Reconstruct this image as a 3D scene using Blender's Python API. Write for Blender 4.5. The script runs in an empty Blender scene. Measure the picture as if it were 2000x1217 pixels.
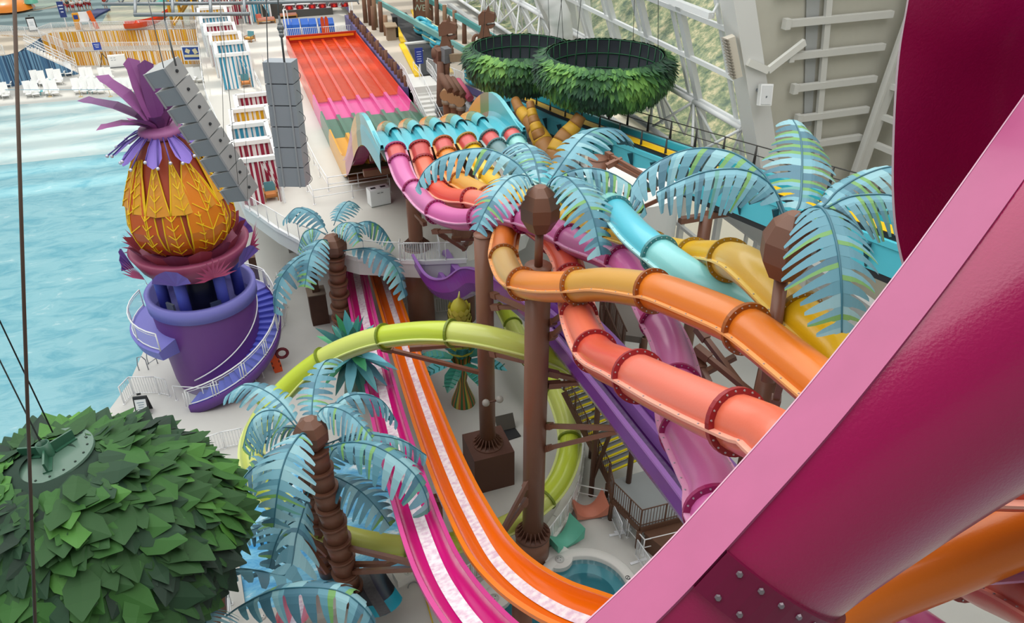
import bpy, math, random
from mathutils import Vector as V, Matrix
random.seed(11)
S = bpy.context.scene
C = S.collection
R_ = math.radians
PI = math.pi

# ---------------------------------------------------------------- camera
CAM_H, FPX, PITCH, YAW = 27.0, 1500.0, R_(33), R_(19.9)
cd = bpy.data.cameras.new('camera'); cam = bpy.data.objects.new('camera', cd); C.objects.link(cam)
cd.sensor_width = 36.0; cd.lens = 36.0 * FPX / 2000.0; cd.clip_start = 0.1; cd.clip_end = 600
cam.location = (0, 0, CAM_H); cam.rotation_euler = (R_(90) - PITCH, 0, -YAW)
S.camera = cam

# ---------------------------------------------------------------- light
w = bpy.data.worlds.new('world'); S.world = w; w.use_nodes = True
nt = w.node_tree; nt.nodes.clear()
out = nt.nodes.new('ShaderNodeOutputWorld'); bg = nt.nodes.new('ShaderNodeBackground')
tc = nt.nodes.new('ShaderNodeTexCoord'); sp = nt.nodes.new('ShaderNodeSeparateXYZ'); cr = nt.nodes.new('ShaderNodeValToRGB')
nt.links.new(tc.outputs['Generated'], sp.inputs[0]); nt.links.new(sp.outputs['Z'], cr.inputs[0])
nt.links.new(cr.outputs[0], bg.inputs[0]); nt.links.new(bg.outputs[0], out.inputs[0])
cr.color_ramp.elements[0].position = 0.0; cr.color_ramp.elements[0].color = (0.42, 0.45, 0.47, 1)
cr.color_ramp.elements[1].position = 0.75; cr.color_ramp.elements[1].color = (1.0, 0.985, 0.96, 1)
bg.inputs[1].default_value = 1.0
sd = bpy.data.lights.new('sun', 'SUN'); sun = bpy.data.objects.new('sun', sd); C.objects.link(sun)
sd.energy = 2.0; sd.angle = R_(1.0); sd.color = (1.0, 0.95, 0.86)
sun.rotation_euler = V((0.30, -0.62, -0.9)).to_track_quat('-Z', 'Y').to_euler()
# area lamp added under the opaque roof to stand for daylight from above
ld = bpy.data.lights.new('skylight_fill', 'AREA'); sky = bpy.data.objects.new('skylight_fill', ld); C.objects.link(sky)
ld.shape = 'RECTANGLE'; ld.size = 72; ld.size_y = 104; ld.energy = 50000; ld.color = (1.0, 0.985, 0.96)
sky.location = (-6, 48, 44.5)
S.view_settings.view_transform = 'Standard'; S.view_settings.look = 'None'
S.view_settings.gamma = 1.0; S.view_settings.use_curve_mapping = False
S.view_settings.exposure = 0.1

# ---------------------------------------------------------------- surveying: photo bearings + a known distance or height -> metres
def ray(px, py):
    a = (px - 1000) / FPX; b = (608.5 - py) / FPX
    f = math.cos(PITCH) + b * math.sin(PITCH); v = -math.sin(PITCH) + b * math.cos(PITCH)
    c, s = math.cos(YAW), math.sin(YAW)
    return V((a * c + f * s, -a * s + f * c, v))
def P(px, py, d): return V((0, 0, CAM_H)) + ray(px, py) * d
def G(px, py, z=0.0):
    r = ray(px, py); return V((0, 0, CAM_H)) + r * ((z - CAM_H) / r.z)

# ---------------------------------------------------------------- materials
def lin(h):
    h = h.lstrip('#'); o = []
    for i in (0, 2, 4):
        c = int(h[i:i + 2], 16) / 255
        o.append(c / 12.92 if c <= 0.04045 else ((c + 0.055) / 1.055) ** 2.4)
    return (o[0], o[1], o[2], 1)
_M = {}
def M(h, rough=0.5, metal=0.0, coat=0.0, bump=0.0, bscale=8.0, var=0.0, vscale=2.0, trans=0.0, alpha=1.0, ior=1.45):
    k = (h, rough, metal, coat, bump, bscale, var, vscale, trans, alpha, ior)
    if k in _M: return _M[k]
    m = bpy.data.materials.new('mat_' + h); m.use_nodes = True; n = m.node_tree; b = n.nodes['Principled BSDF']
    b.inputs['Base Color'].default_value = lin(h); b.inputs['Roughness'].default_value = rough
    b.inputs['Metallic'].default_value = metal; b.inputs['Coat Weight'].default_value = coat
    b.inputs['Coat Roughness'].default_value = 0.15
    b.inputs['Transmission Weight'].default_value = trans; b.inputs['Alpha'].default_value = alpha; b.inputs['IOR'].default_value = ior
    if bump or var:
        t = n.nodes.new('ShaderNodeTexCoord')
    if var:
        z = n.nodes.new('ShaderNodeTexNoise'); z.inputs['Scale'].default_value = vscale; z.inputs['Detail'].default_value = 6
        n.links.new(t.outputs['Object'], z.inputs['Vector'])
        x = n.nodes.new('ShaderNodeMix'); x.data_type = 'RGBA'
        c = lin(h); x.inputs[6].default_value = tuple(q * (1 - var) for q in c[:3]) + (1,)
        x.inputs[7].default_value = tuple(min(1, q * (1 + var * .7)) for q in c[:3]) + (1,)
        n.links.new(z.outputs[0], x.inputs[0]); n.links.new(x.outputs[2], b.inputs['Base Color'])
    if bump:
        z2 = n.nodes.new('ShaderNodeTexNoise'); z2.inputs['Scale'].default_value = bscale; z2.inputs['Detail'].default_value = 4
        n.links.new(t.outputs['Object'], z2.inputs['Vector'])
        bm = n.nodes.new('ShaderNodeBump'); bm.inputs['Strength'].default_value = bump; bm.inputs['Distance'].default_value = 0.1
        n.links.new(z2.outputs[0], bm.inputs['Height']); n.links.new(bm.outputs[0], b.inputs['Normal'])
    _M[k] = m; return m
def stripes(h1, h2, scale=3.0, axis='X', rough=0.8, duty=0.5, noise=0.0, coord='Object', third=None):
    k = ('st', h1, h2, scale, axis, rough, duty, noise, third)
    if k in _M: return _M[k]
    m = bpy.data.materials.new('mat_stripes'); m.use_nodes = True; n = m.node_tree; b = n.nodes['Principled BSDF']
    b.inputs['Roughness'].default_value = rough
    t = n.nodes.new('ShaderNodeTexCoord'); s = n.nodes.new('ShaderNodeSeparateXYZ'); n.links.new(t.outputs[coord], s.inputs[0])
    def mth(op, a, bb):
        q = n.nodes.new('ShaderNodeMath'); q.operation = op
        if hasattr(a, 'links'): n.links.new(a, q.inputs[0])
        else: q.inputs[0].default_value = a
        if hasattr(bb, 'links'): n.links.new(bb, q.inputs[1])
        else: q.inputs[1].default_value = bb
        return q.outputs[0]
    if axis == 'XY': src = mth('ADD', s.outputs['X'], s.outputs['Y'])
    else: src = s.outputs[axis]
    u = mth('MULTIPLY', src, scale)
    if noise:
        z = n.nodes.new('ShaderNodeTexNoise'); z.noise_dimensions = '1D'; z.inputs['Scale'].default_value = scale * 1.3; z.inputs['Detail'].default_value = 5
        n.links.new(src, z.inputs['W']); fr = z.outputs[0]
        r = n.nodes.new('ShaderNodeValToRGB'); r.color_ramp.interpolation = 'CONSTANT'
        e = r.color_ramp.elements; e[0].color = lin(h1); e[1].position = 0.5; e[1].color = lin(h2)
        if third:
            q = e.new(0.42); q.color = lin(third); q = e.new(0.58); q.color = lin(h1); q = e.new(.64); q.color = lin(third)
        n.links.new(fr, r.inputs[0]); n.links.new(r.outputs[0], b.inputs['Base Color'])
    else:
        fr = mth('FRACT', u, 0); gt = mth('GREATER_THAN', fr, duty)
        x = n.nodes.new('ShaderNodeMix'); x.data_type = 'RGBA'; x.inputs[6].default_value = lin(h1); x.inputs[7].default_value = lin(h2)
        n.links.new(gt, x.inputs[0]); n.links.new(x.outputs[2], b.inputs['Base Color'])
    _M[k] = m; return m

# ---------------------------------------------------------------- mesh builder
def frame_of(t, up=V((0, 0, 1))):
    t = t.normalized(); s = t.cross(up)
    if s.length < 1e-4: s = t.cross(V((1, 0, 0)))
    s.normalize(); return t, s, s.cross(t).normalized()
class MB:
    def __init__(s): s.v = []; s.f = []; s.m = []; s.s = []
    def add(s, vs, fs, mi=0, sm=False):
        o = len(s.v); s.v += [V(a) for a in vs]
        for f in fs: s.f.append([i + o for i in f]); s.m.append(mi); s.s.append(sm)
    def box(s, c, d, mi=0, R=None):
        c = V(c); x, y, z = d[0] / 2, d[1] / 2, d[2] / 2
        if R is None: R = Matrix.Identity(3)
        elif not isinstance(R, Matrix): R = Matrix.Rotation(R, 3, 'Z')
        q = [c + R @ V((a * x, b * y, g * z)) for g in (-1, 1) for a, b in ((-1, -1), (1, -1), (1, 1), (-1, 1))]
        s.add(q, [(3, 2, 1, 0), (4, 5, 6, 7), (0, 1, 5, 4), (1, 2, 6, 5), (2, 3, 7, 6), (3, 0, 4, 7)], mi)
    def beam(s, p, q, w, h, mi=0, up=V((0, 0, 1))):
        p = V(p); q = V(q); t, a, b = frame_of(q - p, up)
        s.box((p + q) / 2, (w, (q - p).length, h), mi, Matrix((a, t, b)).transposed())
    def ring(s, c, a, b, r, n, ph=0): return [c + a * (r * math.cos(2 * PI * i / n + ph)) + b * (r * math.sin(2 * PI * i / n + ph)) for i in range(n)]
    def loft(s, rings, mi=0, sm=True, closed=True, cap=True):
        n = len(rings[0]); o = len(s.v); vs = [v for r in rings for v in r]; fs = []
        for i in range(len(rings) - 1):
            for j in range(n if closed else n - 1):
                k = (j + 1) % n; fs.append((i * n + j, i * n + k, (i + 1) * n + k, (i + 1) * n + j))
        s.add(vs, fs, mi, sm)
        if cap and closed:
            m = len(rings) - 1
            s.f.append([o + j for j in reversed(range(n))]); s.m.append(mi); s.s.append(False)
            s.f.append([o + m * n + j for j in range(n)]); s.m.append(mi); s.s.append(False)
    def tube(s, pts, r, n=8, mi=0, sm=True, cap=True, ph=0):
        pts = [V(p) for p in pts]; rr = r if isinstance(r, (list, tuple)) else [r] * len(pts); rings = []; pa = None
        for i, p in enumerate(pts):
            t = (pts[min(i + 1, len(pts) - 1)] - pts[max(i - 1, 0)]).normalized()
            if pa is None: _, a, b = frame_of(t)
            else:
                a = pa - t * pa.dot(t); a.normalize(); b = t.cross(a) * -1
            pa = a; b = a.cross(t)
            rings.append(s.ring(p, a, b, rr[i], n, ph))
        s.loft(rings, mi, sm, True, cap)
    def lathe(s, prof, c=(0, 0, 0), n=24, mi=0, sm=True, cap=False, ax=None, ph=0):
        c = V(c)
        if ax is None: a, b, t = V((1, 0, 0)), V((0, 1, 0)), V((0, 0, 1))
        else: t, a, b = frame_of(V(ax), V((0, 1, 0.01)))
        s.loft([s.ring(c + t * z, a, b, max(r, 1e-4), n, ph) for r, z in prof], mi, sm, True, cap)
    def sphere(s, c, r, n=12, mi=0, sm=True, sq=1.0):
        s.lathe([(r * math.sin(PI * i / (n // 2)), -r * sq * math.cos(PI * i / (n // 2))) for i in range(n // 2 + 1)], c, n, mi, sm)
    def prism(s, poly, z0, z1, mi=0, mside=None):
        n = len(poly); lo = [V((p[0], p[1], z0)) for p in poly]; hi = [V((p[0], p[1], z1)) for p in poly]
        s.add(lo + hi, [list(range(n))[::-1], list(range(n, 2 * n))], mi)
        s.add(lo + hi, [(i, (i + 1) % n, n + (i + 1) % n, n + i) for i in range(n)], mi if mside is None else mside)
    def sheet(s, rows, mi=0, sm=True):
        n = len(rows[0]); fs = [(i * n + j, i * n + j + 1, (i + 1) * n + j + 1, (i + 1) * n + j) for i in range(len(rows) - 1) for j in range(n - 1)]
        s.add([v for r in rows for v in r], fs, mi, sm)
    def build(s, name, mats, parent=None, origin=None):
        if not isinstance(mats, (list, tuple)): mats = [mats]
        if parent is not None: o = ORG[parent.name]
        elif origin is not None: o = V(origin)
        else:
            xs = [v.x for v in s.v]; ys = [v.y for v in s.v]; zs = [v.z for v in s.v]
            o = V(((min(xs) + max(xs)) / 2, (min(ys) + max(ys)) / 2, min(zs)))
        me = bpy.data.meshes.new(name); me.from_pydata([v - o for v in s.v], [], s.f)
        for m in mats: me.materials.append(m)
        me.polygons.foreach_set('material_index', s.m); me.polygons.foreach_set('use_smooth', s.s)
        me.update(); ob = bpy.data.objects.new(name, me); C.objects.link(ob)
        if parent is not None: ob.parent = parent
        else: ob.location = o
        ORG[ob.name] = o
        return ob
ORG = {}
def tag(o, label, cat, group=None):
    o['label'] = label; o['category'] = cat
    if group: o['group'] = group
    return o
def thing(name, label, cat, loc=(0, 0, 0), group=None):
    o = bpy.data.objects.new(name, None); o.empty_display_size = 0.3; C.objects.link(o)
    o.location = loc; ORG[o.name] = V(loc); return tag(o, label, cat, group)
def struct(o): o['kind'] = 'structure'; return o
def copy_tree(o, loc, rz, label, group=None):
    r = o.copy(); C.objects.link(r); r.location = loc; r.rotation_euler = (0, 0, rz); r['label'] = label; ORG[r.name] = V(loc)
    if group: r['group'] = group
    for ch in list(o.children):
        c = ch.copy(); C.objects.link(c); c.parent = r
        for g in list(ch.children):
            d = g.copy(); C.objects.link(d); d.parent = c
    return r
def bez(pts, n):                              # smooth curve through points, n samples, even arc length
    pts = [V(p) for p in pts]; q = [pts[0] * 2 - pts[1]] + pts + [pts[-1] * 2 - pts[-2]]; o = []
    for i in range(1, len(q) - 2):
        for k in range(24):
            t = k / 24; a, b, c, d = q[i - 1:i + 3]
            o.append(0.5 * ((2 * b) + (c - a) * t + (2 * a - 5 * b + 4 * c - d) * t * t + (3 * b - a - 3 * c + d) * t ** 3))
    o.append(pts[-1]); L = [0]
    for i in range(1, len(o)): L.append(L[-1] + (o[i] - o[i - 1]).length)
    r = []; j = 0
    for k in range(n):
        x = L[-1] * k / (n - 1)
        while j < len(L) - 2 and L[j + 1] < x: j += 1
        u = (x - L[j]) / max(1e-9, L[j + 1] - L[j]); r.append(o[j].lerp(o[j + 1], min(1, max(0, u))))
    return r
def plen(p): return sum((p[i + 1] - p[i]).length for i in range(len(p) - 1))

# ---------------------------------------------------------------- shared colours
WHITE = M('e8e9ea', .45); WPAINT = M('dfe0de', .6); STEEL = M('9aa0a6', .35, .8); BOLT = M('b9bcc0', .35, .7)
BROWN = M('7c523f', .45, 0, .15, var=.1, vscale=1.2); BROWND = M('644234', .5); BLACK = M('1c1d20', .5)
WOOD = M('7a5a44', .7, var=.3, vscale=3); WOODD = M('58382a', .7, var=.3, vscale=3)
GREY = M('6f757b', .5)
# ================================================================ THE SETTING
def water_mat(h1, h2, foam, scale, bump, rough=0.08, foam_amt=0.62):
    m = bpy.data.materials.new('mat_water'); m.use_nodes = True; n = m.node_tree; b = n.nodes['Principled BSDF']
    b.inputs['Roughness'].default_value = rough; b.inputs['IOR'].default_value = 1.33
    t = n.nodes.new('ShaderNodeTexCoord'); mp = n.nodes.new('ShaderNodeMapping'); mp.inputs['Scale'].default_value = (1, 2.2, 1)
    n.links.new(t.outputs['Object'], mp.inputs[0])
    z = n.nodes.new('ShaderNodeTexNoise'); z.inputs['Scale'].default_value = scale; z.inputs['Detail'].default_value = 8; z.inputs['Roughness'].default_value = .65; z.inputs['Distortion'].default_value = .8
    n.links.new(mp.outputs[0], z.inputs['Vector'])
    r = n.nodes.new('ShaderNodeValToRGB'); e = r.color_ramp.elements
    e[0].position = .35; e[0].color = lin(h1); e[1].position = .55; e[1].color = lin(h2)
    q = e.new(foam_amt); q.color = lin(h2); q = e.new(min(1, foam_amt + .1)); q.color = lin(foam)
    n.links.new(z.outputs[0], r.inputs[0]); n.links.new(r.outputs[0], b.inputs['Base Color'])
    bm = n.nodes.new('ShaderNodeBump'); bm.inputs['Strength'].default_value = bump; bm.inputs['Distance'].default_value = .15
    n.links.new(z.outputs[0], bm.inputs['Height']); n.links.new(bm.outputs[0], b.inputs['Normal'])
    return m
CONC = M('c4c3be', .75, var=.08, vscale=.6, bump=.05, bscale=30)
DECK = M('c9c6bf', .7, var=.07, vscale=.5)
SAND = M('b9ae9e', .75, var=.08, vscale=.4)
DKC = M('8d8e8c', .8, var=.1, vscale=.8)

b = MB()
b.prism([(-70, -6), (50, -6), (50, 170), (-70, 170)], -1.2, -0.9)
pool = [(-70, 99.0), (-8.2, 96.0), (-6.4, 60), (-6.3, 50), (-7.6, 45.3), (-7.9, 43.2), (-8.7, 39.5), (-9.6, 37.3), (-10.4, 35.5), (-11.5, 31), (-12.5, 24), (-13, 0), (-70, 0)]
splash = [tuple(G(x, y, 0))[:2] for x, y in ((452, 1000), (505, 895), (600, 868), (735, 868), (768, 900), (812, 985), (850, 1095), (795, 1110), (690, 1112), (680, 1150), (640, 1180), (480, 1190))]
struct(b.build('floor_subbase', DKC))
# ground floor: a frame of pieces around the pools (kept simple, top at z = 0)
def ground_with_holes(name, outer, holes, z0, z1, mat):
    import bmesh
    bm = bmesh.new()
    loops = [outer] + holes; es = []
    for lp in loops:
        vs = [bm.verts.new((x, y, z1)) for x, y in lp]
        for i in range(len(vs)): es.append(bm.edges.new((vs[i], vs[(i + 1) % len(vs)])))
    r = bmesh.ops.triangle_fill(bm, use_beauty=True, use_dissolve=False, edges=es)
    fs = [g for g in r['geom'] if isinstance(g, bmesh.types.BMFace)]
    ex = bmesh.ops.extrude_edge_only(bm, edges=[e for e in bm.edges if len(e.link_faces) == 1])
    for g in ex['geom']:
        if isinstance(g, bmesh.types.BMVert): g.co.z = z0
    bmesh.ops.recalc_face_normals(bm, faces=bm.faces)
    me = bpy.data.meshes.new(name); bm.to_mesh(me); bm.free(); me.materials.append(mat)
    o = bpy.data.objects.new(name, me); C.objects.link(o); ORG[o.name] = V((0, 0, 0)); return o
def circ(cx, cy, r, n=40, ry=None): return [(cx + r * math.cos(2 * PI * i / n), cy + (ry or r) * math.sin(2 * PI * i / n)) for i in range(n)]
pc1 = G(1146, 1160, 0); pc2 = G(1010, 1205, 0)
fl = ground_with_holes('floor', [(-70, -6), (50, -6), (50, 170), (-70, 170)], [pool, splash, circ(pc1.x, pc1.y, 1.72), circ(pc2.x, pc2.y, 1.25)], -0.95, 0.0, CONC)
struct(fl)
wm = water_mat('5c9bab', '7fb0ba', 'b4cbce', .35, .35, .14)
b = MB(); b.prism([(x, y) for x, y in pool], -.5, -.12); struct(b.build('floor_wave_pool_water', wm))
b = MB(); b.prism(splash, -.5, -.2); struct(b.build('floor_splash_pool_water', water_mat('2b8fd0', '7fc6e4', 'e8f4f8', .55, .5, foam_amt=.57)))
# pale beach shelf: the shallow end of the wave pool
b = MB(); b.sheet([[V((-70, 99.2, .02)), V((-8.2, 96.2, .02))], [V((-70, 90, -.06)), V((-8.0, 87, -.06))], [V((-70, 80, -.115)), V((-7.4, 78, -.115))]], sm=False)
def shelf_mat():
    m = water_mat('8fb4ba', 'b4c6c6', 'c9d2cf', .12, .1, .25); return m
struct(b.build('floor_beach_shelf', shelf_mat()))
# raised kerbs of the two round pools + steps + water
TEAL_W = M('35808e', .06, var=.12, vscale=1.5); STEPC = M('7fb0b6', .3)
b = MB()
for c, r in ((pc1, 1.72), (pc2, 1.25)):
    b.lathe([(r, -.6), (r, .22), (r + .05, .26), (r + .42, .26), (r + .47, .2), (r + .47, 0)], (c.x, c.y, 0), 48, 0)
struct(b.build('floor_round_pool_kerb', M('d9d8d3', .6)))
b = MB(); b.lathe([(0, .02), (1.72, .02)], (pc1.x, pc1.y, 0), 48, 0); b.lathe([(0, .02), (1.25, .02)], (pc2.x, pc2.y, 0), 40, 0)
wp = M('3f8c9c', .05, alpha=.45)
struct(b.build('floor_round_pool_water', wp))
b = MB()
for c, r in ((pc1, 1.72), (pc2, 1.25)):
    b.lathe([(r, -.25), (r * .72, -.25)], (c.x, c.y, 0), 48, 0); b.lathe([(r * .72, -.25), (r * .7, -.3), (r * .7, -.6), (0, -.6)], (c.x, c.y, 0), 48, 1)
struct(b.build('floor_round_pool_steps', [M('6fb3bd', .5), M('2f7480', .5)]))
# upper deck slab
deckpoly = [(-3.0, 118), (-2.7, 84.5), (-2.5, 72.3), (-1.7, 62.4), (-1.6, 55.7), (-.9, 48.9), (.8, 44.7), (2.3, 41.8), (4.8, 39.2), (8.3, 37.5), (10.6, 36.9), (12, 37.3), (15, 39), (17.4, 43), (17.4, 58), (18.5, 118)]
b = MB(); b.prism(deckpoly, 4.55, 5.5, 0, 1)
struct(b.build('floor_upper_deck', [DECK, M('d5d7d6', .5)]))
b = MB()
for i in range(5, 10):
    p, q = V(deckpoly[i] + (5.6,)), V(deckpoly[i + 1] + (5.6,)); b.beam(p, q, .18, .25)
struct(b.build('trim_1', WHITE))
# far terrace, ramp tiers
b = MB(); b.prism([(-70, 116), (-27, 116), (-21.8, 112.6), (-20.5, 115), (-17, 114.2), (-10, 112.5), (-3, 110.5), (-3, 170), (-70, 170)], 0, 3.6, 0, 1)
yw = stripes('e0a61c', 'f2efe6', 2.2, 'X', .7, .5, noise=1, third='c9861a')
struct(b.build('floor_far_terrace', [SAND, yw]))
b = MB(); b.prism([(-18.8, 112.2), (-15, 111), (-9, 109.2), (-3, 107.2), (-3, 110.5), (-10, 112.5), (-17, 114.2), (-19, 114.2)], 0, 1.7, 0, 1)
struct(b.build('floor_access_ramp', [SAND, yw]))
bw = stripes('41698c', '2e4c6b', 1.6, 'X', .7, .5, noise=1, third='6f98b4')
b = MB(); b.prism([(-70, 104.8), (-24.2, 104.8), (-23, 106), (-21.5, 112.8), (-27, 116.2), (-70, 116.2)], 0, 3.55, 0, 1)
struct(b.build('floor_stair_landing', [SAND, bw]))
# lagoon (shallow) on far terrace
b = MB(); b.prism([(-60, 150), (-32, 128), (-24, 131), (-14, 141), (-14, 165), (-60, 165)], 3.61, 3.66); struct(b.build('floor_lagoon_water', water_mat('6f8a7c', '8fa690', 'c5cfb8', .3, .2)))
b = MB(); b.prism([(-15, 117.5), (-4, 113), (-4, 128), (-10, 137), (-14.5, 132)], 3.61, 3.66); struct(b.build('floor_kiddie_pool_water', water_mat('8f9a80', 'b9b597', 'd8cfb0', .3, .2)))
b = MB(); b.prism([(-33, 118), (-19.5, 117.5), (-14.5, 119), (-11.5, 136), (-16, 141), (-22, 131), (-30, 127)], 3.61, 3.64); struct(b.build('floor_teal_path', M('71898d', .7, var=.08)))
# main concrete wall under the deck + rock wall + purple plinth
b = MB(); b.prism([(1.5, 52), (17, 52), (17, 53), (1.5, 53)], 0, 4.55); struct(b.build('wall_under_deck', M('8a8680', .8)))
rock = M('5c5f63', .9, bump=1.0, bscale=2.2, var=.5, vscale=1.8)
b = MB()
random.seed(4)
rows = []
for k in range(13):
    rows.append([V((18.2 + random.uniform(-.3, .3), 66 - i * 1.0 + random.uniform(-.25, .25), 5.4 + (.7 + i * .2) * k / 12)) for i in range(22)])
b.sheet(rows, 0, False)
struct(b.build('wall_rock', rock))
b = MB(); b.prism([(17.6, 44), (19.4, 44), (19.4, 110), (17.6, 110)], 5.4, 6.8); struct(b.build('wall_station_base', M('8f9093', .8)))
# station floor
b = MB(); b.prism([(14.6, 67), (17.6, 67), (19.5, 60), (24, 60), (25, 120), (14.6, 120)], 6.9, 7.5, 0, 1); struct(b.build('floor_station', [M('b3a99c', .75), M('59527e', .6)]))

# unseen opaque roof ended to keep sun off the near hall, open rafters over the beach, end wall behind the viewpoint
b = MB(); b.box((-38, 14, 46.2), (124, 176, .6)); struct(b.build('ceiling', M('d9d9d6', .8)))
b = MB(); b.box((7, -8, 31.5), (22, 14, .4)); struct(b.build('ceiling_added_shade', M('8a8580', .8)))  # unseen canopy added over the viewpoint to shade the foreground flume
b = MB()
for k in range(16): b.box((-10, 105.5 + k * 4.6, 46), (190, 1.7, 1.2))
struct(b.build('trim_9', M('dadbd9', .6)))
b = MB(); b.box((-10, -36, 22), (150, .6, 46)); struct(b.build('wall_front', M('c9c7c0', .8)))

# ---- outside hillside seen through the glass
def foliage_mat():
    m = bpy.data.materials.new('mat_hillside'); m.use_nodes = True; n = m.node_tree; bb = n.nodes['Principled BSDF']; bb.inputs['Roughness'].default_value = .9
    t = n.nodes.new('ShaderNodeTexCoord'); z = n.nodes.new('ShaderNodeTexNoise'); z.inputs['Scale'].default_value = .9; z.inputs['Detail'].default_value = 9; z.inputs['Roughness'].default_value = .75
    n.links.new(t.outputs['Object'], z.inputs['Vector']); r = n.nodes.new('ShaderNodeValToRGB'); e = r.color_ramp.elements
    e[0].position = .38; e[0].color = lin('44594a'); e[1].position = .66; e[1].color = lin('cdc09c'); q = e.new(.5); q.color = lin('7d8a66')
    n.links.new(z.outputs[0], r.inputs[0]); n.links.new(r.outputs[0], bb.inputs['Base Color']); return m
b = MB(); rows = []
for i in range(26):
    y = 10 + i * 5
    rows.append([V((x, y + random.uniform(-1, 1), 1.2 + max(0, (x - 40)) * .85 + random.uniform(-.6, .6) * (1 if x > 41 else 0))) for x in (37.5, 39, 41, 44, 48, 53, 58, 64, 72, 84)])
b.sheet(rows, 0, True); struct(b.build('floor_hillside', foliage_mat()))
b = MB(); b.box((33, 50, .06), (11, 90, .1)); struct(b.build('floor_outside_path', M('ded8c6', .8)))

# ---- right wall: leaning glazing, x = 26 at the bottom rail
LEAN = .37
def gx(z): return 26.0 - (z - 12.6) * LEAN
YS = [y for y in range(34, 112, 5)]
GLASS = M('cfe0e2', .05, alpha=.16)
MUL = M('dde0e1', .45)
for k in range(len(YS) - 1):
    y0, y1 = YS[k], YS[k + 1]; f = MB()
    f.beam((gx(9), y0, 9), (gx(34), y0, 34), .32, .5, 0, V((0, 1, 0)))
    f.beam((gx(9), y0 + 1.0, 9), (gx(34), y0 + 1.0, 34), .14, .3, 0, V((0, 1, 0)))
    for z in (12.6, 15.2, 17.8, 20.4, 23, 25.6, 28.2, 30.8, 33):
        f.beam((gx(z) - .05, y0, z), (gx(z) - .05, y1, z), .22 if int(z * 10) % 27 else .2, .24)
    fr = struct(f.build('window_%d' % (k + 1), MUL))
    g = MB(); g.add([(gx(9) + .2, y0, 9), (gx(9) + .2, y1, 9), (gx(34) + .2, y1, 34), (gx(34) + .2, y0, 34)], [(0, 1, 2, 3)])
    g.build('pane', GLASS, fr)
# truss along the foot of the glazing
t = MB(); q = MB()
for y0 in range(34, 109, 5):
    t.tube([(25.7, y0, 12.5), (25.7, y0 + 5, 12.5)], .16, 8); t.tube([(24.4, y0, 10.2), (24.4, y0 + 5, 10.2)], .16, 8)
    t.tube([(25.7, y0, 12.5), (24.4, y0 + 2.5, 10.2)], .09, 6); t.tube([(24.4, y0 + 2.5, 10.2), (25.7, y0 + 5, 12.5)], .09, 6)
    t.tube([(25.7, y0, 12.5), (27, y0 + 2.5, 9.4)], .08, 6); t.tube([(27, y0 + 2.5, 9.4), (25.7, y0 + 5, 12.5)], .08, 6)
struct(t.build('trim_2', MUL))
# an inner chord line higher up on the glazing
t = MB()
for z, off in ((18.6, 1.0), (24.2, 1.0)):
    t.beam((gx(z) - off, 34, z), (gx(z) - off, 110, z), .35, .3)
    for y0 in range(34, 109, 5): t.tube([(gx(z) - off, y0, z), (gx(z), y0 + 1, z + .4)], .08, 6)
struct(t.build('trim_3', MUL))
# lower vertical glazing and sill wall
b = MB(); b.box((26.6, 58, .6), (.5, 76, 2.2)); b.box((26.6, 58, 7.0), (.6, 76, .9)); struct(b.build('wall_right', M('cfd1d0', .6)))
for k in range(10):
    y0 = 20 + k * 4; f = MB()
    f.box((26.6, y0, 4.2), (.35, .35, 5.4)); f.box((26.6, y0 + 1.1, 4.2), (.2, .16, 5.4)); f.box((26.6, y0 + 2, 3.6), (.25, 4, .22)); f.box((26.6, y0 + 2, 6.4), (.25, 4, .22)); f.box((26.6, y0 + 2, 1.8), (.35, 4, .3))
    fr = struct(f.build('window_%d' % (30 + k), WHITE)); g = MB(); g.add([(26.7, y0, 1.7), (26.7, y0 + 4, 1.7), (26.7, y0 + 4, 6.6), (26.7, y0, 6.6)], [(0, 1, 2, 3)]); g.build('pane', GLASS, fr)
# big leaning pier and end wall with beams
PIER = M('d6d7d5', .6); GW = M('b7b5aa', .7, var=.05)
# pier, end wall, beams
def px_(z): return 26.0 - (z - 11.5) * .38
b = MB()
b.add([(px_(-0.1), 33.9, -.1), (px_(-.1) , 32.6, -.1), (px_(34), 32.6, 34), (px_(34), 33.9, 34),
       (px_(-.1) + 1.2, 33.9, -.1), (px_(-.1) + 1.2, 32.6, -.1), (px_(34) + 1.2, 32.6, 34), (px_(34) + 1.2, 33.9, 34)],
      [(0, 1, 2, 3), (4, 7, 6, 5), (0, 4, 5, 1), (3, 2, 6, 7), (0, 3, 7, 4), (1, 5, 6, 2)])
struct(b.build('wall_pier', PIER))
b = MB()
b.add([(px_(0) + .4, 33.0, 0), (34.4, 33.0, 0), (34.4, 33.0, 34), (px_(34) + .4, 33.0, 34)], [(0, 1, 2, 3)])
b.add([(34.4, 33.0, 0), (36.5, 4, 0), (36.5, 4, 34), (34.4, 33, 34)], [(0, 1, 2, 3)])
struct(b.build('wall_end', M('bdbbaf', .75, var=.05)))
b = MB()
for z in (21.6, 19.9, 18.25, 16.6, 14.9, 13.2, 11.6):
    b.box(((px_(z) + 2.9 + 32.8) / 2, 32.65, z), (32.8 - px_(z) - 2.9, .3, .34))
    b.box((px_(z) + 2.8, 32.6, z), (.3, .35, .5))
    for s_ in (0,): b.beam((33.4, 32.2, z - .3), (36.2, 5, z - .3), .3, .3)
b.beam((28.2, 32.7, 21.5), (30.3, 32.7, 9), .35, .2, 0, V((0, 1, 0)))
b.beam((34.2, 32.2, 22), (32.6, 32.2, 7.5), .6, .5, 0, V((0, 1, 0)))
b.beam((33.8, 32.0, 22), (32.2, 32.0, 7.5), .16, .2, 0, V((0, 1, 0)))
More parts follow.
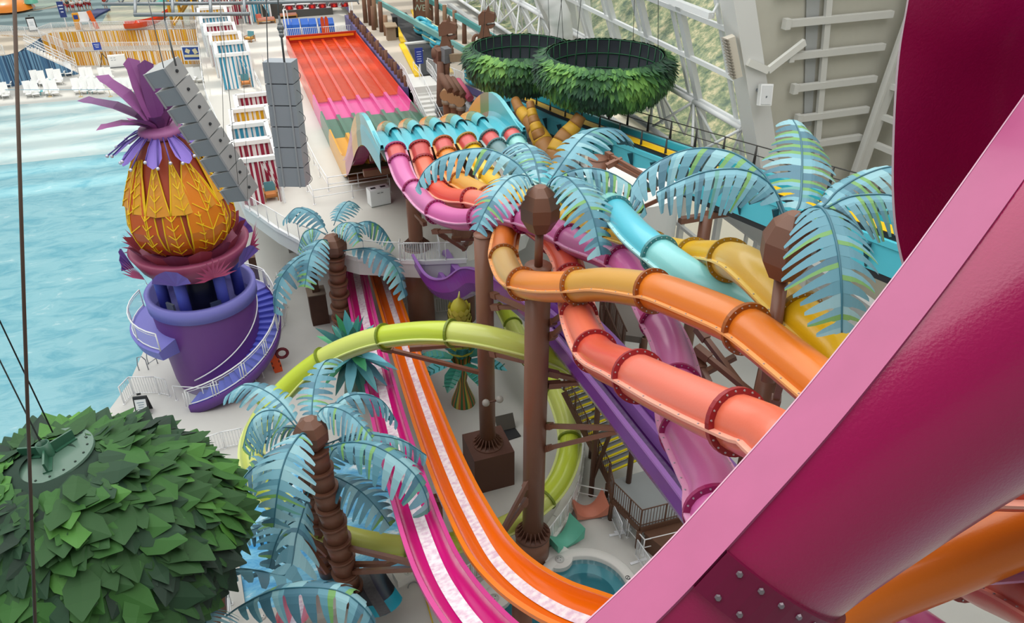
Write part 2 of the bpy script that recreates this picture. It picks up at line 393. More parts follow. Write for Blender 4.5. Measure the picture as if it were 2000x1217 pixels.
b.add([(27.0, 32.9, 21), (27.9, 32.9, 21), (29.4, 32.9, 12.6), (28.9, 32.9, 12.6)], [(0, 1, 2, 3)], 1)
struct(b.build('trim_4', [M('c9c9c4', .55), M('a3a6a6', .6)]))
b = MB(); b.beam((px_(15.8) - .1, 32.5, 16.6), (px_(15.8) + 1.1, 32.4, 16.1), .2, .35); b.beam((px_(15.8) + 1.1, 32.4, 16.1), (px_(15.8) + 3.1, 32.5, 17.3), .2, .35)
struct(b.build('trim_5', M('d9d9d4', .5)))
# louvre strip beside pier
o = thing('wall_louvre', 'tall cream louvre strip fixed beside the leaning white pier', 'vent', (24.2, 34.3, 14.6))
b = MB(); p0 = P(1423, 72, 37.5); p1 = P(1438, 150, 38.6)
b.beam(p0, p1, .5, .5); b.build('housing', M('c9c2b4', .6), o)
b = MB()
for i in range(13):
    c = p0.lerp(p1, (i + .5) / 13); b.box(c + V((-.28, -.1, 0)), (.25, .4, .06), 0, Matrix.Rotation(.5, 3, 'Y'))
b.build('slat', M('8b857b', .6), o)
def wedge_speaker(name, label, c, rz):
    o = thing(name, label, 'speaker', c); c = V(c)
    b = MB(); Rm = Matrix.Rotation(rz, 3, 'Z') @ Matrix.Rotation(R_(-15), 3, 'X')
    b.box(c, (.62, .5, 1.05), 0, Rm); b.build('cabinet', M('e3e4e4', .4), o)
    b = MB(); b.box(c + Rm @ V((0, -.27, 0)), (.5, .04, .92), 0, Rm); b.build('grille', M('c9cbcc', .6), o)
    b = MB(); b.box(c + V((-.1, .5, .1)), (.12, .6, .12)); b.box(c + Rm @ V((.0, -.295, -.1)), (.07, .02, .1)); b.build('wall_bracket', GREY, o)
wedge_speaker('wall_speaker', 'small white loudspeaker mounted on the big leaning pier', P(1494, 185, 39.0), R_(-20))
# ventilation duct by the far glazing + second pier
b = MB(); b.add([P(1035, -30, 58), P(1118, -30, 58), P(1132, 80, 62), P(1080, 80, 62)], [(0, 1, 2, 3)]); b.add([P(1118, -30, 58), P(1150, -30, 61), P(1160, 85, 65), P(1132, 80, 62)], [(0, 1, 2, 3)])
struct(b.build('wall_far_pier', PIER))
b = MB(); pts = bez([P(1062, -25, 56), P(1080, 5, 56.3), P(1093, 35, 56.8), P(1098, 80, 58)], 22)
b.tube(pts, [.82 + (.05 if i % 6 == 0 else 0) for i in range(22)], 20)
tag(b.build('air_duct', M('e0e1e0', .4)), 'fat white ventilation duct running down beside the far glazing', 'duct')
# glass balustrade and rails of the upper deck -----------------------------------------------------
def rail_run(name, label, pts, h=1.1, mat=WHITE, post=1.6, bars=0.0, glass=False, mids=(), r=.03, group=None, cat='railing', br=.012, pr=None):
    pts = [V(p) for p in pts]; o = thing(name, label, cat, pts[0], group)
    t = MB(); up = V((0, 0, h))
    for i in range(len(pts) - 1):
        t.tube([pts[i] + up, pts[i + 1] + up], r, 6, 0, True)
        for m in mids: t.tube([pts[i] + V((0, 0, h * m)), pts[i + 1] + V((0, 0, h * m))], r * .8, 6)
        if bars: t.tube([pts[i] + V((0, 0, .1)), pts[i + 1] + V((0, 0, .1))], r * .8, 6)
    t.build('top_rail', mat, o)
    q = MB()
    for i in range(len(pts) - 1):
        L = (pts[i + 1] - pts[i]).length; n = max(1, round(L / post))
        for k in range(n + (1 if i == len(pts) - 2 else 0)):
            c = pts[i].lerp(pts[i + 1], k / n); q = MB(); q.tube([c, c + up], pr or r * .9, 6); q.box(c + V((0, 0, .015)), (r * 4, r * 4, .03)); q.build('post', mat, o)
    if bars:
        q = MB()
        for i in range(len(pts) - 1):
            L = (pts[i + 1] - pts[i]).length; n = max(1, int(L / bars))
            for k in range(n): c = pts[i].lerp(pts[i + 1], (k + .5) / n); q.beam(c + V((0, 0, .1)), c + up, br * 2, br * 2)
        q.build('baluster_panel', mat, o)
    if glass:
        q = MB()
        for i in range(len(pts) - 1): q.add([pts[i] + V((0, 0, .08)), pts[i + 1] + V((0, 0, .08)), pts[i + 1] + up * .95, pts[i] + up * .95], [(0, 1, 2, 3)])
        q.build('glass_panel', M('d8e8e8', .05, alpha=.22), o)
    return o
dz = 5.68
rail_run('glass_balustrade', 'glass balustrade with white rail curving along the front edge of the upper deck', [(x, y, dz) for x, y in bez([V(p + (0,)) for p in deckpoly[4:11]], 20) for x, y in [(0, 0)]] if False else [V((p.x, p.y, dz)) for p in bez([V(p + (0,)) for p in deckpoly[4:11]], 22)], 1.15, WHITE, 1.4, 0, True)
rail_run('glass_balustrade', 'glass balustrade with white rail along the cabana side of the upper deck', [V((p.x, p.y, dz)) for p in bez([V(p + (0,)) for p in deckpoly[0:5]], 20)], 1.15, WHITE, 2.2, 0, True)
rail_run('deck_handrail', 'low white three-bar rail around the foot of the racer slide', [(3.2, 83, 5.5), (4.5, 52, 5.5), (4.7, 49.4, 5.5), (8.8, 49.6, 5.5)], 1.0, WHITE, 2.4, 0, False, (.5,), .04)
rail_run('deck_handrail', 'outer white rail bending past the white waste cabinet', [(2.0, 78, 5.5), (3.2, 52, 5.5), (3.5, 47.6, 5.5), (8.6, 47.9, 5.5)], 1.0, WHITE, 2.4, 0, False, (.5,), .04)
rail_run('deck_handrail', 'short white barred rail around the thick brown column on the deck edge', [(7.2, 38.6, 5.6), (7.0, 38.0, 5.6), (8.2, 37.7, 5.6), (9.2, 37.4, 5.6), (9.4, 38.6, 5.6)], 1.15, WHITE, 1, .12)
# stairs up to the station ----------------------------------------------------------------------
b = MB(); n = 11
for i in range(n): b.box((15.3, 57.6 + i * .62 + 2, 5.5 + (i + 1) * .182 / 2), (2.3, 4.0 if i == n - 1 else .66, (i + 1) * .182), 0)
tag(b.build('staircase', M('d9d8d4', .65)), 'pale concrete staircase rising to the black conveyor platform', 'staircase')
for x, lab in ((14.1, 'white handrail on the racer side of the pale conveyor stairs'), (15.3, 'white handrail along the middle of the pale conveyor stairs'), (16.5, 'white handrail on the rock-wall side of the pale conveyor stairs')):
    rail_run('stair_handrail', lab, [(x, 51.5, 5.5), (x, 58.8, 5.5), (x, 66, 7.5), (x, 68, 7.5)], 1.0, WHITE, 1.8, .16 if x != 15.3 else 0, False, (.5,))
rail_run('station_fence', 'white barred fence between conveyor stairs and rock wall', [(16.6, 68, 7.5), (18.3, 62.5, 7.5)], 1.2, WHITE, 1.6, .13)
rail_run('station_fence', 'white panel fence beside the leafy bowl canopy', [(21, 62, 7.5), (24.2, 54, 8.2)], 1.3, M('f0f1f2', .4), 1.5, .1, br=.03)
# conveyor belt with yellow sides
o = thing('conveyor_belt', 'black rubber conveyor belt with yellow safety edges at the raft station', 'conveyor', (17, 75, 7.5))
b = MB(); b.add([(15.7, 66.7, 7.62), (18.0, 66.7, 7.62), (19.2, 77.5, 7.62), (16.9, 77.5, 7.62)], [(0, 1, 2, 3)]); b.add([(17.3, 78.6, 7.62), (19, 78.6, 7.62), (20.3, 92, 7.62), (18.4, 92, 7.62)], [(0, 1, 2, 3)]); b.build('belt', M('2b2c2f', .6, var=.15, vscale=6), o)
b = MB()
b.beam((15.35, 66.7, 7.58), (16.5, 78, 7.58), .55, .2); b.beam((18.3, 66.5, 7.58), (19.6, 78, 7.58), .5, .2); b.beam((16.8, 78.6, 7.58), (17.6, 85, 7.58), .5, .2); b.beam((19.6, 78, 7.58), (21.6, 93, 7.58), 1.1, .2)
b.build('safety_edge', M('e2b90d', .5), o)
b = MB(); b.box((18.1, 78.05, 7.6), (2.6, .5, .2), 0, .1); b.build('threshold', M('d6d6d4', .5), o)
for x_, y_ in ((17.5, 75.2), (17.75, 75.1)): b = MB(); b.box((x_, y_, 7.63), (.08, .9, .02), 0, .3); b.build('lane_mark', M('d6d6d4', .5), o)
# purple plinth with log palisade to the right of the racer
b = MB(); b.prism([(13.75, 66), (14.5, 65), (14.55, 96), (13.75, 96)], 5.5, 7.0); struct(b.build('wall_plinth', M('57507f', .6)))
o = thing('log_palisade', 'row of brown upright log stakes on the violet plinth beside the red run-out', 'fence', (14.1, 80, 7.0))
for i in range(22):
    y = 66 + i * 1.32; h = 1.75 + .25 * math.sin(i * 2.3); c = MB(); c.tube([(14.05, y, 6.2), (14.05, y, 6.2 + h)], .17, 8); c.build('stake', M('5b3a2c' if i % 3 else '6b4736', .7), o)
# grey-teal beams at the station, frames, big sign -----------------------------------------------
for k, (a, c, lab) in enumerate((((16.2, 92, 9.6), (20.6, 66.5, 8.9), 'long pale teal timber beam sloping beside the conveyor rafts'), ((20.2, 95, 10.4), (24.4, 62, 9.3), 'long teal timber beam behind the dragon post'))):
    b = MB(); b.beam(a, c, .28, .5); tag(b.build('timber_beam', M('6fa3a0' if k == 0 else '4f918f', .6)), lab, 'beam')
b = MB(); b.beam((16.2, 90, 7.5), (16.2, 90, 14), .5, .5); b.beam((21.2, 90, 7.5), (21.2, 90, 14), .5, .5); b.beam((15.9, 90, 11.4), (21.4, 90, 11.4), .4, 1.0)
tag(b.build('station_gateway', M('5a4338', .7, var=.2)), 'brown timber gateway over the far end of the conveyor', 'gateway')
o = thing('station_sign', 'brown carved hanging sign with pale green lettering beside the gateway', 'sign', (22.5, 86, 9.5))
c0 = P(826, 8, 84); Rm = Matrix.Rotation(R_(-28), 3, 'Z')
b = MB(); b.box(c0, (1.9, .2, 3.0), 0, Rm); b.build('board', M('6a4b3a', .7, var=.2), o)
b = MB()
for dx, dzz, w_, h_ in ((-1, 0, .16, 3.2), (1, 0, .16, 3.2), (0, 1.5, 2.1, .16), (0, -1.55, 2.1, .3)): b.box(c0 + Rm @ V((dx, -.03, dzz)), (w_, .3, h_), 0, Rm)
b.build('frame', M('5a3d30', .7), o)
def text(body, loc, rot, size, mat, parent=None, name='lettering', ext=.004, align='CENTER', xs=1.0):
    cu = bpy.data.curves.new(name, 'FONT'); cu.body = body; cu.size = size; cu.extrude = ext; cu.align_x = align; cu.align_y = 'CENTER'
    t = bpy.data.objects.new(name, cu); me = bpy.data.meshes.new_from_object(t); bpy.data.objects.remove(t)
    me.materials.clear(); me.materials.append(mat); o2 = bpy.data.objects.new(name, me); C.objects.link(o2)
    o2.location = V(loc) - (ORG[parent.name] if parent is not None else V((0, 0, 0))); o2.rotation_euler = rot; o2.scale = (xs, 1, 1)
    if parent is not None: o2.parent = parent
    ORG[o2.name] = V(loc); return o2
text('TEN', c0 + Rm @ V((0, -.12, .55)), (R_(90), 0, R_(-28)), .95, M('9fb0a0', .6), o)
text('WEN', c0 + Rm @ V((0, -.12, -.4)), (R_(90), 0, R_(-28)), .95, M('9fb0a0', .6), o)
# log stakes behind palisade
for i, (x, y, h) in enumerate(((15.0, 89.0, 4.3), (15.3, 87.6, 3.6), (15.6, 86.5, 3.9), (15.2, 85.4, 2.4), (15.8, 84.2, 3.0), (15.9, 82.5, 2.0), (20.8, 84, 3.3), (21.4, 82.4, 3.2), (21.7, 80.4, 3.0), (22.2, 78.5, 2.8), (22.6, 76.5, 2.3), (22.4, 70.5, 2.2), (22.8, 69.2, 1.6), (23.4, 68.2, 1.9))):
    b = MB(); b.tube([(x, y, 7.45), (x + .05, y, 7.5 + h)], [.26, .22], 8); tag(b.build('log_post', M(['7a5c48', '684837', '8a6b52'][i % 3], .8, var=.2)), ['tall pale', 'short dark', 'middling tan'][i % 3] + (' standing log left of the conveyor, by the gateway' if i < 6 else ' standing log right of the conveyor, behind the rafts'), 'log', 'loose standing logs left of the conveyor' if i < 6 else 'loose standing logs behind the rafts')
# small wooden hut / control kiosk
o = thing('control_kiosk', 'small wooden operator kiosk beside the conveyor start', 'kiosk', (16.0, 80.5, 7.5))
b = MB(); b.box((16.0, 80.5, 8.2), (.9, .7, 1.4)); b.build('body', M('8d7a66', .8, var=.2), o)
b = MB(); b.box((16.0, 80.4, 8.98), (1.2, 1.0, .12), 0, Matrix.Rotation(.25, 3, 'X')); b.build('roof', M('a39078', .8), o)
b = MB(); b.box((16.6, 80.9, 8.6), (.5, .25, 2.0)); b.build('screen', BLACK, o)
# rafts stacked by the belt
def make_raft():
    o = thing('raft', 'raft', 'raft', (0, 0, 0), 'teal inflatable rafts stacked beside the conveyor')
    b = MB(); pts = [V((.55 * math.cos(a) * (1), 1.15 * math.sin(a), .22 + .18 * max(0, math.sin(a)) ** 2)) for a in [2 * PI * i / 20 for i in range(21)]]
    b.tube(pts, .22, 10); b.build('hull_tube', M('3a9fb5', .35), o)
    b = MB(); b.box((0, 0, .15), (.8, 1.8, .06)); b.build('floor_pad', M('7fc0c8', .5), o)
    b = MB()
    for sx in (-.62, .62): b.beam((sx, -.8, .43), (sx, .8, .47), .1, .05)
    b.build('grab_strap', M('d9d6a8', .6), o)
    return o
raft = make_raft(); first = True
for k, (x, y, z, rz) in enumerate(((19.5, 81.5, 7.7, .1), (19.5, 81.3, 8.15, .15), (19.6, 81.1, 8.6, .1), (19.6, 78.2, 7.7, .2), (19.7, 78.1, 8.15, .2), (19.6, 78.0, 8.6, .25), (19.5, 74.7, 7.7, .2), (19.4, 74.5, 8.15, .15), (19.0, 71.2, 7.7, .2), (19.4, 62.4, 7.7, .4), (19.4, 62.4, 8.15, .4))):
    st = ['stack furthest along the conveyor', 'stack near the dragon post', 'short stack below the dragon post', 'stack by the white fence'][0 if k < 3 else 1 if k < 6 else 2 if k < 9 else 3]
    lv = ['bottom', 'second', 'top'][k % 3 if k < 9 else k - 9]
    if k == 8: st = 'single place nearest the stairs'
    lab = 'teal inflatable raft, %s of the %s' % (lv, st)
    if first: raft.location = (x, y, z); raft.rotation_euler = (0, 0, rz); raft['label'] = lab; first = False
    else: copy_tree(raft, (x, y, z), rz, lab)
# red/pink buoy rings
for k, (px, py, d) in enumerate(((820, 60, 83), (824, 68, 82))):
    b = MB(); c = P(px, py, d); b.tube([c + V((.4 * math.cos(a), .4 * math.sin(a), 0)) for a in [2 * PI * i / 16 for i in range(17)]], .17, 8); tag(b.build('swim_ring', M('b3203c', .4)), ['crimson swim ring, upper one behind the rafts', 'crimson swim ring, lower one behind the rafts'][k], 'ring')
# blue sign on stand
o = thing('notice_stand', 'blue notice board on a white post above the conveyor stairs', 'sign', (15.6, 66.6, 7.5))
b = MB(); b.tube([(15.6, 66.8, 7.5), (15.6, 66.8, 9.2)], .07, 8); b.build('post', WHITE, o)
b = MB(); b.box((15.55, 66.7, 9.3), (.7, .08, 1.35), 0, .0); b.build('board', M('2c3f92', .4), o)
b = MB()
for i in range(5): b.box((15.55, 66.65, 8.85 + i * .2), (.42 - .06 * (i % 2), .02, .05))
b.build('printed_lines', M('b9c3e6', .5), o)
# ---- dragon-headed timber posts, flat cut-out boards with curl ---------------------------------
def dragon_post(c, rz, label):
    o = thing('dragon_post', label, 'post', c); c = V(c); Rm = Matrix.Rotation(rz, 3, 'Z'); T_ = lambda x, y, z: c + Rm @ V((x, y, z))
    m = M('74513f', .7, var=.25, vscale=2)
    b = MB(); b.tube([T_(0, 0, 0), T_(0, 0, 2.6)], .42, 10); b.build('trunk_log', m, o)
    def slab(pts, th, nm):
        q = MB(); n = len(pts); f = [T_(x, -th, z) for x, z in pts] + [T_(x, th, z) for x, z in pts]
        q.add(f, [list(range(n)), list(range(n, 2 * n))[::-1]] + [(i, (i + 1) % n, n + (i + 1) % n, n + i) for i in range(n)]); q.build(nm, m, o)
    slab([(-.35, 2.4), (.55, 2.4), (.75, 3.3), (.55, 4.1), (.3, 4.6), (.0, 4.6), (-.1, 3.9), (-.4, 3.2)], .3, 'neck')
    slab([(-.25, 4.3), (.3, 4.4), (.62, 4.55), (1.15, 4.6), (1.3, 4.95), (1.2, 5.3), (.7, 5.45), (.6, 5.95), (.42, 5.5), (.1, 5.5), (-.3, 5.1)], .34, 'head')
    slab([(.35, 4.0), (.9, 4.05), (1.2, 4.3), (1.1, 4.42), (.6, 4.3), (.35, 4.3)], .26, 'jaw')
    q = MB()
    for i in range(4): q.box(T_(.72, 0, 2.55 + i * .28), (.3, .5, .14), 0, Rm)
    q.build('chest_scale', M('84604a', .7), o)
    pts = [T_(-.45 - .45 * math.cos(a) * (1 - .08 * i), 0, 3.0 + .55 * math.sin(a) * (1 - .05 * i)) for i, a in enumerate([-1.2 + .5 * k for k in range(10)])]
    q = MB(); q.tube(pts, [.2 - .011 * i for i in range(10)], 8); q.build('curled_wing', m, o)
    return o
dragon_post(tuple(P(866, 105, 66) - V((0, 0, 2.8))), R_(-25), 'carved brown dragon-headed post nearest the conveyor')
dragon_post(tuple(P(942, 82, 70) - V((0, 0, 2.8))), R_(-25), 'carved brown dragon-headed post behind the leafy bowl canopy')
# timber dragon-gate frame: two legs, cross log, stone band
o = thing('timber_frame', 'rough brown timber frame with grey stone clamp at the start of the teal flume', 'frame', (18, 58, 5.5))
b = MB(); a0 = P(858, 115, 62)
for px, py0, py1, r in ((861, 120, 222, .3), (873, 120, 170, .26)): b.tube([P(px, py0, 61.5), P(px - 2, py1, 63.5)], r, 10)
b.tube([P(845, 104, 61.8), P(884, 104, 61.5)], .42, 12); b.beam(P(864, 95, 61.5), P(864, 122, 62.2), 1.2, .9); b.build('post', M('6b4a3b', .75, var=.25), o)
b = MB(); b.beam(P(871, 93, 60.9), P(871, 121, 61.6), .62, .7); b.build('stone_clamp', M('6d6f73', .9, bump=.4, bscale=6), o); b = MB(); b.beam(P(861, 205, 63.2), P(861, 226, 63.9), .8, .8); b.build('stone_clamp', M('6d6f73', .9, bump=.4, bscale=6), o)
b = MB(); b.beam(P(880, 113, 61.2), P(925, 111, 60.5), .35, .6); b.build('crossbeam', M('86755f', .75, var=.2), o)
# leaning log bundle on three posts
for i in range(3):
    x = 870 + i * 17; lab = ['left', 'middle', 'right'][i] + ' thick log post with rope collar by the rock wall'
    o = thing('rope_post', lab, 'post', P(874 + i * 15, 245 + i * 5, 59), 'rope-bound log posts')
    b = MB(); b.tube([P(871 + i * 14, 184 + i * 6, 56.5), P(877 + i * 14, 250 + i * 5, 59)], [.3, .34], 10); b.build('log', M('7a5745', .75, var=.2), o)
    b = MB(); p = P(872 + i * 14, 193 + i * 6, 56.7); b.tube([p, p + V((0, 0, -.35))], .38, 12); b.build('rope_collar', M('8c8479', .8), o)
    b = MB(); p = P(869 + i * 14, 187 + i * 6, 56.2); b.tube([p, p + V((.5, .9, .0))], .4, 12); b.build('log_end', M('9c7a58', .7), o)
for i in range(4):
    b = MB(); p = P(862 + i * 11, 149 + i * 3.3, 57); q = P(880 + i * 13, 178 + i * 5, 56); b.tube([p, q], .28, 9); b.sphere(p, .28, 8)
    tag(b.build('leaning_log', M('6a4938' if i < 3 else 'b0506a', .7, var=.25)), ['first', 'second', 'third', 'fourth, pink-painted'][i] + ' of the four slanting logs above the rope-bound posts, counted from the left', 'log', 'slanting logs')

# ================================================================ MAT RACER LANES
LX0, LX1 = 6.24, 13.5
def lane_z(y):
    if y >= 53: return 6.15
    if y <= 38.6: return 12.75
    return 6.15 + 6.6 * (.5 + .5 * math.cos(PI * (y - 38.6) / 14.4))
racer = thing('mat_racer_slide', 'six-lane mat racing slide in red, pink, green and yellow with a flooded red run-out', 'water slide', (9.9, 60, 5.5))
def lane_prof(y):
    z = lane_z(y); n = 6; wl = (LX1 - LX0) / n; o = [V((LX0 - .12, y, z + .75)), V((LX0, y, z + .75)), V((LX0 + .12, y, z + .1))]
    for i in range(n):
        x0 = LX0 + i * wl; x1 = x0 + wl
        o += [V((x0 + .22, y, z)), V((x1 - .22, y, z))]
        if i < n - 1: o += [V((x1 - .13, y, z + .34)), V((x1 + .13, y, z + .34))]
    o += [V((LX1 - .12, y, z + .1)), V((LX1, y, z + .75)), V((LX1 + .12, y, z + .75))]
    return o
GL = dict(coat=.6)
bands = [(35.6, 41, '52b4c4', 'cyan'), (41, 42.6, '5d7a56', 'green'), (42.6, 45, 'd0952a', 'amber'), (45, 49.5, 'a83a72', 'pink'), (49.5, 57.6, 'd79a1c', 'yellow'), (57.6, 62.1, '44705a', 'green'), (62.1, 66.7, 'd94a94', 'pink'), (66.7, 87.6, 'd8401c', 'red')]
for a, c, h, nm in bands:
    n = max(2, int((c - a) / .5)); b = MB(); b.sheet([lane_prof(a + (c - a) * i / n) for i in range(n + 1)], 0, False)
    ob = b.build('lane_section', M(h, .22, 0, .5), racer); ob['label'] = nm + ' fibreglass lane section'
    # side skirts
    for x, s_ in ((LX0 - .12, -1), (LX1 + .12, 1)):
        b = MB(); b.sheet([[V((x, y, lane_z(y) + .75)), V((x + s_ * .1, y, lane_z(y) + .2)), V((x + s_ * .1, y, max(5.5, lane_z(y) - .7)))] for y in [a + (c - a) * i / n for i in range(n + 1)]], 0, False)
        b.build('side_skirt', M(h, .3, 0, .3), racer)
b = MB(); b.beam((LX0 - .1, 87.7, 6.5), (LX1 + .1, 87.7, 6.5), .3, 1.1); b.build('end_wall', M('b02a14', .4), racer)
b = MB(); b.beam((LX0 + .2, 87.5, 6.75), (LX1 - .2, 87.5, 6.75), .1, .22); b.build('end_stripe', M('e08a1a', .4), racer)
def red_water():
    m = bpy.data.materials.new('mat_runout_water'); m.use_nodes = True; n = m.node_tree; bb = n.nodes['Principled BSDF']
    bb.inputs['Base Color'].default_value = lin('d5522c'); bb.inputs['Roughness'].default_value = .04; bb.inputs['IOR'].default_value = 1.33; bb.inputs['Alpha'].default_value = .55
    t = n.nodes.new('ShaderNodeTexCoord'); z = n.nodes.new('ShaderNodeTexNoise'); z.inputs['Scale'].default_value = 1.6; z.inputs['Detail'].default_value = 5; n.links.new(t.outputs['Object'], z.inputs['Vector'])
    q = n.nodes.new('ShaderNodeBump'); q.inputs['Strength'].default_value = .6; q.inputs['Distance'].default_value = .2; n.links.new(z.outputs[0], q.inputs['Height']); n.links.new(q.outputs[0], bb.inputs['Normal']); return m
b = MB(); b.add([(LX0 + .1, 66.3, 6.33), (LX1 - .1, 66.3, 6.33), (LX1 - .1, 87.5, 6.33), (LX0 + .1, 87.5, 6.33)], [(0, 1, 2, 3)]); b.build('runout_water', red_water(), racer)
# tall arched end walls of the drop, striped cyan-green-amber-pink
for x, nm in ((LX0 - .05, 'left'), (LX1 + .05, 'right')):
    for a, c, h in ((35.6, 41, '5fb6bf'), (41, 42.6, '6e8a5a'), (42.6, 45, 'd9a23c'), (45, 51, 'b8457f')):
        b = MB(); n = 8; top = []; bot = []
        for i in range(n + 1):
            y = a + (c - a) * i / n; u = (y - 35.6) / 15.4; hh = .55 + 1.05 * math.sin(PI * u) ** 1.3 if nm == 'right' else .5 + .7 * math.sin(PI * u) ** 1.2
            top.append((y, lane_z(y) + hh)); bot.append((y, lane_z(y) - .12))
        th = .12
        b.sheet([[V((x - th, y, z0)), V((x - th, y, z1)), V((x + th, y, z1)), V((x + th, y, z0))] for (y, z1), (_, z0) in zip(top, bot)], 0, False)
        ob = b.build('drop_wall', M(h, .25, 0, .4), racer)
# dividers hump covers: glossy mixed-colour arcs over the crest
for i in range(1, 6):
    xc = LX0 + i * (LX1 - LX0) / 6
    for a, c, h in ((38.6, 39.6, '5fb6bf'), (39.6, 40.6, '6e8a5a'), (40.6, 42, 'd9a23c')):
        b = MB(); b.sheet([[V((xc + .36 * math.cos(t), y, lane_z(y) + .05 + .46 * math.sin(t))) for t in [PI * k / 8 for k in range(9)]] for y in (a, (a + c) / 2, c)], 0, True); b.build('divider_hump', M(h, .2, 0, .5), racer)
b = MB()
b.beam((LX0, 50.5, 5.7), (LX1, 50.5, 5.7), .35, .4); b.build('support_beam', BROWN, racer); b = MB(); b.beam((LX0 + .3, 45.2, 8.2), (LX1, 45.2, 8.2), .35, .4); b.tube([(9.5, 45.2, 5.5), (9.5, 45.2, 8.2)], .28, 10); b.lathe([(.4, 0), (.45, .3), (.3, .5)], (9.5, 45.2, 5.5), 12)
b.build('support_frame', BROWN, racer); b = MB(); b.tube([(12.5, 42, 5.5), (12.5, 42, 10.4)], .28, 10); b.beam((LX0 + .3, 42, 10.4), (LX1, 42, 10.4), .3, .35)
b.build('support_frame', BROWN, racer)
# ================================================================ CLOSED TUBE SLIDES
def bolt(b, p, nrm, r, mi):
    _, a, c = frame_of(nrm); n = 6
    b.loft([b.ring(p, a, c, r, n), b.ring(p + nrm * r * .7, a, c, r * .75, n)], mi, False)
def slide_tube(name, label, pts, R, cols, ringc, seamc, L=3.4, cat='tube slide', group=None, bolts=True, seam=True, n=20, ph=0.0, first=None, rough=.3, fl=.1):
    P0 = [V(p) if isinstance(p, V) else (P(*p)) for p in pts]
    if first:
        e_ = P0[-1]; P0 += [e_ + V((2.2, -1.6, .5)), e_ + V((5.5, -2.6, 1.2)), e_ + V((11, -3.2, 2.6))]
    tot = plen(bez(P0, 200)); N = max(20, int(tot / .28)); path = bez(P0, N)
    o = thing(name, label, cat, path[0], group); fr = []
    for i, p in enumerate(path):
        t = path[min(i + 1, N - 1)] - path[max(i - 1, 0)]; fr.append(frame_of(t))
    per = max(4, round(L / (tot / (N - 1)))); cuts = list(range(0, N - 1, per)) + [N - 1]
    if first: cuts = [0, 3] + [c for c in cuts if c > 6]
    if len(cuts) > 2 and cuts[-1] - cuts[-2] < per * .4: cuts.pop(-2)
    mr = M(ringc, .35); ms = M(seamc, .4)
    for k in range(len(cuts) - 1):
        i0, i1 = cuts[k], cuts[k + 1]; b = MB()
        b.loft([b.ring(path[i], fr[i][1], fr[i][2], R, n) for i in range(i0, i1 + 1)], 0, True, True, False)
        c = cols[k % len(cols)] if not (first and k == 0) else first
        b.build('tube_section', M(c, rough, 0, .25, bump=.04, bscale=25), o)
        if seam:
            for s in (-1, 1):
                b = MB(); rows = []
                for i in range(i0, i1 + 1):
                    t, a, u = fr[i]; q = path[i] + a * (s * (R - .02)); e = path[i] + a * (s * (R + fl)); rows.append([q - u * .025, e - u * .025, e + u * .025, q + u * .025])
                b.sheet(rows, 0, False)
                if bolts:
                    for i in range(i0 + 1, i1, 2):
                        t, a, u = fr[i]; bolt(b, path[i] + a * (s * (R + fl * .6)) + u * .025, u, .022, 1)
                b.build('seam_flange', [ms, BOLT], o)
    for k in cuts:
        t, a, u = fr[k]; p = path[k]; b = MB()
        b.loft([b.ring(p + t * d, a, u, r, n + 8) for d, r in ((-.05, R - .01), (-.05, R + fl), (.05, R + fl), (.05, R - .01))], 0, False, True, False)
        if bolts:
            for j in range(20):
                an = 2 * PI * j / 20; dirv = a * math.cos(an) + u * math.sin(an); bolt(b, p + dirv * (R + fl * .55) + t * .05, t, .02, 1); bolt(b, p + dirv * (R + fl * .55) - t * .05, -t, .02, 1)
        b.build('joint_ring', [mr, BOLT], o)
    return o, path
def lip(i): return V((LX0 + (i + .5) * 1.21, 35.7, 13.12))
G1 = 'racer tubes running up from the lanes'
RT = .45
slide_tube('tube_slide', 'pink enclosed tube slide with dark pink rings, swinging widest past the stepped column', [lip(0), (790, 345, 36.6), (812, 376, 35.6), (834, 401, 34.2), (862, 419, 33), (900, 429, 31.8), (950, 426, 30.6), (990, 421, 29.5), (1050, 437, 27.8), (1087, 452, 26.8), (1125, 475, 25.6), (1175, 494, 24.4), (1220, 518, 23.2), (1256, 566, 22.1), (1280, 616, 21.2), (1302, 655, 20.5), (1317, 695, 19.8), (1326, 735, 18.8), (1326, 790, 17.2), (1334, 832, 15.8), (1348, 862, 15), (1366, 897, 14.2), (1394, 950, 13.2), (1445, 1045, 11.8)], RT, ['ba6699', 'c45f9b'], '8c1c55', 'd094b6', 3.0, first='c0504e')
slide_tube('tube_slide', 'coral red tube slide with dark red joint rings, passing under the orange tube', [lip(1), (836, 342, 37.2), (862, 377, 35.6), (890, 388, 34.4), (928, 391, 33), (985, 408, 31.2), (1040, 440, 29.3), (1080, 470, 27.8), (1103, 502, 26.4), (1115, 540, 25), (1124, 585, 23), (1136, 635, 20.8), (1168, 694, 18), (1225, 724, 15.7), (1290, 757, 14), (1350, 785, 13), (1394, 805, 12.4), (1495, 848, 11.2), (1600, 897, 10.2)], RT, ['d9705c', 'd8694f', 'd0503a'], '8c1f26', 'e9a08c', 3.4, first='c0504e')
slide_tube('tube_slide', 'orange and tan tube slide arching over the coral and pink tubes', [lip(2), (890, 345, 36.8), (912, 363, 35.2), (945, 380, 33.6), (978, 412, 31.8), (990, 445, 30.3), (985, 475, 28.8), (984, 505, 27.3), (1005, 546, 25), (1050, 559, 23.1), (1115, 560, 21.4), (1182, 556, 20), (1272, 568, 18.2), (1315, 580, 17.4), (1409, 618, 15.9), (1465, 647, 15), (1545, 708, 13.8), (1640, 785, 12.5), (1720, 850, 11.5)], RT, ['c9a05a', 'dc8434', 'c8933a', 'd9761f', 'd06f1c'], '94501c', 'e6a062', 3.35, first='c0504e')
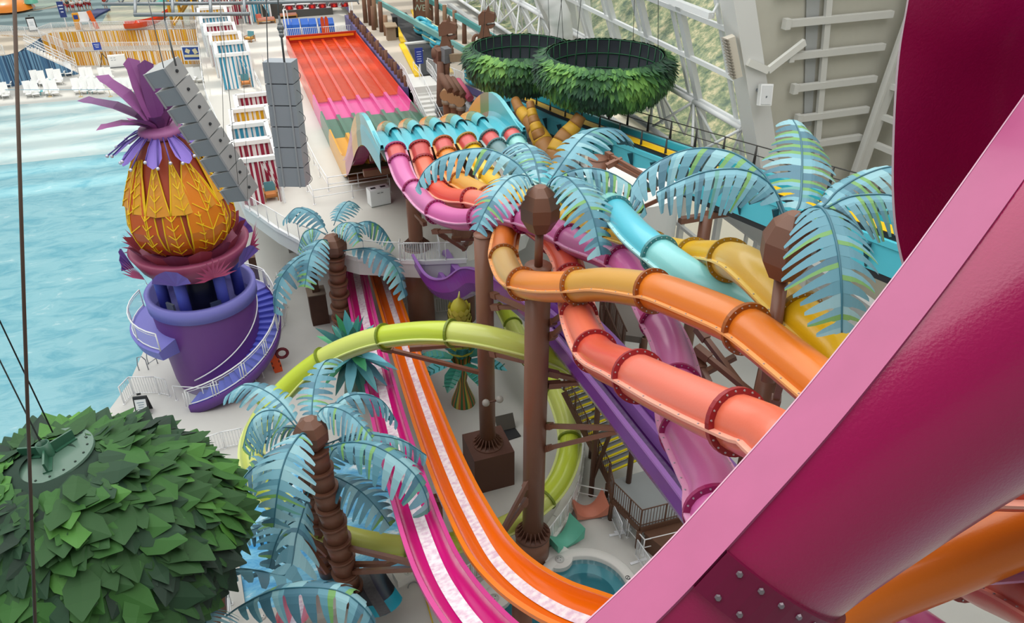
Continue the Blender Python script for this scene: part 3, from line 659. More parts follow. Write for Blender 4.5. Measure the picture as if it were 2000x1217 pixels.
slide_tube('tube_slide', 'yellow tube slide with gold joint rings, passing behind the turquoise tube', [lip(3), (947, 334, 37.2), (963, 356, 35.9), (985, 372, 34.8), (1020, 388, 33.7), (1070, 408, 32.6), (1130, 435, 31.2), (1200, 460, 28.6), (1277, 483, 25.2), (1345, 499, 22.4), (1395, 503, 20), (1442, 513, 17.8), (1477, 535, 16.8), (1550, 606, 15.7), (1632, 682, 14.6), (1720, 765, 13.4)], RT, ['d9b04a', 'dcae14', 'd4ac2c', 'd8a814'], '8f6d14', 'e6c66a', 3.4, first='c0504e')
slide_tube('tube_slide', 'grey-teal tube slide tucked beneath the turquoise one', [lip(4), (1020, 350, 36.8), (1060, 380, 35.2), (1110, 412, 33.4), (1200, 470, 30.2), (1300, 535, 27), (1400, 580, 24), (1500, 640, 21.5), (1640, 730, 19)], RT, ['8fb0ae', '5d7f84'], '3f6064', '9dbcbc', 3.4, first='c0504e')
slide_tube('tube_slide', 'pale turquoise tube slide crossing above the yellow one', [lip(5), (1045, 335, 36.6), (1080, 356, 34.6), (1125, 366, 30.5), (1170, 382, 27), (1212, 425, 23.6), (1252, 468, 21.4), (1328, 527, 19.6), (1400, 573, 19), (1475, 615, 18.9), (1610, 712, 18.3)], RT, ['7fc4c6', '86c3bd', '4fb4c8'], '3d7f86', '9fd0d2', 4.2, first='c0504e')
slide_tube('tube_slide', 'lime green tube slide curling in a wide loop around the brown columns', [(1175, 760, 30.5), (1110, 716, 30), (1060, 692, 29.4), (1000, 672, 29), (930, 656, 29.1), (860, 650, 29.7), (790, 653, 30.7), (720, 665, 31.7), (650, 692, 32.6), (590, 732, 33.1), (545, 775, 33.2), (510, 820, 33), (492, 870, 32.6), (500, 925, 32), (540, 978, 31.6), (600, 1015, 31.2), (660, 1045, 31.1), (740, 1063, 31.2), (800, 1068, 31.5), (880, 1062, 32), (960, 1040, 32.8), (1030, 1004, 33.6), (1082, 955, 34.4), (1108, 900, 35.2), (1112, 850, 36.4), (1097, 793, 38), (1072, 742, 39.8), (1030, 690, 42), (985, 602, 46)], .47, ['b8c83a', 'c3cc66'], '6f7f1e', 'd0d88a', 3.3, bolts=False, cat='tube slide')
slide_tube('tube_slide', 'burnt orange tube half hidden underneath the huge magenta flume', [(1560, 1235, 10.9), (1700, 1160, 10.7), (1850, 1098, 10.5), (2000, 1035, 10.3), (2130, 985, 10.1)], .45, ['d9701a'], '7a3414', 'dd8a4a', 3.0, seam=False)
slide_tube('tube_slide', 'coral tube with bolted side seam just below the burnt orange tube', [(1890, 1105, 12.4), (1950, 1135, 11.8), (2020, 1165, 11), (2120, 1220, 10)], .5, ['d9705c'], '8c2a24', 'e08a78', 3.0)
slide_tube('tube_slide', 'short piece of pink tube peeping out below the burnt orange one', [(1690, 1175, 13), (1740, 1215, 12.4), (1820, 1275, 11.6), (1900, 1330, 11)], .5, ['cc5c9b'], '8a1850', 'd58fb6', 2.4)

# ================================================================ OPEN FLUMES
def flume(name, label, pts, prof, mats, secL=None, cat='water slide', bank=0.0, names=None):
    P0 = [P(*p) for p in pts]
    if name == 'raft_flume': e_ = P0[-1]; P0 += [e_ + V((1.5, -1.2, .3))]
    tot = plen(bez(P0, 200)); N = max(20, int(tot / .35)); path = bez(P0, N); o = thing(name, label, cat, path[0]); fr = []
    for i, p in enumerate(path): fr.append(frame_of(path[min(i + 1, N - 1)] - path[max(i - 1, 0)]))
    for part, pf, m, sm in prof:
        b = MB(); b.sheet([[path[i] + fr[i][1] * x + fr[i][2] * z for x, z in pf] for i in range(N)], 0, sm); b.build(part, m, o)
    return o, path, fr
def trough(wd, h, col, rim, water=None, wx=0.0, ww=.3):
    a = wd / 2; arc = [(-a * math.cos(PI * k / 10), -h * math.sin(PI * k / 10)) for k in range(11)]
    outer = [(x * 1.05, z * 1.05 - .02) for x, z in arc]
    r = [('trough', arc + [(a, 0), (a * 1.05, -.02)] + outer[::-1][1:-1] + [(-a * 1.05, -.02), (-a, 0)], col, True)]
    for s in (-1, 1): r.append(('rim', [(s * a, .0), (s * a, .04), (s * (a + .14), .03), (s * (a + .14), -.1), (s * a, -.03)], rim, False))
    if water: r.append(('water_film', [(wx - ww, -h * .985 * math.sqrt(max(.1, 1 - ((wx - ww) / a) ** 2)) + .03), (wx, -h * .985 * math.sqrt(max(.1, 1 - (wx / a) ** 2)) + .05), (wx + ww, -h * .985 * math.sqrt(max(.1, 1 - ((wx + ww) / a) ** 2)) + .03)], water, True))
    return r
def foam():
    m = bpy.data.materials.new('mat_foam'); m.use_nodes = True; n = m.node_tree; bb = n.nodes['Principled BSDF']; bb.inputs['Roughness'].default_value = .25
    t = n.nodes.new('ShaderNodeTexCoord'); z = n.nodes.new('ShaderNodeTexNoise'); z.inputs['Scale'].default_value = 5; z.inputs['Detail'].default_value = 6; n.links.new(t.outputs['Object'], z.inputs['Vector'])
    r = n.nodes.new('ShaderNodeValToRGB'); e = r.color_ramp.elements; e[0].position = .35; e[0].color = lin('d9bcd0'); e[1].position = .6; e[1].color = lin('f1eaee'); n.links.new(z.outputs[0], r.inputs[0]); n.links.new(r.outputs[0], bb.inputs['Base Color'])
    q = n.nodes.new('ShaderNodeBump'); q.inputs['Strength'].default_value = .4; n.links.new(z.outputs[0], q.inputs['Height']); n.links.new(q.outputs[0], bb.inputs['Normal']); return m
FOAM = foam()
mag_pts = [(672, 440, 56), (684, 480, 52), (695, 540, 47.5), (712, 625, 42.8), (734, 715, 37.5), (762, 830, 31.8), (799, 955, 27), (838, 1067, 23.4), (877, 1142, 20.8), (935, 1217, 18.5), (1020, 1300, 16.2)]
org_pts = [(715, 440, 57), (728, 480, 53), (748, 545, 48), (773, 625, 43.8), (798, 705, 39.4), (842, 830, 32.8), (880, 925, 28.6), (912, 992, 26), (955, 1067, 23.1), (1008, 1122, 21), (1075, 1166, 19.4), (1150, 1197, 18.2), (1260, 1238, 16.8)]
flume('speed_slide', 'magenta open speed slide with white water running down its middle', mag_pts, trough(1.16, .5, M('cc0f78', .18, 0, .6), M('d2408f', .25, 0, .4), FOAM, -.08, .2), None)
flume('speed_slide', 'orange open speed slide bending away at the bottom beside the magenta one', org_pts, trough(1.2, .5, M('ee6a06', .18, 0, .6), M('f07d14', .25, 0, .4), FOAM, -.12, .16), None)
pur = M('7c3aa0', .25, 0, .4); lil = M('a877c6', .35)
pprof = [('trough', [(-.95, 0), (-.9, -.55), (-.7, -.85), (-.3, -1.0), (.3, -1.0), (.6, -.85), (.78, -.4), (.88, .35), (.95, .35), (.88, -.45), (.65, -.95), (.3, -1.1), (-.3, -1.1), (-.78, -.93), (-.98, -.6), (-1.0, 0), (-.95, 0)], pur, False),
         ('rim', [(-.95, 0), (-.95, .04), (-1.3, .04), (-1.3, -.12), (-.95, -.04)], lil, False), ('rim', [(.88, .35), (.88, .39), (1.03, .39), (1.03, .31), (.88, .31)], lil, False),
         ('cover_plate', [(-.72, -.8), (-.5, -.55), (-.3, -.55), (-.2, -.93)], lil, False),
         ('water_film', [(-.15, -.97), (.2, -.96), (.5, -.9)], M('8f7aa8', .15, var=.4, vscale=5), True)]
flume('raft_flume', 'purple open flume with lilac rim dropping straight under the coral tube', [(835, 498, 44), (862, 538, 43), (896, 546, 41.5), (938, 528, 39.2), (990, 542, 35.6), (1055, 585, 31.6), (1125, 655, 28.6), (1200, 742, 26), (1268, 823, 23.6), (1345, 914, 21.4), (1422, 1010, 19.6), (1500, 1110, 18)], pprof, None)
# teal raft conveyor flume with walkway, rising along the glazing
tl = M('3fb4c6', .3, 0, .3); tln = M('2f9aa8', .35)
o = thing('raft_conveyor_flume', 'turquoise raft conveyor flume with yellow belt edges rising along the glazing', 'water slide', (21, 40, 8))
fp = [V((21.0, 66, 6.6)), V((21, 59.9, 7.35)), V((21, 48, 9.05)), V((21, 37.2, 10.85)), V((21, 28, 12.45)), V((21, 18.3, 14.2)), V((21, 6, 16.4))]
def sw(nm, pf, m, sm=False):
    b = MB(); pth = bez(fp, 60); b.sheet([[p + V((x, 0, z)) for x, z in pf] for p in pth], 0, sm); return b.build(nm, m, o)
sw('near_wall', [(0, 0), (-.12, 0), (-.12, -.25), (-.05, -.3), (-.05, -1.35), (.05, -1.35), (.05, 0), (0, 0)], M('58c4d6', .4))
sw('flume_floor', [(.05, -.7), (1.6, -.7)], tln)
sw('belt', [(.06, -.3), (.06, .2), (.12, .2)], BLACK)
sw('belt_edge', [(.12, .22), (.85, .22), (.85, .0), (.12, .0)], M('e6b80a', .5))
sw('far_wall', [(1.6, -.7), (1.7, .3), (2.0, .3), (2.0, -1.0)], tl)
sw('walkway', [(2.0, -.05), (3.0, -.05), (3.0, -.2), (2.0, -.2)], M('6a6d70', .6))
pth = bez(fp, 24)
for p in pth[1:-1]:
    b = MB(); b.add([p + V((-.13, -.05, -.28)), p + V((-.13, .05, -.28)), p + V((-.45, .05, -.3)), p + V((-.45, -.05, -.3)), p + V((-.07, -.05, -1.3)), p + V((-.07, .05, -1.3))], [(0, 3, 4), (1, 5, 2), (0, 1, 2, 3), (3, 2, 5, 4)]); b.build('bracket', M('1f4a56', .5), o)
b = MB()
for p, q in zip(bez(fp, 60), bez(fp, 60)[1:]): b.beam(p + V((.1, 0, -1.5)), q + V((.1, 0, -1.5)), .25, .25)
b.build('support_beam', M('2b2f33', .5), o)
IRON = M('3a3836', .5)
def iron_rail(lab, off, y0, y1):
    r = thing('walkway_railing', lab, 'railing', (21 + off, y0, 9)); pth = [p + V((off, 0, 0)) for p in bez(fp, 90) if y1 <= p.y <= y0]
    for i in range(0, len(pth), 4): q = MB(); q.tube([pth[i] + V((0, 0, -.2)), pth[i] + V((0, 0, 1.05))], [.09, .04], 6); q.build('post', IRON, r)
    q = MB(); q.tube([p + V((0, 0, 1.05)) for p in pth], .03, 6); q.tube([p + V((0, 0, .55)) for p in pth], .025, 6); q.build('rail', IRON, r)
iron_rail('dark iron railing on the far side of the turquoise conveyor flume, by the glazing', 2.9, 63, 8)
iron_rail('dark iron railing on the near side of the turquoise conveyor flume', .2, 64, 27)
# supports of the flume
for y in (55, 47, 38, 29):
    z = 7.35 + (59.9 - y) * .153; b = MB(); b.tube([(20.7, y, 0), (20.7, y, z - 1.6)], .32, 12); b.beam((19.2, y, z - 1.75), (22.8, y, z - 1.75), .3, .3)
    tag(b.build('flume_support', BROWN), {55: 'brown post under the turquoise flume by the rock wall', 47: 'brown post under the turquoise flume behind the yellow-banded trunk', 38: 'brown post under the turquoise flume behind the white tank', 29: 'brown post with T-shaped head under the turquoise flume, by the yellow tube'}[y], 'support')
# upper slide at back: turquoise body slide arriving at the station
pth = bez([P(668, -30, 108), P(700, 10, 102), P(735, 35, 98), P(765, 48, 95)], 24)
b = MB()
b.sheet([[p + V((1.0 * math.cos(PI + PI * k / 8), 0, 1.1 * math.sin(PI + PI * k / 8))) for k in range(9)] for p in pth], 0, True); b.sheet([[p + V((-1.05, 0, -.0)), p + V((-1.25, 0, 0)), p + V((-1.25, 0, -.9))] for p in pth], 0, False)
tag(b.build('body_slide', M('2f9fae', .3, 0, .3)), 'broad turquoise slide coming down at the very back behind the stakes', 'water slide')
# white block (tank) behind the right palms
b = MB(); b.lathe([(2.1, 0), (2.1, 8.3), (0, 8.3)], tuple(G(1215, 520, 0).xy) + (0,), 32, 0)
q0 = P(1222, 430, 38); b = MB(); b.prism([tuple((q0 + V((2.45 * math.cos(a), 2.45 * math.sin(a), 0))).xy) for a in [2 * PI * i / 32 for i in range(32)]], 0, 11.9)
tag(b.build('round_tank', M('dededb', .5)), 'tall plain white round tank standing beneath the turquoise flume', 'tank')

# ================================================================ FOREGROUND MAGENTA FLUME
FB = M('a01152', .28, 0, .5, bump=.10, bscale=40); FF = M('b04f7e', .4, 0, .2, var=.12, vscale=2.5)
fg = thing('raft_flume', 'huge magenta flume with a broad pink bolted flange, largest slide of all', 'water slide', P(1617, 780, 5.5))
path = bez([P(2250, -120, 5.6), P(2120, 95, 5.55), P(2000, 270, 5.5), P(1810, 535, 5.5), P(1617, 780, 5.5), P(1450, 970, 5.5), P(1280, 1153, 5.5), P(1080, 1340, 5.5)], 80)
view = -(ray(1617, 780).normalized()); E2 = []
for i, p in enumerate(path):
    t = (path[min(i + 1, 79)] - path[max(i - 1, 0)]).normalized(); e1 = view.cross(t).normalized()
    if e1.z > 0: e1 = -e1
    E2.append((t, e1, view))
def fgp(i, x, y): t, a, u = E2[i]; return path[i] + a * x + u * y
b = MB(); b.sheet([[fgp(i, x, y) for x, y in ((-.17, -.2), (.15, .1), (.165, .07), (-.155, -.23), (-.17, -.2))] for i in range(80)], 0, False); b.build('flange', FF, fg)
rr_ = 1.25
def cen(i):
    u = (63 - i) / 45; x = min(1.22, -.17 + .55 * u + (.9 * u * u if u > 0 else 0)); x -= .10; return x + .13, .07 - math.sqrt(rr_ * rr_ - x * x)
def arcp(i, r, a0=0, a1=-235, n=34):
    x, y = cen(i); s0 = math.degrees(math.atan2(.07 - y, .13 - x)) + a0; e0_ = -80 if a1 == -235 else s0 - a0 + a1; return [fgp(i, x + r * math.cos(R_(s0 + (e0_ - s0) * k / n)), y + r * math.sin(R_(s0 + (e0_ - s0) * k / n))) for k in range(n + 1)]
for i0, i1 in ((0, 63), (63, 79)):
    b = MB(); b.sheet([arcp(i, rr_) for i in range(i0, i1 + 1)], 0, True); b.sheet([arcp(i, rr_ - .05) for i in range(i0, i1 + 1)], 0, True); b.build('trough_body', FB, fg)
t, a, u = E2[63]
b = MB()
b.sheet([[p + t * .17 for p in arcp(63, rr_ - .02, -1)], [p + t * .17 for p in arcp(63, rr_ + .07, -1)], [p - t * .17 for p in arcp(63, rr_ + .07, -1)], [p - t * .17 for p in arcp(63, rr_ - .02, -1)]], 0, False)
x63, y63 = cen(63); s63 = math.degrees(math.atan2(.07 - y63, .13 - x63))
for k, p in enumerate(arcp(63, rr_ + .07, -8, -160, 18)):
    an = R_(s63 - 8 - 160 * k / 18); nr = a * math.cos(an) + u * math.sin(an); bolt(b, p - t * .11, nr, .026, 1); bolt(b, p + t * .11, nr, .026, 1)
b.build('joint_flange', [M('6e0c38', .4), M('8a8087', .4, .6)], fg)
b = MB(); b.sheet([[fgp(i, x, y) for x, y in ((-.174, -.204), (-.164, -.19))] for i in range(80)], 0, False); b.build('flange_edge', M('d3a3b8', .5), fg)
# high splash wall on the far side of the flume
lf = [P(1790, -90, 5.7), P(1775, 0, 5.9), P(1757, 110, 6.2), P(1748, 240, 6.5), P(1746, 380, 6.8), P(1757, 480, 7.0), P(1790, 600, 7.2)]
rt = [P(2350, -160, 5.3), P(2330, -40, 5.5), P(2300, 90, 5.8), P(2280, 240, 6.1), P(2260, 380, 6.4), P(2240, 480, 6.6), P(2220, 600, 6.8)]
lf = bez(lf, 24); rt = bez(rt, 24); rows = []
for p, q in zip(lf, rt): rows.append([p.lerp(q, s) + view * (-.75 * math.sin(PI * s)) for s in [k / 14 for k in range(15)]])
b = MB(); b.sheet(rows, 0, True); b.sheet([[p - view * .06 for p in r] for r in rows], 0, True); b.build('splash_wall', FB, fg)
b = MB(); b.sheet([[p + view * .01, p - view * .07 + (q - p).normalized() * -.012] for p, q in zip(lf, rt)], 0, False); b.build('wall_edge', M('b9a3ab', .5), fg)

# ================================================================ BROWN COLUMNS AND BRACES
def column(label, x, y, z0, z1, r, collar=None, block=None, steps=(), struts=()):
    o = thing('support_column', label, 'column', (x, y, 0)); b = MB()
    if steps:
        for (za, zb, ra) in steps: b.tube([(x, y, za), (x, y, zb)], ra, 28)
    b.tube([(x, y, z0), (x, y, z1)], r, 28); b.build('shaft', BROWN, o)
    b = MB(); b.lathe([(r, z1 - .02), (r + .02, z1), (r + .02, z1 + .04), (0, z1 + .04)], (x, y, 0), 28); b.build('cap_plate', BROWN, o)
    if collar:
        zc, rc = collar; b = MB(); b.lathe([(r + .01, zc - .02), (rc, zc - .02), (rc, zc + .06), (r + .01, zc + .06)], (x, y, 0), 32)
        for k in range(18):
            a = 2 * PI * k / 18; d = V((math.cos(a), math.sin(a), 0)); c = V((x, y, zc + .06)); n_ = V((-d.y, d.x, 0)) * .02
            b.add([c + d * r - n_, c + d * rc * .97 - n_, c + d * r - n_ + V((0, 0, .4)), c + d * r + n_, c + d * rc * .97 + n_, c + d * r + n_ + V((0, 0, .4))], [(0, 1, 2), (3, 5, 4), (1, 4, 5, 2), (0, 3, 4, 1)])
            bolt(b, c + d * (rc - .07), V((0, 0, 1)), .035, 0)
        b.build('base_collar', BROWND, o)
    if block:
        w_, h_ = block; b = MB(); b.box((x, y, h_ / 2), (w_, w_, h_)); ob = b.build('concrete_block', M('5a3a2e', .6), o)
    for (p, q) in struts:
        b = MB(); b.beam(P(*p), P(*q), .16, .16); c = P(*p); b.beam(c, c + (P(*q) - c).normalized() * .5, .24, .24); b.build('strut', BROWN, o)
    return o
cA = G(955, 930, 0); cB = G(1040, 1085, 0)
column('brown column standing on a square brown plinth inside the lime loop', 8.1, 25.7, 2.1, 13.1, .37, (2.15, .72), (1.95, 2.15), (), [((800, 680, 31.6), (920, 672, 32)), ((745, 679, 33), (935, 727, 33)), ((962, 575, 31.2), (1046, 613, 27.5)), ((962, 600, 31.3), (1012, 600, 30)), ((960, 690, 32.6), (1030, 707, 30))])
column('tallest thick brown column, topped by a pole with a faceted bud', 8.35, 20.5, 0, 14.4, .44, (1.45, .75), None, [(0, 1.42, .72)], [((1068, 727, 28), (1135, 743, 28.6)), ((1070, 752, 28.2), (1142, 747, 28.6)), ((1066, 832, 29.2), (1205, 836, 24.6)), ((1064, 877, 29.8), (1210, 842, 24.6)), ((1035, 935, 30.4), (978, 1042, 31.6)), ((1033, 970, 30.9), (981, 1044, 31.8)), ((1074, 633, 26.8), (1102, 612, 25)), ((1074, 660, 27), (1102, 635, 25.5))])
column('stepped brown column rising through the front edge of the upper deck', 8.35, 39.6, 0, 11.9, .42, (5.65, .82), None, [(0, 5.62, .82)], [((846, 452, 40), (884, 452, 39)), ((858, 456, 40), (908, 488, 41)), ((830, 438, 41), (812, 420, 42))])
column('brown column behind the deck corner under the pink tube', 11.1, 39.3, 0, 10.2, .62, None, None, (), [((882, 467, 41), (936, 467, 41)), ((905, 487, 42), (930, 440, 40))])
column('brown braced column between the coral tube and the gold tube section', *P(1497, 760, 21).xy, 0, 14.6, .3, None, None, (), [((1359, 679, 22), (1480, 778, 21)), ((1362, 640, 23), (1450, 756, 21.6)), ((1359, 694, 22.2), (1385, 748, 21.6)), ((1350, 742, 22.5), (1436, 697, 22.5)), ((1510, 800, 20), (1530, 730, 19)), ((1440, 640, 23), (1500, 700, 21.5))])
column('thin brown column tight beside the braced brown column', *P(1483, 752, 22).xy, 0, 14.4, .13)
column('short brown column between the speed slides', *P(850, 1000, 31).xy, 0, P(850, 985, 31).z, .3, None, None, (), [((838, 975, 30.5), (868, 970, 30.5))])
column('dark brown pier under the bend of the orange speed slide', *P(1020, 1160, 22).xy, 0, P(1010, 1140, 21.4).z - 1.0, .3)
column('brown column in front of the round tank', *P(1165, 345, 37).xy, 0, P(1165, 300, 37).z, .45, None, None, (), [((1185, 300, 37), (1290, 360, 33)), ((1180, 310, 37), (1260, 352, 34)), ((1220, 380, 33), (1282, 368, 32)), ((1232, 415, 33), (1340, 366, 31)), ((1185, 325, 36), (1215, 310, 36))])
# lone wooden posts with planter boxes
def post_planter(label, x, y, h, top, tilt=0):
    o = thing('boxed_post', label, 'post', (x, y, 0)); b = MB(); b.box((x, y, h / 2), (1.05, 1.05, h)); b.build('timber_casing', M('54362a', .6, var=.25, vscale=2.5), o)
    b = MB(); b.box((x, y, h - .02), (1.12, 1.12, .06)); b.build('casing_rim', M('7a6a5c', .6), o)
    b = MB(); b.box((x, y, (h + top) / 2), (.42, .42, top - h)); b.build('timber_post', M('5d4130', .7, var=.3, vscale=3), o)
post_planter('dark timber-boxed post below the deck, left of the purple tower stairs', *G(517, 625, 0).xy, 2.2, 4.6)
post_planter('dark timber-boxed post below the deck behind the rear palm', *G(626, 626, 0).xy, 2.2, 4.6)
# ================================================================ METAL PALMS
LEAFC = [M('578b9b', .5), M('6c9fae', .5), M('467284', .5), M('83afb8', .5), M('6a9a58', .5), M('5a958c', .5)]
RIB = M('2a6576', .4, 0, .2)
def frond(root, pts, hw, n=15, droop=.5, seed=0, wts=(4, 4, 3, 2, 2, 1), side=None, start=.12, slant=.35, cols=None):
    rnd = random.Random(seed); W = [V(p) if isinstance(p, V) else P(*p) for p in pts]; n = int(n * .82); N = n + 1; full = bez(W, 60)
    path = [full[int(59 * (start + (1 - start) * k / n))] for k in range(N)]
    h = V((W[-1].x - W[0].x, W[-1].y - W[0].y, 0))
    if side is None: sd = h.normalized().cross(V((0, 0, 1)))
    else: sd = V(side).normalized()
    b = MB(); LC = cols or LEAFC; picks = []
    for k in range(n): picks.append(rnd.choices(range(len(LC)), wts[:len(LC)])[0])
    for k in range(n):
        t0 = k / n; t1 = (k + 1) / n; tm = (t0 + t1) / 2
        T = (path[k + 1] - path[k]); sl = T.length; T = T.normalized(); u = sd.cross(T); u.normalize()
        if u.z < -.2 and False: u = -u
        shp = hw * min(1, .42 + 1.9 * tm) * (1 if tm < .55 else 1 - (tm - .55) * 1.35)
        for sg in (-1, 1):
            s_ = shp * rnd.uniform(.92, 1.06); rows = []
            for c, wd, in ((0, 1.0), (.24, 1.0), (.33, .8), (.55, .7), (.78, .56), (.94, .36), (1.0, .26)):
                mid = path[k].lerp(path[k + 1], .5) + T * (slant * s_ * c ** 1.3)
                x = s_ * c * (1 - .12 * c * droop); dz = -droop * s_ * c * c * .85
                ct = mid + sd * (sg * x) + u * dz; rows.append([ct - T * (sl * .5 * wd), ct + T * (sl * .08 * wd), ct + T * (sl * .5 * wd)])
            q_ = picks[(k + (1 if sg > 0 else 0)) % n]; b.sheet([r[:2] for r in rows], q_ if q_ not in (4, 5) else rnd.randrange(3), False); b.sheet([r[1:] for r in rows], q_ if rnd.random() < .55 or q_ == 4 else picks[(k * 3 + 1) % n], False)
    ob = b.build('frond', LC, root)
    b = MB(); th = max(.03, hw * .035); b.tube(full, [th * (1 - .5 * i / 59) for i in range(60)], 6); b.build('midrib', RIB, ob)
    return ob
def facet_head(root, c, r, h, seed=0, name='faceted_bud'):
    b = MB(); n = 7
    b.lathe([(r * .12, 0), (r * .55, h * .06), (r * .96, h * .34), (r, h * .62), (r * .72, h * .86), (r * .3, h), (0, h)], c, n, 0, False, False, None, .4); return b.build(name, M('6f4c3c', .5, 0, .1), root)
def palm(label, base, top, r0, r1, segs, head, fronds, cat='palm', hs=1):
    o = thing('metal_palm', label, cat, base); base = V(base); top = V(top)
    for k in range(segs):
        p = base.lerp(top, k / segs); q = base.lerp(top, (k + 1) / segs); ra = r0 + (r1 - r0) * k / segs
        b = MB(); ax = (q - p).normalized(); _, a, u = frame_of(ax, V((0, 1, 0)))
        b.loft([b.ring(p, a, u, ra * .86, 20), b.ring(p.lerp(q, .84), a, u, ra * 1.0, 20)], 0, True); b.loft([b.ring(p.lerp(q, .84), a, u, ra * 1.06, 20), b.ring(q, a, u, ra * 1.09, 20)], 0, True); b.build('trunk_segment', BROWN, o)
    facet_head(o, top + V(head[0:3]) if len(head) == 5 else top, head[-2], head[-1])
    return o
D = 26.6; hp = P(612, 862, 26.6)
fp_ = palm('tall metal palm with ringed brown trunk rising from the splash pool', G(689, 1172, 0), P(614, 875, 27), .52, .46, 9, (.62, 1.35), [])
for i, (pts, hw, dr) in enumerate([
    ([(588, 838, 26.6), (550, 787, 27.2), (512, 760, 27.6), (475, 752, 27.8), (443, 772, 27.8)], .85, .7),
    ([(609, 826, 26.8), (610, 785, 28), (617, 742, 29), (634, 707, 29.6), (655, 700, 30.2)], .72, .5),
    ([(630, 832, 26.8), (662, 785, 27.6), (700, 770, 28.2), (745, 782, 28.6), (776, 824, 28.6)], .75, .8),
    ([(614, 838, 26.4), (625, 802, 26.6), (647, 795, 26.6), (680, 807, 26.4), (712, 837, 26.1), (727, 856, 25.9)], .85, .7),
    ([(580, 836, 26.6), (555, 810, 26.6), (532, 801, 26.7), (505, 808, 26.7), (486, 832, 26.6), (474, 876, 26.4)], .8, 1.0),
    ([(598, 850, 26), (590, 847, 25.6), (574, 864, 25.1), (558, 895, 24.7), (546, 938, 24.4), (539, 985, 24.3), (535, 1030, 24.4)], 1.12, .35),
    ([(634, 875, 26.3), (682, 864, 25.8), (732, 871, 25.4), (778, 898, 25.1), (812, 930, 24.9), (832, 968, 24.9), (838, 1000, 25)], .95, 1.0),
    ([(636, 868, 26.8), (690, 850, 27.3), (740, 851, 27.7), (790, 863, 28), (833, 890, 28.2)], .8, .9),
    ([(600, 842, 27), (560, 835, 28), (520, 845, 29), (490, 880, 29.5)], .8, .8)]):
    frond(fp_, pts, hw, 14, dr, 100 + i)
sp_ = palm('shorter metal palm half hidden behind the tall ringed trunk', G(640, 1120, 0), P(612, 955, 29.5), .4, .36, 6, (.5, 1.1), [])
for i, (pts, hw, dr) in enumerate([
    ([(632, 935, 29), (650, 930, 28.6), (680, 943, 28.2), (712, 966, 27.9), (740, 997, 27.7), (762, 1028, 27.7)], .95, .5),
    ([(590, 950, 29), (560, 920, 28.6), (520, 902, 28.3), (490, 918, 28), (463, 952, 27.9)], 1.15, .5),
    ([(600, 960, 29), (575, 985, 28), (555, 1025, 27.4), (537, 1065, 27.1), (526, 1110, 27.1)], 1.1, .4),
    ([(588, 960, 29), (545, 1010, 28.4), (505, 1030, 28), (480, 1040, 27.8), (462, 1058, 27.7)], .8, .7),
    ([(604, 958, 28.8), (580, 1040, 26.6), (562, 1120, 25.4), (505, 1114, 24.9), (460, 1112, 24.8), (425, 1136, 24.8)], .95, .7),
    ([(634, 940, 29), (650, 880, 29.6), (690, 872, 29.8), (720, 890, 29.8)], .8, .8)]):
    frond(sp_, pts, hw, 13, dr, 140 + i)
lp_ = palm('low metal palm with large faceted brown bud tucked beside the hanging leafy ball', G(400, 1300, 0), P(402, 1210, 24), .45, .42, 6, (.85, 1.55), [])
for i, (pts, hw, dr) in enumerate([
    ([(440, 1205, 23.6), (470, 1184, 23.2), (512, 1162, 22.8), (552, 1150, 22.5), (625, 1148, 22.2), (680, 1162, 22), (725, 1205, 22), (738, 1250, 22.2)], .85, 1.0),
    ([(405, 1200, 23.6), (404, 1192, 23), (402, 1215, 22.4), (400, 1260, 22.1)], .95, .5)]):
    frond(lp_, pts, hw, 14, dr, 160 + i)
bp_ = palm('rear metal palm rising through the curve of the upper deck', G(672, 662, 0), P(655, 500, 43.6), .58, .5, 7, (.78, 1.35), [])
for i, (pts, hw, dr) in enumerate([
    ([(640, 455, 43.4), (622, 427, 43.8), (600, 411, 44), (577, 407, 44.2), (555, 428, 44.2)], .95, .8),
    ([(652, 440, 43.6), (661, 417, 44.6), (673, 399, 45.4), (684, 393, 46), (701, 406, 46.2)], .85, .6),
    ([(648, 452, 43), (668, 436, 42.4), (690, 440, 41.9), (702, 472, 41.6)], .95, .7),
    ([(668, 452, 43.4), (712, 433, 43.6), (745, 446, 43.8), (771, 484, 43.8)], .8, .9),
    ([(636, 458, 43.2), (612, 447, 43.2), (592, 458, 43.2), (582, 490, 43)], 1.0, 1.1),
    ([(643, 470, 42.8), (624, 470, 42), (606, 500, 41.4), (595, 560, 41)], 1.1, .45),
    ([(638, 488, 43), (602, 495, 42.6), (575, 511, 42.2), (550, 541, 42), (538, 575, 41.8), (537, 612, 41.8)], 1.0, .6),
    ([(670, 490, 43), (712, 485, 42.5), (745, 497, 42.2), (775, 526, 42), (792, 580, 42)], 1.05, .6)]):
    frond(bp_, pts, hw, 14, dr, 180 + i)
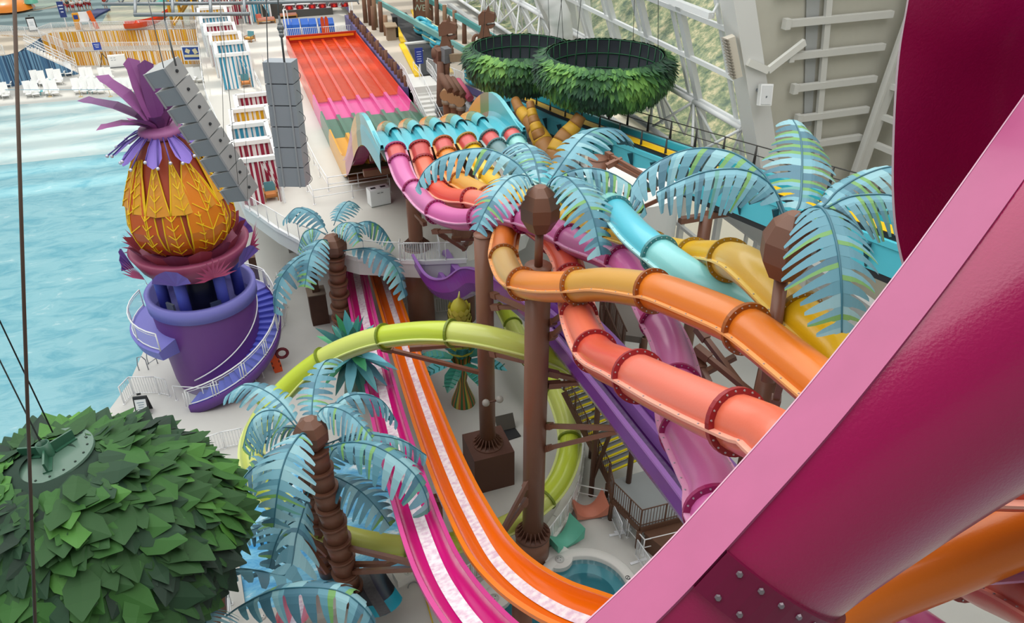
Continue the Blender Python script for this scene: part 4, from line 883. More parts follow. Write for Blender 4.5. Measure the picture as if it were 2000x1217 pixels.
# buds on poles, with bigger fronds
def pole_palm(label, base, pole_top, hr, hh):
    o = thing('metal_palm', label, 'palm', base); b = MB(); b.tube([base, pole_top], .14, 12); b.build('pole', BROWN, o); facet_head(o, pole_top, hr, hh); return o
cp = pole_palm('metal palm with round faceted bud on a pole on top of the tallest column', V((8.35, 20.5, 14.44)), V((8.4, 20.6, 15.6)), .66, 1.62)
for i, (pts, hw, dr) in enumerate([
    ([(1040, 362, 25), (1028, 340, 25.3), (1000, 312, 25.6), (943, 290, 26), (875, 301, 26.2), (832, 330, 26.3), (812, 368, 26.3)], .8, 1.05),
    ([(1050, 372, 24.7), (1030, 346, 24.4), (1010, 343, 24), (988, 354, 23.6), (955, 398, 23.1), (930, 450, 22.9)], .85, .5),
    ([(1070, 370, 24.6), (1083, 348, 24.2), (1108, 347, 23.7), (1135, 376, 23.1), (1157, 420, 22.7), (1174, 498, 22.5)], .92, .35),
    ([(1072, 365, 25), (1100, 340, 25.1), (1140, 329, 25.2), (1178, 333, 25.2), (1216, 350, 25.2), (1248, 377, 25.1), (1263, 418, 25)], .78, 1.0),
    ([(1066, 365, 25.2), (1084, 338, 25.8), (1107, 305, 26.6), (1140, 266, 27.4), (1175, 250, 28), (1213, 256, 28.5), (1227, 284, 28.7)], .95, .55),
    ([(1056, 362, 25.3), (1050, 335, 26.2), (1042, 305, 27.3), (1028, 284, 28.2), (1008, 280, 28.8), (985, 300, 29.2)], .95, .6)]):
    frond(cp, pts, hw, 16, dr, 200 + i)
rp = pole_palm('metal palm with the broadest fronds and a tall faceted bud, beside the magenta flume', P(1500, 745, 15.6), P(1526, 545, 15.1), .54, 1.42)
for i, (pts, hw, dr) in enumerate([
    ([(1535, 430, 15.16), (1560, 402, 15.40), (1566, 350, 15.97), (1566, 290, 16.63), (1560, 255, 17.03), (1549, 234, 17.36)], .85, .55),
    ([(1530, 425, 15.24), (1500, 352, 15.65), (1470, 322, 15.89), (1434, 300, 16.14), (1390, 290, 16.30), (1345, 292, 16.46), (1300, 308, 16.54), (1255, 338, 16.54), (1235, 365, 16.54)], .85, 1.0),
    ([(1536, 425, 15.00), (1515, 376, 15.08), (1490, 348, 15.08), (1452, 332, 15.08), (1412, 331, 15.08), (1370, 338, 15.00), (1318, 358, 14.91), (1283, 376, 14.83)], .8, .95),
    ([(1545, 440, 15.00), (1605, 404, 15.08), (1637, 372, 15.24), (1685, 343, 15.40), (1745, 326, 15.48), (1800, 345, 15.48)], .8, .75),
    ([(1548, 445, 14.83), (1600, 415, 14.67), (1650, 388, 14.59), (1690, 381, 14.51), (1745, 383, 14.43), (1800, 410, 14.43)], .7, 1.0),
    ([(1545, 440, 14.67), (1590, 405, 14.18), (1612, 414, 13.85), (1628, 453, 13.53), (1638, 500, 13.28), (1644, 565, 13.12), (1644, 650, 13.12)], .96, .4)]):
    frond(rp, pts, hw * .98, 16, dr * 1.2, 230 + i)

# ================================================================ LEAFY HANGING BUSHES
GREENS = [M('2f5a34', .6), M('3d6d35', .6), M('234a33', .6), M('55863f', .55), M('1c3b2c', .6), M('6c9c46', .55)]
def add_leaf(b, p, nrm, down, L, Wd, mi, curl, rnd):
    nrm = nrm.normalized(); dn = (down - nrm * down.dot(nrm)); dn.normalize(); sd = nrm.cross(dn); rows = []
    for c, wd in ((0, .35), (.3, .9), (.62, .8), (1, .05)):
        lift = .04 + curl * c * c
        q = p + dn * (L * c) + nrm * (lift * L)
        rows.append([q - sd * (Wd * wd * .5) - nrm * (.06 * L * wd), q, q + sd * (Wd * wd * .5) - nrm * (.06 * L * wd)])
    b.sheet(rows, mi, False)
def bowl_bush(name, label, c, R, seed, nleaf, L):
    rnd = random.Random(seed); c = V(c); o = thing(name, label, 'bush', c - V((0, 0, 3.2)))
    prof = [(.86, 0.1), (.93, -.1), (.985, -.5), (1.0, -1.0), (.96, -1.6), (.86, -2.15), (.7, -2.5)]; k = R / 4.4
    pr = [(r * R, z * k) for r, z in prof]
    b = MB(); b.lathe(pr, c, 48, 0); b.build('outer_shell', M('1d3a2a', .8), o)
    b = MB(); b.lathe([(.84 * R, .1 * k), (.84 * R, -.3 * k), (.82 * R, -1.9 * k), (0, -2.0 * k)], c, 48, 0); b.build('inner_lining', M('2b3138', .8, var=.3, vscale=.9), o)
    b = MB()
    for i in range(30):
        a = 2 * PI * i / 30; d = V((math.cos(a), math.sin(a), 0)); b.tube([c + d * (.835 * R) + V((0, 0, .1 * k)), c + d * (.815 * R) + V((0, 0, -1.85 * k))], .035, 5)
    for z, r in ((-.85, .825), (.05, .84), (-1.8, .81)): b.tube([c + V((r * R * math.cos(2 * PI * i / 48), r * R * math.sin(2 * PI * i / 48), z * k)) for i in range(49)], .035, 5)
    b.build('frame', M('1f5a3a', .5), o)
    b = MB()
    for i in range(nleaf):
        u = rnd.random() ** .85; s = u * (len(pr) - 1); j = min(int(s), len(pr) - 2); f = s - j; r = pr[j][0] * (1 - f) + pr[j + 1][0] * f; z = pr[j][1] * (1 - f) + pr[j + 1][1] * f
        dr = pr[j + 1][0] - pr[j][0]; dzz = pr[j + 1][1] - pr[j][1]; a = rnd.random() * 2 * PI; d = V((math.cos(a), math.sin(a), 0)); nrm = d * (-dzz) + V((0, 0, dr)); nrm.normalize()
        if nrm.dot(d) < 0 and abs(dzz) > .01: nrm = -nrm
        patch = math.sin(a * 5 + seed) + math.sin(z * 2.3 + a * 2) + rnd.uniform(-1, 1) * .9
        mi = 5 if patch > 1.5 else 3 if patch > .8 else 1 if patch > 0 else 0 if patch > -.9 else 2 if patch > -1.6 else 4
        dn = d * dr + V((0, 0, dzz)) + V((-d.y, d.x, 0)) * rnd.uniform(-.5, .5) * .3
        if j >= 4: dn = dn + V((0, 0, -1.6)); nrm = (nrm + d * .5).normalized()
        add_leaf(b, c + d * r + V((0, 0, z)) + nrm * rnd.uniform(0, .05), nrm, dn, L * rnd.uniform(.7, 1.3), L * .55 * rnd.uniform(.8, 1.2), mi, rnd.uniform(-.05, .3), rnd)
    b.build('foliage', GREENS, o)
    b = MB()
    for i in range(4):
        a = .6 + i * PI / 2; p = c + V((.85 * R * math.cos(a), .85 * R * math.sin(a), .1)); b.tube([p, p + V((-2.2 * math.cos(a), -2.2 * math.sin(a), 20))], .02, 4)
    b.build('suspension_cable', M('5c6063', .5), o)
    return o
bowl_bush('leafy_canopy', 'open leafy bowl canopy with dark lined inside, overlapping its twin in front', P(1182, 106, 46.5), 4.15, 3, 3600, .62)
bowl_bush('leafy_canopy', 'open leafy bowl canopy further back, partly covered by its twin', P(1020, 92, 53), 4.0, 8, 2800, .62)
# closed bush hanging in the left foreground
rnd = random.Random(21); c = P(158, 1040, 21.1); RB = 3.9
nb = thing('leafy_ball', 'huge closed ball of overlapping dark green leaves hung from a round bolted plate', 'bush', c - V((0, 0, 3.2)))
prf = [(.18, 2.6), (.36, 2.36), (.58, 1.85), (.78, 1.2), (.92, .55), (1.0, -.1), (.99, -.7), (.9, -1.4), (.72, -2.0), (.45, -2.4)]; ax = V((0, 0, 1))
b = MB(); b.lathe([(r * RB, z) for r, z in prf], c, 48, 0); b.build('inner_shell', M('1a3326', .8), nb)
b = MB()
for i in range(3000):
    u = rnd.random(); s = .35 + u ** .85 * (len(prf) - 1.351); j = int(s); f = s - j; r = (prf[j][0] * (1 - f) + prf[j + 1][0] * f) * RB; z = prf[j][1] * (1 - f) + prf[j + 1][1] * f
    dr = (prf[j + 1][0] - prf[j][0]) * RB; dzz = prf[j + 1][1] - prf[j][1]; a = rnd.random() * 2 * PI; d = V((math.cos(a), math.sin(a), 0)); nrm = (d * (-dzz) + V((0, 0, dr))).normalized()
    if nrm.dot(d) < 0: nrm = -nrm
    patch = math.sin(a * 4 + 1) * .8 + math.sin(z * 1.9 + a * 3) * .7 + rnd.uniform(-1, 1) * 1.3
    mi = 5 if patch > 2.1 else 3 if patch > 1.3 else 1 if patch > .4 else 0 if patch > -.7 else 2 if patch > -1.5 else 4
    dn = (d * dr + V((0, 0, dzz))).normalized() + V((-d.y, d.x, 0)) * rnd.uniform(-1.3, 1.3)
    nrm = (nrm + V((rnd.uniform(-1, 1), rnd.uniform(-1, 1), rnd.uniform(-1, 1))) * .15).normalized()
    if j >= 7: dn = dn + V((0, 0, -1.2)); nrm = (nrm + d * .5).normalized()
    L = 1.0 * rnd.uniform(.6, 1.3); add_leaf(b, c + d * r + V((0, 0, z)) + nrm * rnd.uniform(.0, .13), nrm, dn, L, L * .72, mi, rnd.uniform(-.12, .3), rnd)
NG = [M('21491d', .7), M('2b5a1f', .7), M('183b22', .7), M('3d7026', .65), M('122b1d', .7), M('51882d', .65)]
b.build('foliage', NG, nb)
pt = P(97, 893, 20.05); nrm = V((-.10, .05, 1)).normalized()
b = MB(); b.lathe([(0, .06), (1.1, .06), (1.12, 0)], pt, 40, 0, False, False, nrm); DG = M('4d6a5b', .45, 0, .2)
for i in range(18): a = 2 * PI * i / 18; _, e1, e2 = frame_of(nrm, V((0, 1, .01))); bolt(b, pt + (e1 * math.cos(a) + e2 * math.sin(a)) * .95 + nrm * .06, nrm, .035, 1)
b.build('top_plate', [DG, M('20302a', .5)], nb)
b = MB(); b.lathe([(.17, .0), (.17, .42), (.14, .42), (.14, .05)], pt + nrm * .06, 16, 0, True, False, nrm)
for i in range(3):
    a = .4 + 2 * PI * i / 3; dv = e1 * math.cos(a) + e2 * math.sin(a); b.beam(pt + dv * .16 + nrm * .22, pt + dv * .75 + nrm * .2, .05, .3, 0, nrm); b.beam(pt + dv * .16 + nrm * .08, pt + dv * .75 + nrm * .08, .22, .04, 0, nrm)
b.build('hanger_bracket', M('2c5a45', .4, 0, .2), nb)
b = MB(); 
for p_, q_ in ((P(103, 845, 19.8), P(-30, 565, 19.5)), (P(78, 862, 19.7), P(-20, 665, 19.6))): b.tube([p_, p_ + (q_ - p_) * 6], .02, 5); b.build('suspension_cable', M('3a3d3d', .5), nb)
b = MB(); b.tube([P(26, -60, 8.5), P(47, 600, 9.5), P(70, 1260, 10.4)], .022, 8)
tag(b.build('suspension_cable', M('4f3f35', .5, .3)), 'dark rusty steel cable running past the hanging leafy ball and wave pool', 'cable')
# yellow-banded trunk below the bowls
o = thing('banded_trunk', 'forked ochre tree trunk with brown bands below the leafy bowl canopies', 'tree', P(1072, 345, 48))
OC = [M('c89a2a', .5), M('9a6a34', .5)]
def limb(pts, rs, nm):
    ob = None; pth = bez([P(*p) for p in pts], 25)
    for k in range(6):
        i0 = k * 4; b = MB(); rr = [rs[0] + (rs[1] - rs[0]) * (i0 + q) / 24 for q in range(5)]; b.tube(pth[i0:i0 + 5], rr, 14); b.build(nm, OC[k % 2], o)
limb([(1080, 345, 47), (1070, 300, 47.5), (1055, 268, 48.2), (1036, 238, 49), (1016, 215, 50), (1006, 195, 50.5)], (.85, .3), 'trunk_band')
limb([(1062, 285, 47.8), (1052, 262, 47.8), (1042, 232, 48), (1035, 200, 48.2)], (.5, .25), 'branch_band')
limb([(1082, 340, 46.4), (1088, 300, 46.4), (1102, 270, 46.3), (1120, 248, 46.2), (1135, 225, 46)], (.85, .35), 'trunk_band')
# agave clump
o = thing('metal_agave', 'teal metal agave with broad pointed leaves under the lime loop', 'plant', G(690, 770, 0)); c = P(690, 692, 36)
b = MB(); b.tube([G(690, 770, 0), c], [.5, .35], 10); b.build('stem', M('3f6a58', .5), o); rnd = random.Random(5)
AG = [M('4f97a0', .45), M('3d8176', .45), M('63aabc', .45), M('3f8f62', .45), M('2d6464', .45)]
for i in range(40):
    el = [1.25, .8, .35, -.15, -.6][i // 8]; a = 2 * PI * (i % 8) / 8 + (i // 8) * .4 + rnd.uniform(-.15, .15); L = 2.15 * rnd.uniform(.85, 1.1); d = V((math.cos(a) * math.cos(el), math.sin(a) * math.cos(el), math.sin(el))); _, s_, u = frame_of(d); rows = []
    for cc, wd in ((0, .5), (.25, .95), (.55, 1), (.8, .6), (1, .04)):
        q = c + d * (L * cc) + V((0, 0, -.45 * cc * cc * math.cos(el))); rows.append([q - s_ * (.26 * wd) + u * .06 * wd, q, q + s_ * (.26 * wd) + u * .06 * wd])
    b = MB(); b.sheet(rows, 0, False); b.build('leaf', AG[rnd.randrange(5)], o)
# yellow cone plant on hourglass planter
bx = G(905, 786, 0); o = thing('cone_plant', 'chartreuse scaled cone plant on a striped hourglass planter', 'plant', bx)
def hour(h1='3f7a3a', h2='b8824a'):
    m = stripes('3a7a40', 'b0703f', 9, 'XY', .5, .5, noise=1, third='c7b24f'); return m
b = MB(); hp_ = [(.66, 0), (.62, .25), (.32, 1.1), (.23, 1.5), (.3, 1.9), (.55, 2.9)]
for j in range(30):
    a0_, a1_ = 2 * PI * j / 30, 2 * PI * (j + 1) / 30; b.sheet([[bx + V((r * math.cos(a0_), r * math.sin(a0_), z)), bx + V((r * math.cos(a1_), r * math.sin(a1_), z))] for r, z in hp_], (0, 1, 0, 2, 1)[j % 5], False)
b.build('planter', [M('2f6a3a', .5), M('a8683a', .5), M('b9a848', .5)], o)
c0_ = bx + V((0, 0, 3.5)); CK = [M('b3aa35', .5), M('a89d3c', .5), M('c2b94a', .5)]
b = MB(); b.lathe([(.58, 0), (.56, 1.2), (.5, 2.4), (.42, 2.75), (.3, 3.0), (0, 3.3)], c0_, 20, 0); b.build('cone_core', CK[0], o)
b = MB()
for r_ in range(9):
    z = .05 + r_ * .29; R = .66 - .017 * r_
    for j in range(11):
        a = 2 * PI * (j + .5 * (r_ % 2)) / 11; d = V((math.cos(a), math.sin(a), 0)); s_ = V((-d.y, d.x, 0)); q = c0_ + d * R + V((0, 0, z)); w_ = .21
        b.add([q - s_ * w_, q - s_ * w_ * .9 + V((0, 0, .28)) + d * .03, q + V((0, 0, .46)) + d * .05, q + s_ * w_ * .9 + V((0, 0, .28)) + d * .03, q + s_ * w_], [(0, 1, 2, 3, 4)], r_ % 3)
b.build('scale_rows', CK, o)
b = MB(); b.tube([c0_ + V((0, 0, 3.2)), c0_ + V((.05, 0, 3.6))], [.08, .02], 6); b.build('tip', M('d8d27a', .5), o)
pm = [M('2f7a66', .5), M('1f5f52', .5), M('46929a', .5)]
for i in range(16):
    lo_ = i % 2; a = 2 * PI * i / 16 + .2; el = .95 if lo_ else .1; L = 1.7 if lo_ else 2.0; d = V((math.cos(a) * math.cos(el), math.sin(a) * math.cos(el), math.sin(el))); _, s_, u = frame_of(d); rows = []; st = bx + V((0, 0, 2.9 if not lo_ else 3.1)) + V((d.x, d.y, 0)) * .5
    for cc, wd in ((0, .35), (.25, .8), (.55, 1), (.8, .7), (1, .04)): q = st + d * (L * cc) + V((0, 0, -.5 * cc * cc * (1 - lo_))); rows.append([q - s_ * (.42 * wd) + u * .12 * wd, q, q + s_ * (.42 * wd) + u * .12 * wd])
    b = MB(); b.sheet(rows, 0, False); ob = b.build('leaf', pm[i % 3], o)
    q = MB()
    for k in range(5): t_ = rows[1 + k // 2][1].lerp(rows[2 + k // 2][1], .5 * (k % 2)); q.beam(t_ + u * .01, t_ + s_ * .3 + d * .18 + u * .06, .05, .02, 0, u); q.beam(t_ + u * .01, t_ - s_ * .3 + d * .18 + u * .06, .05, .02, 0, u)
    q.build('leaf_stripe', pm[(i + 2) % 3], ob)
# ================================================================ FLOWER TOWER
TX, TY = -3.7, 38.9
tw = thing('flower_tower', 'purple round lifeguard tower crowned by a giant orange and yellow flower bud', 'tower', (TX, TY, 0))
PU = M('6c3b86', .5, 0, .1, var=.05); PUL = M('7a78c4', .5); PUD = M('4d3190', .5); BLU = M('4a52b4', .45)
def tl_(r, z, a): return V((TX + r * math.cos(a), TY + r * math.sin(a), z))
b = MB(); b.lathe([(2.35, 0), (2.45, .5), (2.72, 5.0)], (TX, TY, 0), 48, 0); b.build('drum', PU, tw)
b = MB(); b.lathe([(2.72, 5.0), (2.82, 5.0), (2.84, 5.75), (2.55, 5.75), (2.55, 4.7), (0, 4.7)], (TX, TY, 0), 48, 0); b.build('drum_rim', PUL, tw)
b = MB()
for a in (R_(-115), R_(-55), R_(10), R_(70), R_(130), R_(190)): b = MB(); b.tube([tl_(1.9, 4.7, a), tl_(1.9, 7.5, a)], .3, 14); b.build('pillar', BLU, tw)
b = MB(); b.lathe([(0, 4.72), (1.3, 4.72), (1.3, 7.2), (0, 7.2)], (TX, TY, 0), 20, 0); b.build('core_wall', M('1f2440', .4), tw)
for k, a in enumerate((R_(-70), R_(-140))):
    b = MB(); p = tl_(2.0, 5.3, a); b.box(p, (.55, .12, .75), 0, Matrix.Rotation(a - PI / 2, 3, 'Z')); b.build('equipment_panel', [M('39425a', .3), M('6a717c', .3)][k], tw)
# collar bowl
CO = M('8a3f5c', .5); CO2 = M('9c4050', .5)
b = MB(); b.lathe([(1.6, 6.5), (2.25, 6.55), (2.6, 6.95), (2.98, 7.8), (2.8, 7.85), (2.3, 7.7), (1.6, 7.9)], (TX, TY, 0), 40, 0); b.build('collar_bowl', CO, tw)
def petal(nm, c, d, up_, L, Wd, mat, curl=0.0, fold=.12, shape=((0, .6), (.3, 1), (.65, .8), (1, .03))):
    d = d.normalized(); s_ = d.cross(up_).normalized(); u = s_.cross(d); rows = []
    for cc, wd in shape: q = c + d * (L * cc) + u * (curl * cc * cc * L); rows.append([q - s_ * (Wd * .5 * wd) + u * (fold * wd * Wd), q, q + s_ * (Wd * .5 * wd) + u * (fold * wd * Wd)])
    b = MB(); b.sheet(rows, 0, False); return b.build(nm, mat, tw)
for i in range(14):
    a = 2 * PI * i / 14; d = V((math.cos(a) * .55, math.sin(a) * .55, .85)); petal('collar_petal', tl_(2.3, 7.55, a), d, V((-math.cos(a), -math.sin(a), .3)), 1.25, 1.35, CO2 if i % 2 else M('7c3450', .5), .0)
# pink spiky fans and violet scallop fans round the collar
for i in range(10):
    a = 2 * PI * i / 10 + .02; d = V((math.cos(a), math.sin(a), 0)); s_ = V((-d.y, d.x, 0)); c = tl_(2.86, 6.95, a); b = MB()
    if i % 2 == 0:
        for k in range(11):
            t_ = -1.3 + 2.6 * k / 10; dr = V((0, 0, 1)) * math.cos(t_) + s_ * math.sin(t_) + d * .45; p2 = V((0, 0, 1)) * math.cos(t_ + .16) + s_ * math.sin(t_ + .16); p3 = V((0, 0, 1)) * math.cos(t_ - .16) + s_ * math.sin(t_ - .16); L = 1.45 - .25 * abs(t_)
            b.add([c, c + p3 * .55 + d * .27, c + dr * L, c + p2 * .55 + d * .27], [(0, 1, 2, 3)], 0)
        b.build('spiky_fan', M('c0507c', .5), tw)
    else:
        n = 9; pts = [c - V((0, 0, .1))]
        for k in range(n + 1): t_ = -1.25 + 2.5 * k / n; L = 1.0; pts.append(c + (V((0, 0, 1)) * math.cos(t_) + s_ * math.sin(t_)) * L + d * (.42 + (.06 if k % 2 else 0)))
        b.add(pts, [(0, k, k + 1) for k in range(1, n + 1)], 0); b.build('scallop_fan', M('7058b0', .5), tw)
# orange bud with leaf panels
def bud_leaf_mat(base, vein):
    return M(base, .4, 0, .15)
ORG_ = M('c4561c', .4, 0, .15); YEL = M('e2a512', .4, 0, .15); RUST = M('a8452a', .45); OR2 = M('d97b16', .4, 0, .15); VEIN = M('e8bf1c', .45)
b = MB(); b.lathe([(1.7, 7.9), (2.25, 8.6), (2.42, 9.4), (2.3, 10.3), (1.95, 11.2), (1.5, 12.2), (1.0, 13.2), (.7, 13.6)], (TX, TY, 0), 36, 0); b.build('bud_core', RUST, tw)
def rad(z):
    k = [(7.9, 1.7), (8.6, 2.25), (9.4, 2.42), (10.3, 2.3), (11.2, 1.95), (12.2, 1.5), (13.2, 1.0), (13.8, .6)]
    for (a, ra), (c, rc) in zip(k, k[1:]):
        if a <= z <= c: return ra + (rc - ra) * (z - a) / (c - a)
    return 1.7
def panel(nm, a, z0, z1, half, wfun, mat, off, vein=True):
    rows = []; n = 10
    for k in range(n + 1):
        z = z0 + (z1 - z0) * k / n; hw = half * wfun(k / n); r = rad(z) + off; rows.append([tl_(r - .04, z, a - hw / r), tl_(r + .1, z, a), tl_(r - .04, z, a + hw / r)])
    b = MB(); b.sheet(rows, 0, False); ob = b.build(nm, mat, tw)
    if vein:
        q = MB(); q.tube([r[1] + (r[1] - V((TX, TY, r[1].z))).normalized() * .02 for r in rows], .024, 5)
        for k in range(1, n, 2):
            for s_ in (0, 2):
                p = rows[k][1]; e = rows[min(n, k + 1)][1].lerp(rows[min(n, k + 1)][s_], .62); o_ = (p - V((TX, TY, p.z))).normalized() * .05; q.beam(p + o_, e + o_, .045, .02, 0, o_)
        q.build('leaf_vein', VEIN, ob)
        q = MB(); 
        for s_ in (0, 2): q.tube([r[s_] for r in rows], .04, 5)
        q.build('leaf_edge', VEIN, ob)
for i in range(4):
    a = R_(-58) + 2 * PI * i / 4
    panel('bud_leaf', a, 8.0, 12.7, 1.0, lambda t: math.sin(PI * min(1, .28 + .72 * t)) ** .8 if t < .99 else .02, ORG_ if i % 2 else OR2, .16)
for i in range(12):
    a = R_(-82) + 2 * PI * i / 12; panel('hood_leaf', a, 10.4, 12.75, .6, lambda t: (1 - t) ** 1.0 + .02, M('d28c2e', .4, 0, .15) if i % 2 else M('d99a2a', .4, 0, .15), .14)
for i in range(12):
    a = R_(-97) + 2 * PI * i / 12; panel('inner_leaf', a, 8.05, 10.4, .55, lambda t: 1 - .25 * t, ORG_ if i % 2 else M('cf6a14', .4, 0, .15), .05)
# violet petal skirt, stamens, pink disc, plume leaves
b = MB(); b.lathe([(.9, 13.55), (1.02, 13.75), (.95, 13.95), (0, 14.1)], (TX, TY, 0), 28, 0); b.build('plume_disc', M('9a5a8c', .5), tw)
for i in range(9):
    a = 2 * PI * i / 9 + .3; d = V((math.cos(a), math.sin(a), -.62)); petal('skirt_petal', tl_(.85, 13.75, a), d, V((0, 0, 1)), 1.75, .75, M('7a62b8', .5), -.05, .05, ((0, .35), (.35, .8), (.7, 1), (.9, .7), (1, .1)))
for i in range(26):
    st = MB(); tp = MB()
    a = 2 * PI * i / 26; L = 1.35 + .35 * (i % 3) / 2; p = tl_(.85, 13.8, a); q = tl_(.85 + L, 13.8 - .75 - .25 * (i % 2), a); st.tube([p, (p + q) / 2 + V((0, 0, .1)), q], .035, 5); tp.sphere(q, .085, 8); so = st.build('stamen', M('54418f', .5), tw); tp.build('stamen_tip', M('c9c6d6', .15, .3), so)
PL = [M('81477f', .5), M('67366c', .5), M('924d88', .5)]
for i, (a, el, L, W_, cu) in enumerate(((R_(165), 1.22, 3.0, 1.25, -.3), (R_(172), .95, 2.9, 1.1, -.5), (R_(188), .6, 2.1, .9, -.5), (R_(120), 1.35, 3.2, .9, -.1), (R_(60), 1.25, 2.6, .8, -.2), (R_(20), 1.0, 2.2, .8, -.3), (R_(-40), 1.1, 1.6, .8, -.15), (R_(-90), 1.0, 1.2, .7, -.2), (R_(-130), .9, 1.5, .8, -.3), (R_(210), .7, 1.4, .6, -.3), (R_(90), 1.4, 3.0, .8, -.05), (R_(-10), .9, 1.6, .7, -.3))):
    d = V((math.cos(a) * math.cos(el), math.sin(a) * math.cos(el), math.sin(el))); petal('plume_leaf', tl_(.35, 13.9, a), d, V((-math.cos(a), -math.sin(a), 1.2)), L, W_, PL[i % 3], cu, .16, ((0, .5), (.3, .9), (.6, 1), (.85, .75), (.93, .9), (1, .03)))
for ch_ in list(tw.children):
    if ch_.name.split('.')[0] in ('collar_bowl', 'collar_petal', 'spiky_fan', 'scallop_fan', 'bud_core', 'bud_leaf', 'hood_leaf', 'inner_leaf', 'plume_disc', 'skirt_petal', 'stamen', 'plume_leaf'): ch_.location.z += .55
# wrap-around stair: ramped stringer rising anticlockwise around the front
A0, A1 = R_(-118), R_(28); n = 22
b = MB(); rows_o = []; 
for k in range(n + 1):
    a = A0 + (A1 - A0) * k / n; z = .35 + 3.6 * k / n; rows_o.append([tl_(2.5, z - .6, a), tl_(3.7, z - .55, a), tl_(3.8, z + .1, a), tl_(3.68, z + .1, a), tl_(3.66, z - .25, a), tl_(2.5, z - .25, a)])
b.sheet(rows_o, 0, True); b.build('stair_stringer', M('5f3a86', .5), tw)
for k in range(n):
    a = A0 + (A1 - A0) * (k + .5) / n; z = .35 + 3.6 * (k + .6) / n; da = (A1 - A0) / n * .55; b = MB()
    top = [tl_(2.5, z, a - da), tl_(3.68, z, a - da), tl_(3.68, z, a + da), tl_(2.5, z, a + da)]; bot = [p - V((0, 0, .32)) for p in top]
    b.add(top + bot, [(0, 1, 2, 3), (0, 4, 5, 1), (1, 5, 6, 2), (2, 6, 7, 3), (3, 7, 4, 0)]); b.build('stair_tread', M('4f56c0' if k % 2 else '5a62cc', .5), tw)
def plat(a0, a1, z, r1, nm):
    b = MB(); rows = [[tl_(2.6, z, a), tl_(r1, z, a), tl_(r1 + .05, z - .05, a), tl_(r1 - .1, z - .6, a), tl_(2.6, z - .9, a)] for a in [a0 + (a1 - a0) * k / 16 for k in range(17)]]; b.sheet(rows, 0, False); b.add([rows[0][k] for k in range(5)] + [rows[-1][k] for k in range(5)], [(0, 1, 2, 3, 4), (9, 8, 7, 6, 5)]); b.build(nm, [PUL], tw)
plat(R_(28), R_(105), 4.0, 3.9, 'landing'); plat(R_(150), R_(232), 4.0, 3.9, 'balcony')
def rail_arc(pts, nm, h=1.05, glass=True, posts=None, r=.04):
    q = MB(); q.tube([p + V((0, 0, h)) for p in pts], r, 6); q.tube([p + V((0, 0, .1)) for p in pts], r * .8, 6); q.tube([p + V((0, 0, h - .14)) for p in pts], r * .5, 6); q.build(nm, WHITE, tw)
    q = MB()
    for i in range(0, len(pts), 3):
        q = MB(); q.tube([pts[i], pts[i] + V((0, 0, h))], r * .9, 6)
        if posts: 
            for s_ in (.16, -.16):
                dd = (pts[min(i + 1, len(pts) - 1)] - pts[max(0, i - 1)]).normalized() * s_; q.tube([pts[i] + dd, pts[i] + dd + V((0, 0, h - .14))], r * .6, 6)
        q.build('rail_post', WHITE, tw)
    if glass:
        q = MB()
        for p, e in zip(pts, pts[1:]): q.add([p + V((0, 0, .15)), e + V((0, 0, .15)), e + V((0, 0, h - .15)), p + V((0, 0, h - .15))], [(0, 1, 2, 3)])
        q.build('clear_panel', M('cfdfe8', .05, alpha=.18), tw)
rail_arc([tl_(3.72, .45 + 3.6 * k / 18, A0 + (A1 - A0) * k / 18) for k in range(19)], 'stair_rail', 1.05, True, True)
rail_arc([tl_(3.8, 4.0, R_(28 + 77 * k / 12)) for k in range(13)], 'landing_rail'); rail_arc([tl_(3.8, 4.0, R_(150 + 82 * k / 9)) for k in range(10)], 'balcony_rail')
b = MB(); b.tube([tl_(2.68 + .02 * k / 20, 1.35 + 3.6 * k / 20, A0 + (A1 - A0) * .92 * k / 20) for k in range(21)], .035, 6); b.build('wall_handrail', WHITE, tw)
# ground things round the tower -------------------------------------------------------------------
rail_run('pool_gate', 'white barred fence with gate joining the foot of the purple tower stairs', [G(243, 790), G(262, 770), G(312, 770), G(332, 775)], 1.2, WHITE, 1.2, .14)
b = None
rail_run('handrail_curve', 'low curved white rail in front of the purple tower stairs', [G(345, 782), G(402, 786), G(450, 775), G(500, 745), G(515, 738)], 1.0, WHITE, 1.7, 0, False)
rail_run('deck_fence', 'white barred fence behind the hanging bush near the splash pool', [G(405, 888), G(440, 876), G(480, 868)], 1.1, WHITE, 1.5, .13)
rail_run('deck_fence', 'white barred fence behind the orange rescue board and purple tower', [G(540, 660), G(556, 635), G(560, 600), G(545, 560)], 1.1, WHITE, 1.5, .15)
rail_run('deck_fence', 'white barred fence below the deck between the thick columns', [G(775, 622), G(800, 620), G(850, 612), G(900, 606)], 1.1, WHITE, 1.5, .15)
# pool ladder
o = thing('pool_ladder', 'steel pool ladder with two hoops at the island edge', 'ladder', G(300, 715)); b = MB()
for px, py in ((290, 722), (308, 710)):
    p = G(px, py); q = p + V((-.5, .1, 0)); b.tube([p, p + V((0, 0, .7)), p.lerp(q, .3) + V((0, 0, .95)), p.lerp(q, .8) + V((0, 0, .9)), q + V((0, 0, .4)), q + V((0, 0, -.1))], .03, 6)
b.build('hoop', STEEL, o); b = MB(); b.tube([G(287, 712), G(305, 700)], .03, 6); b.build('rung', STEEL, o)
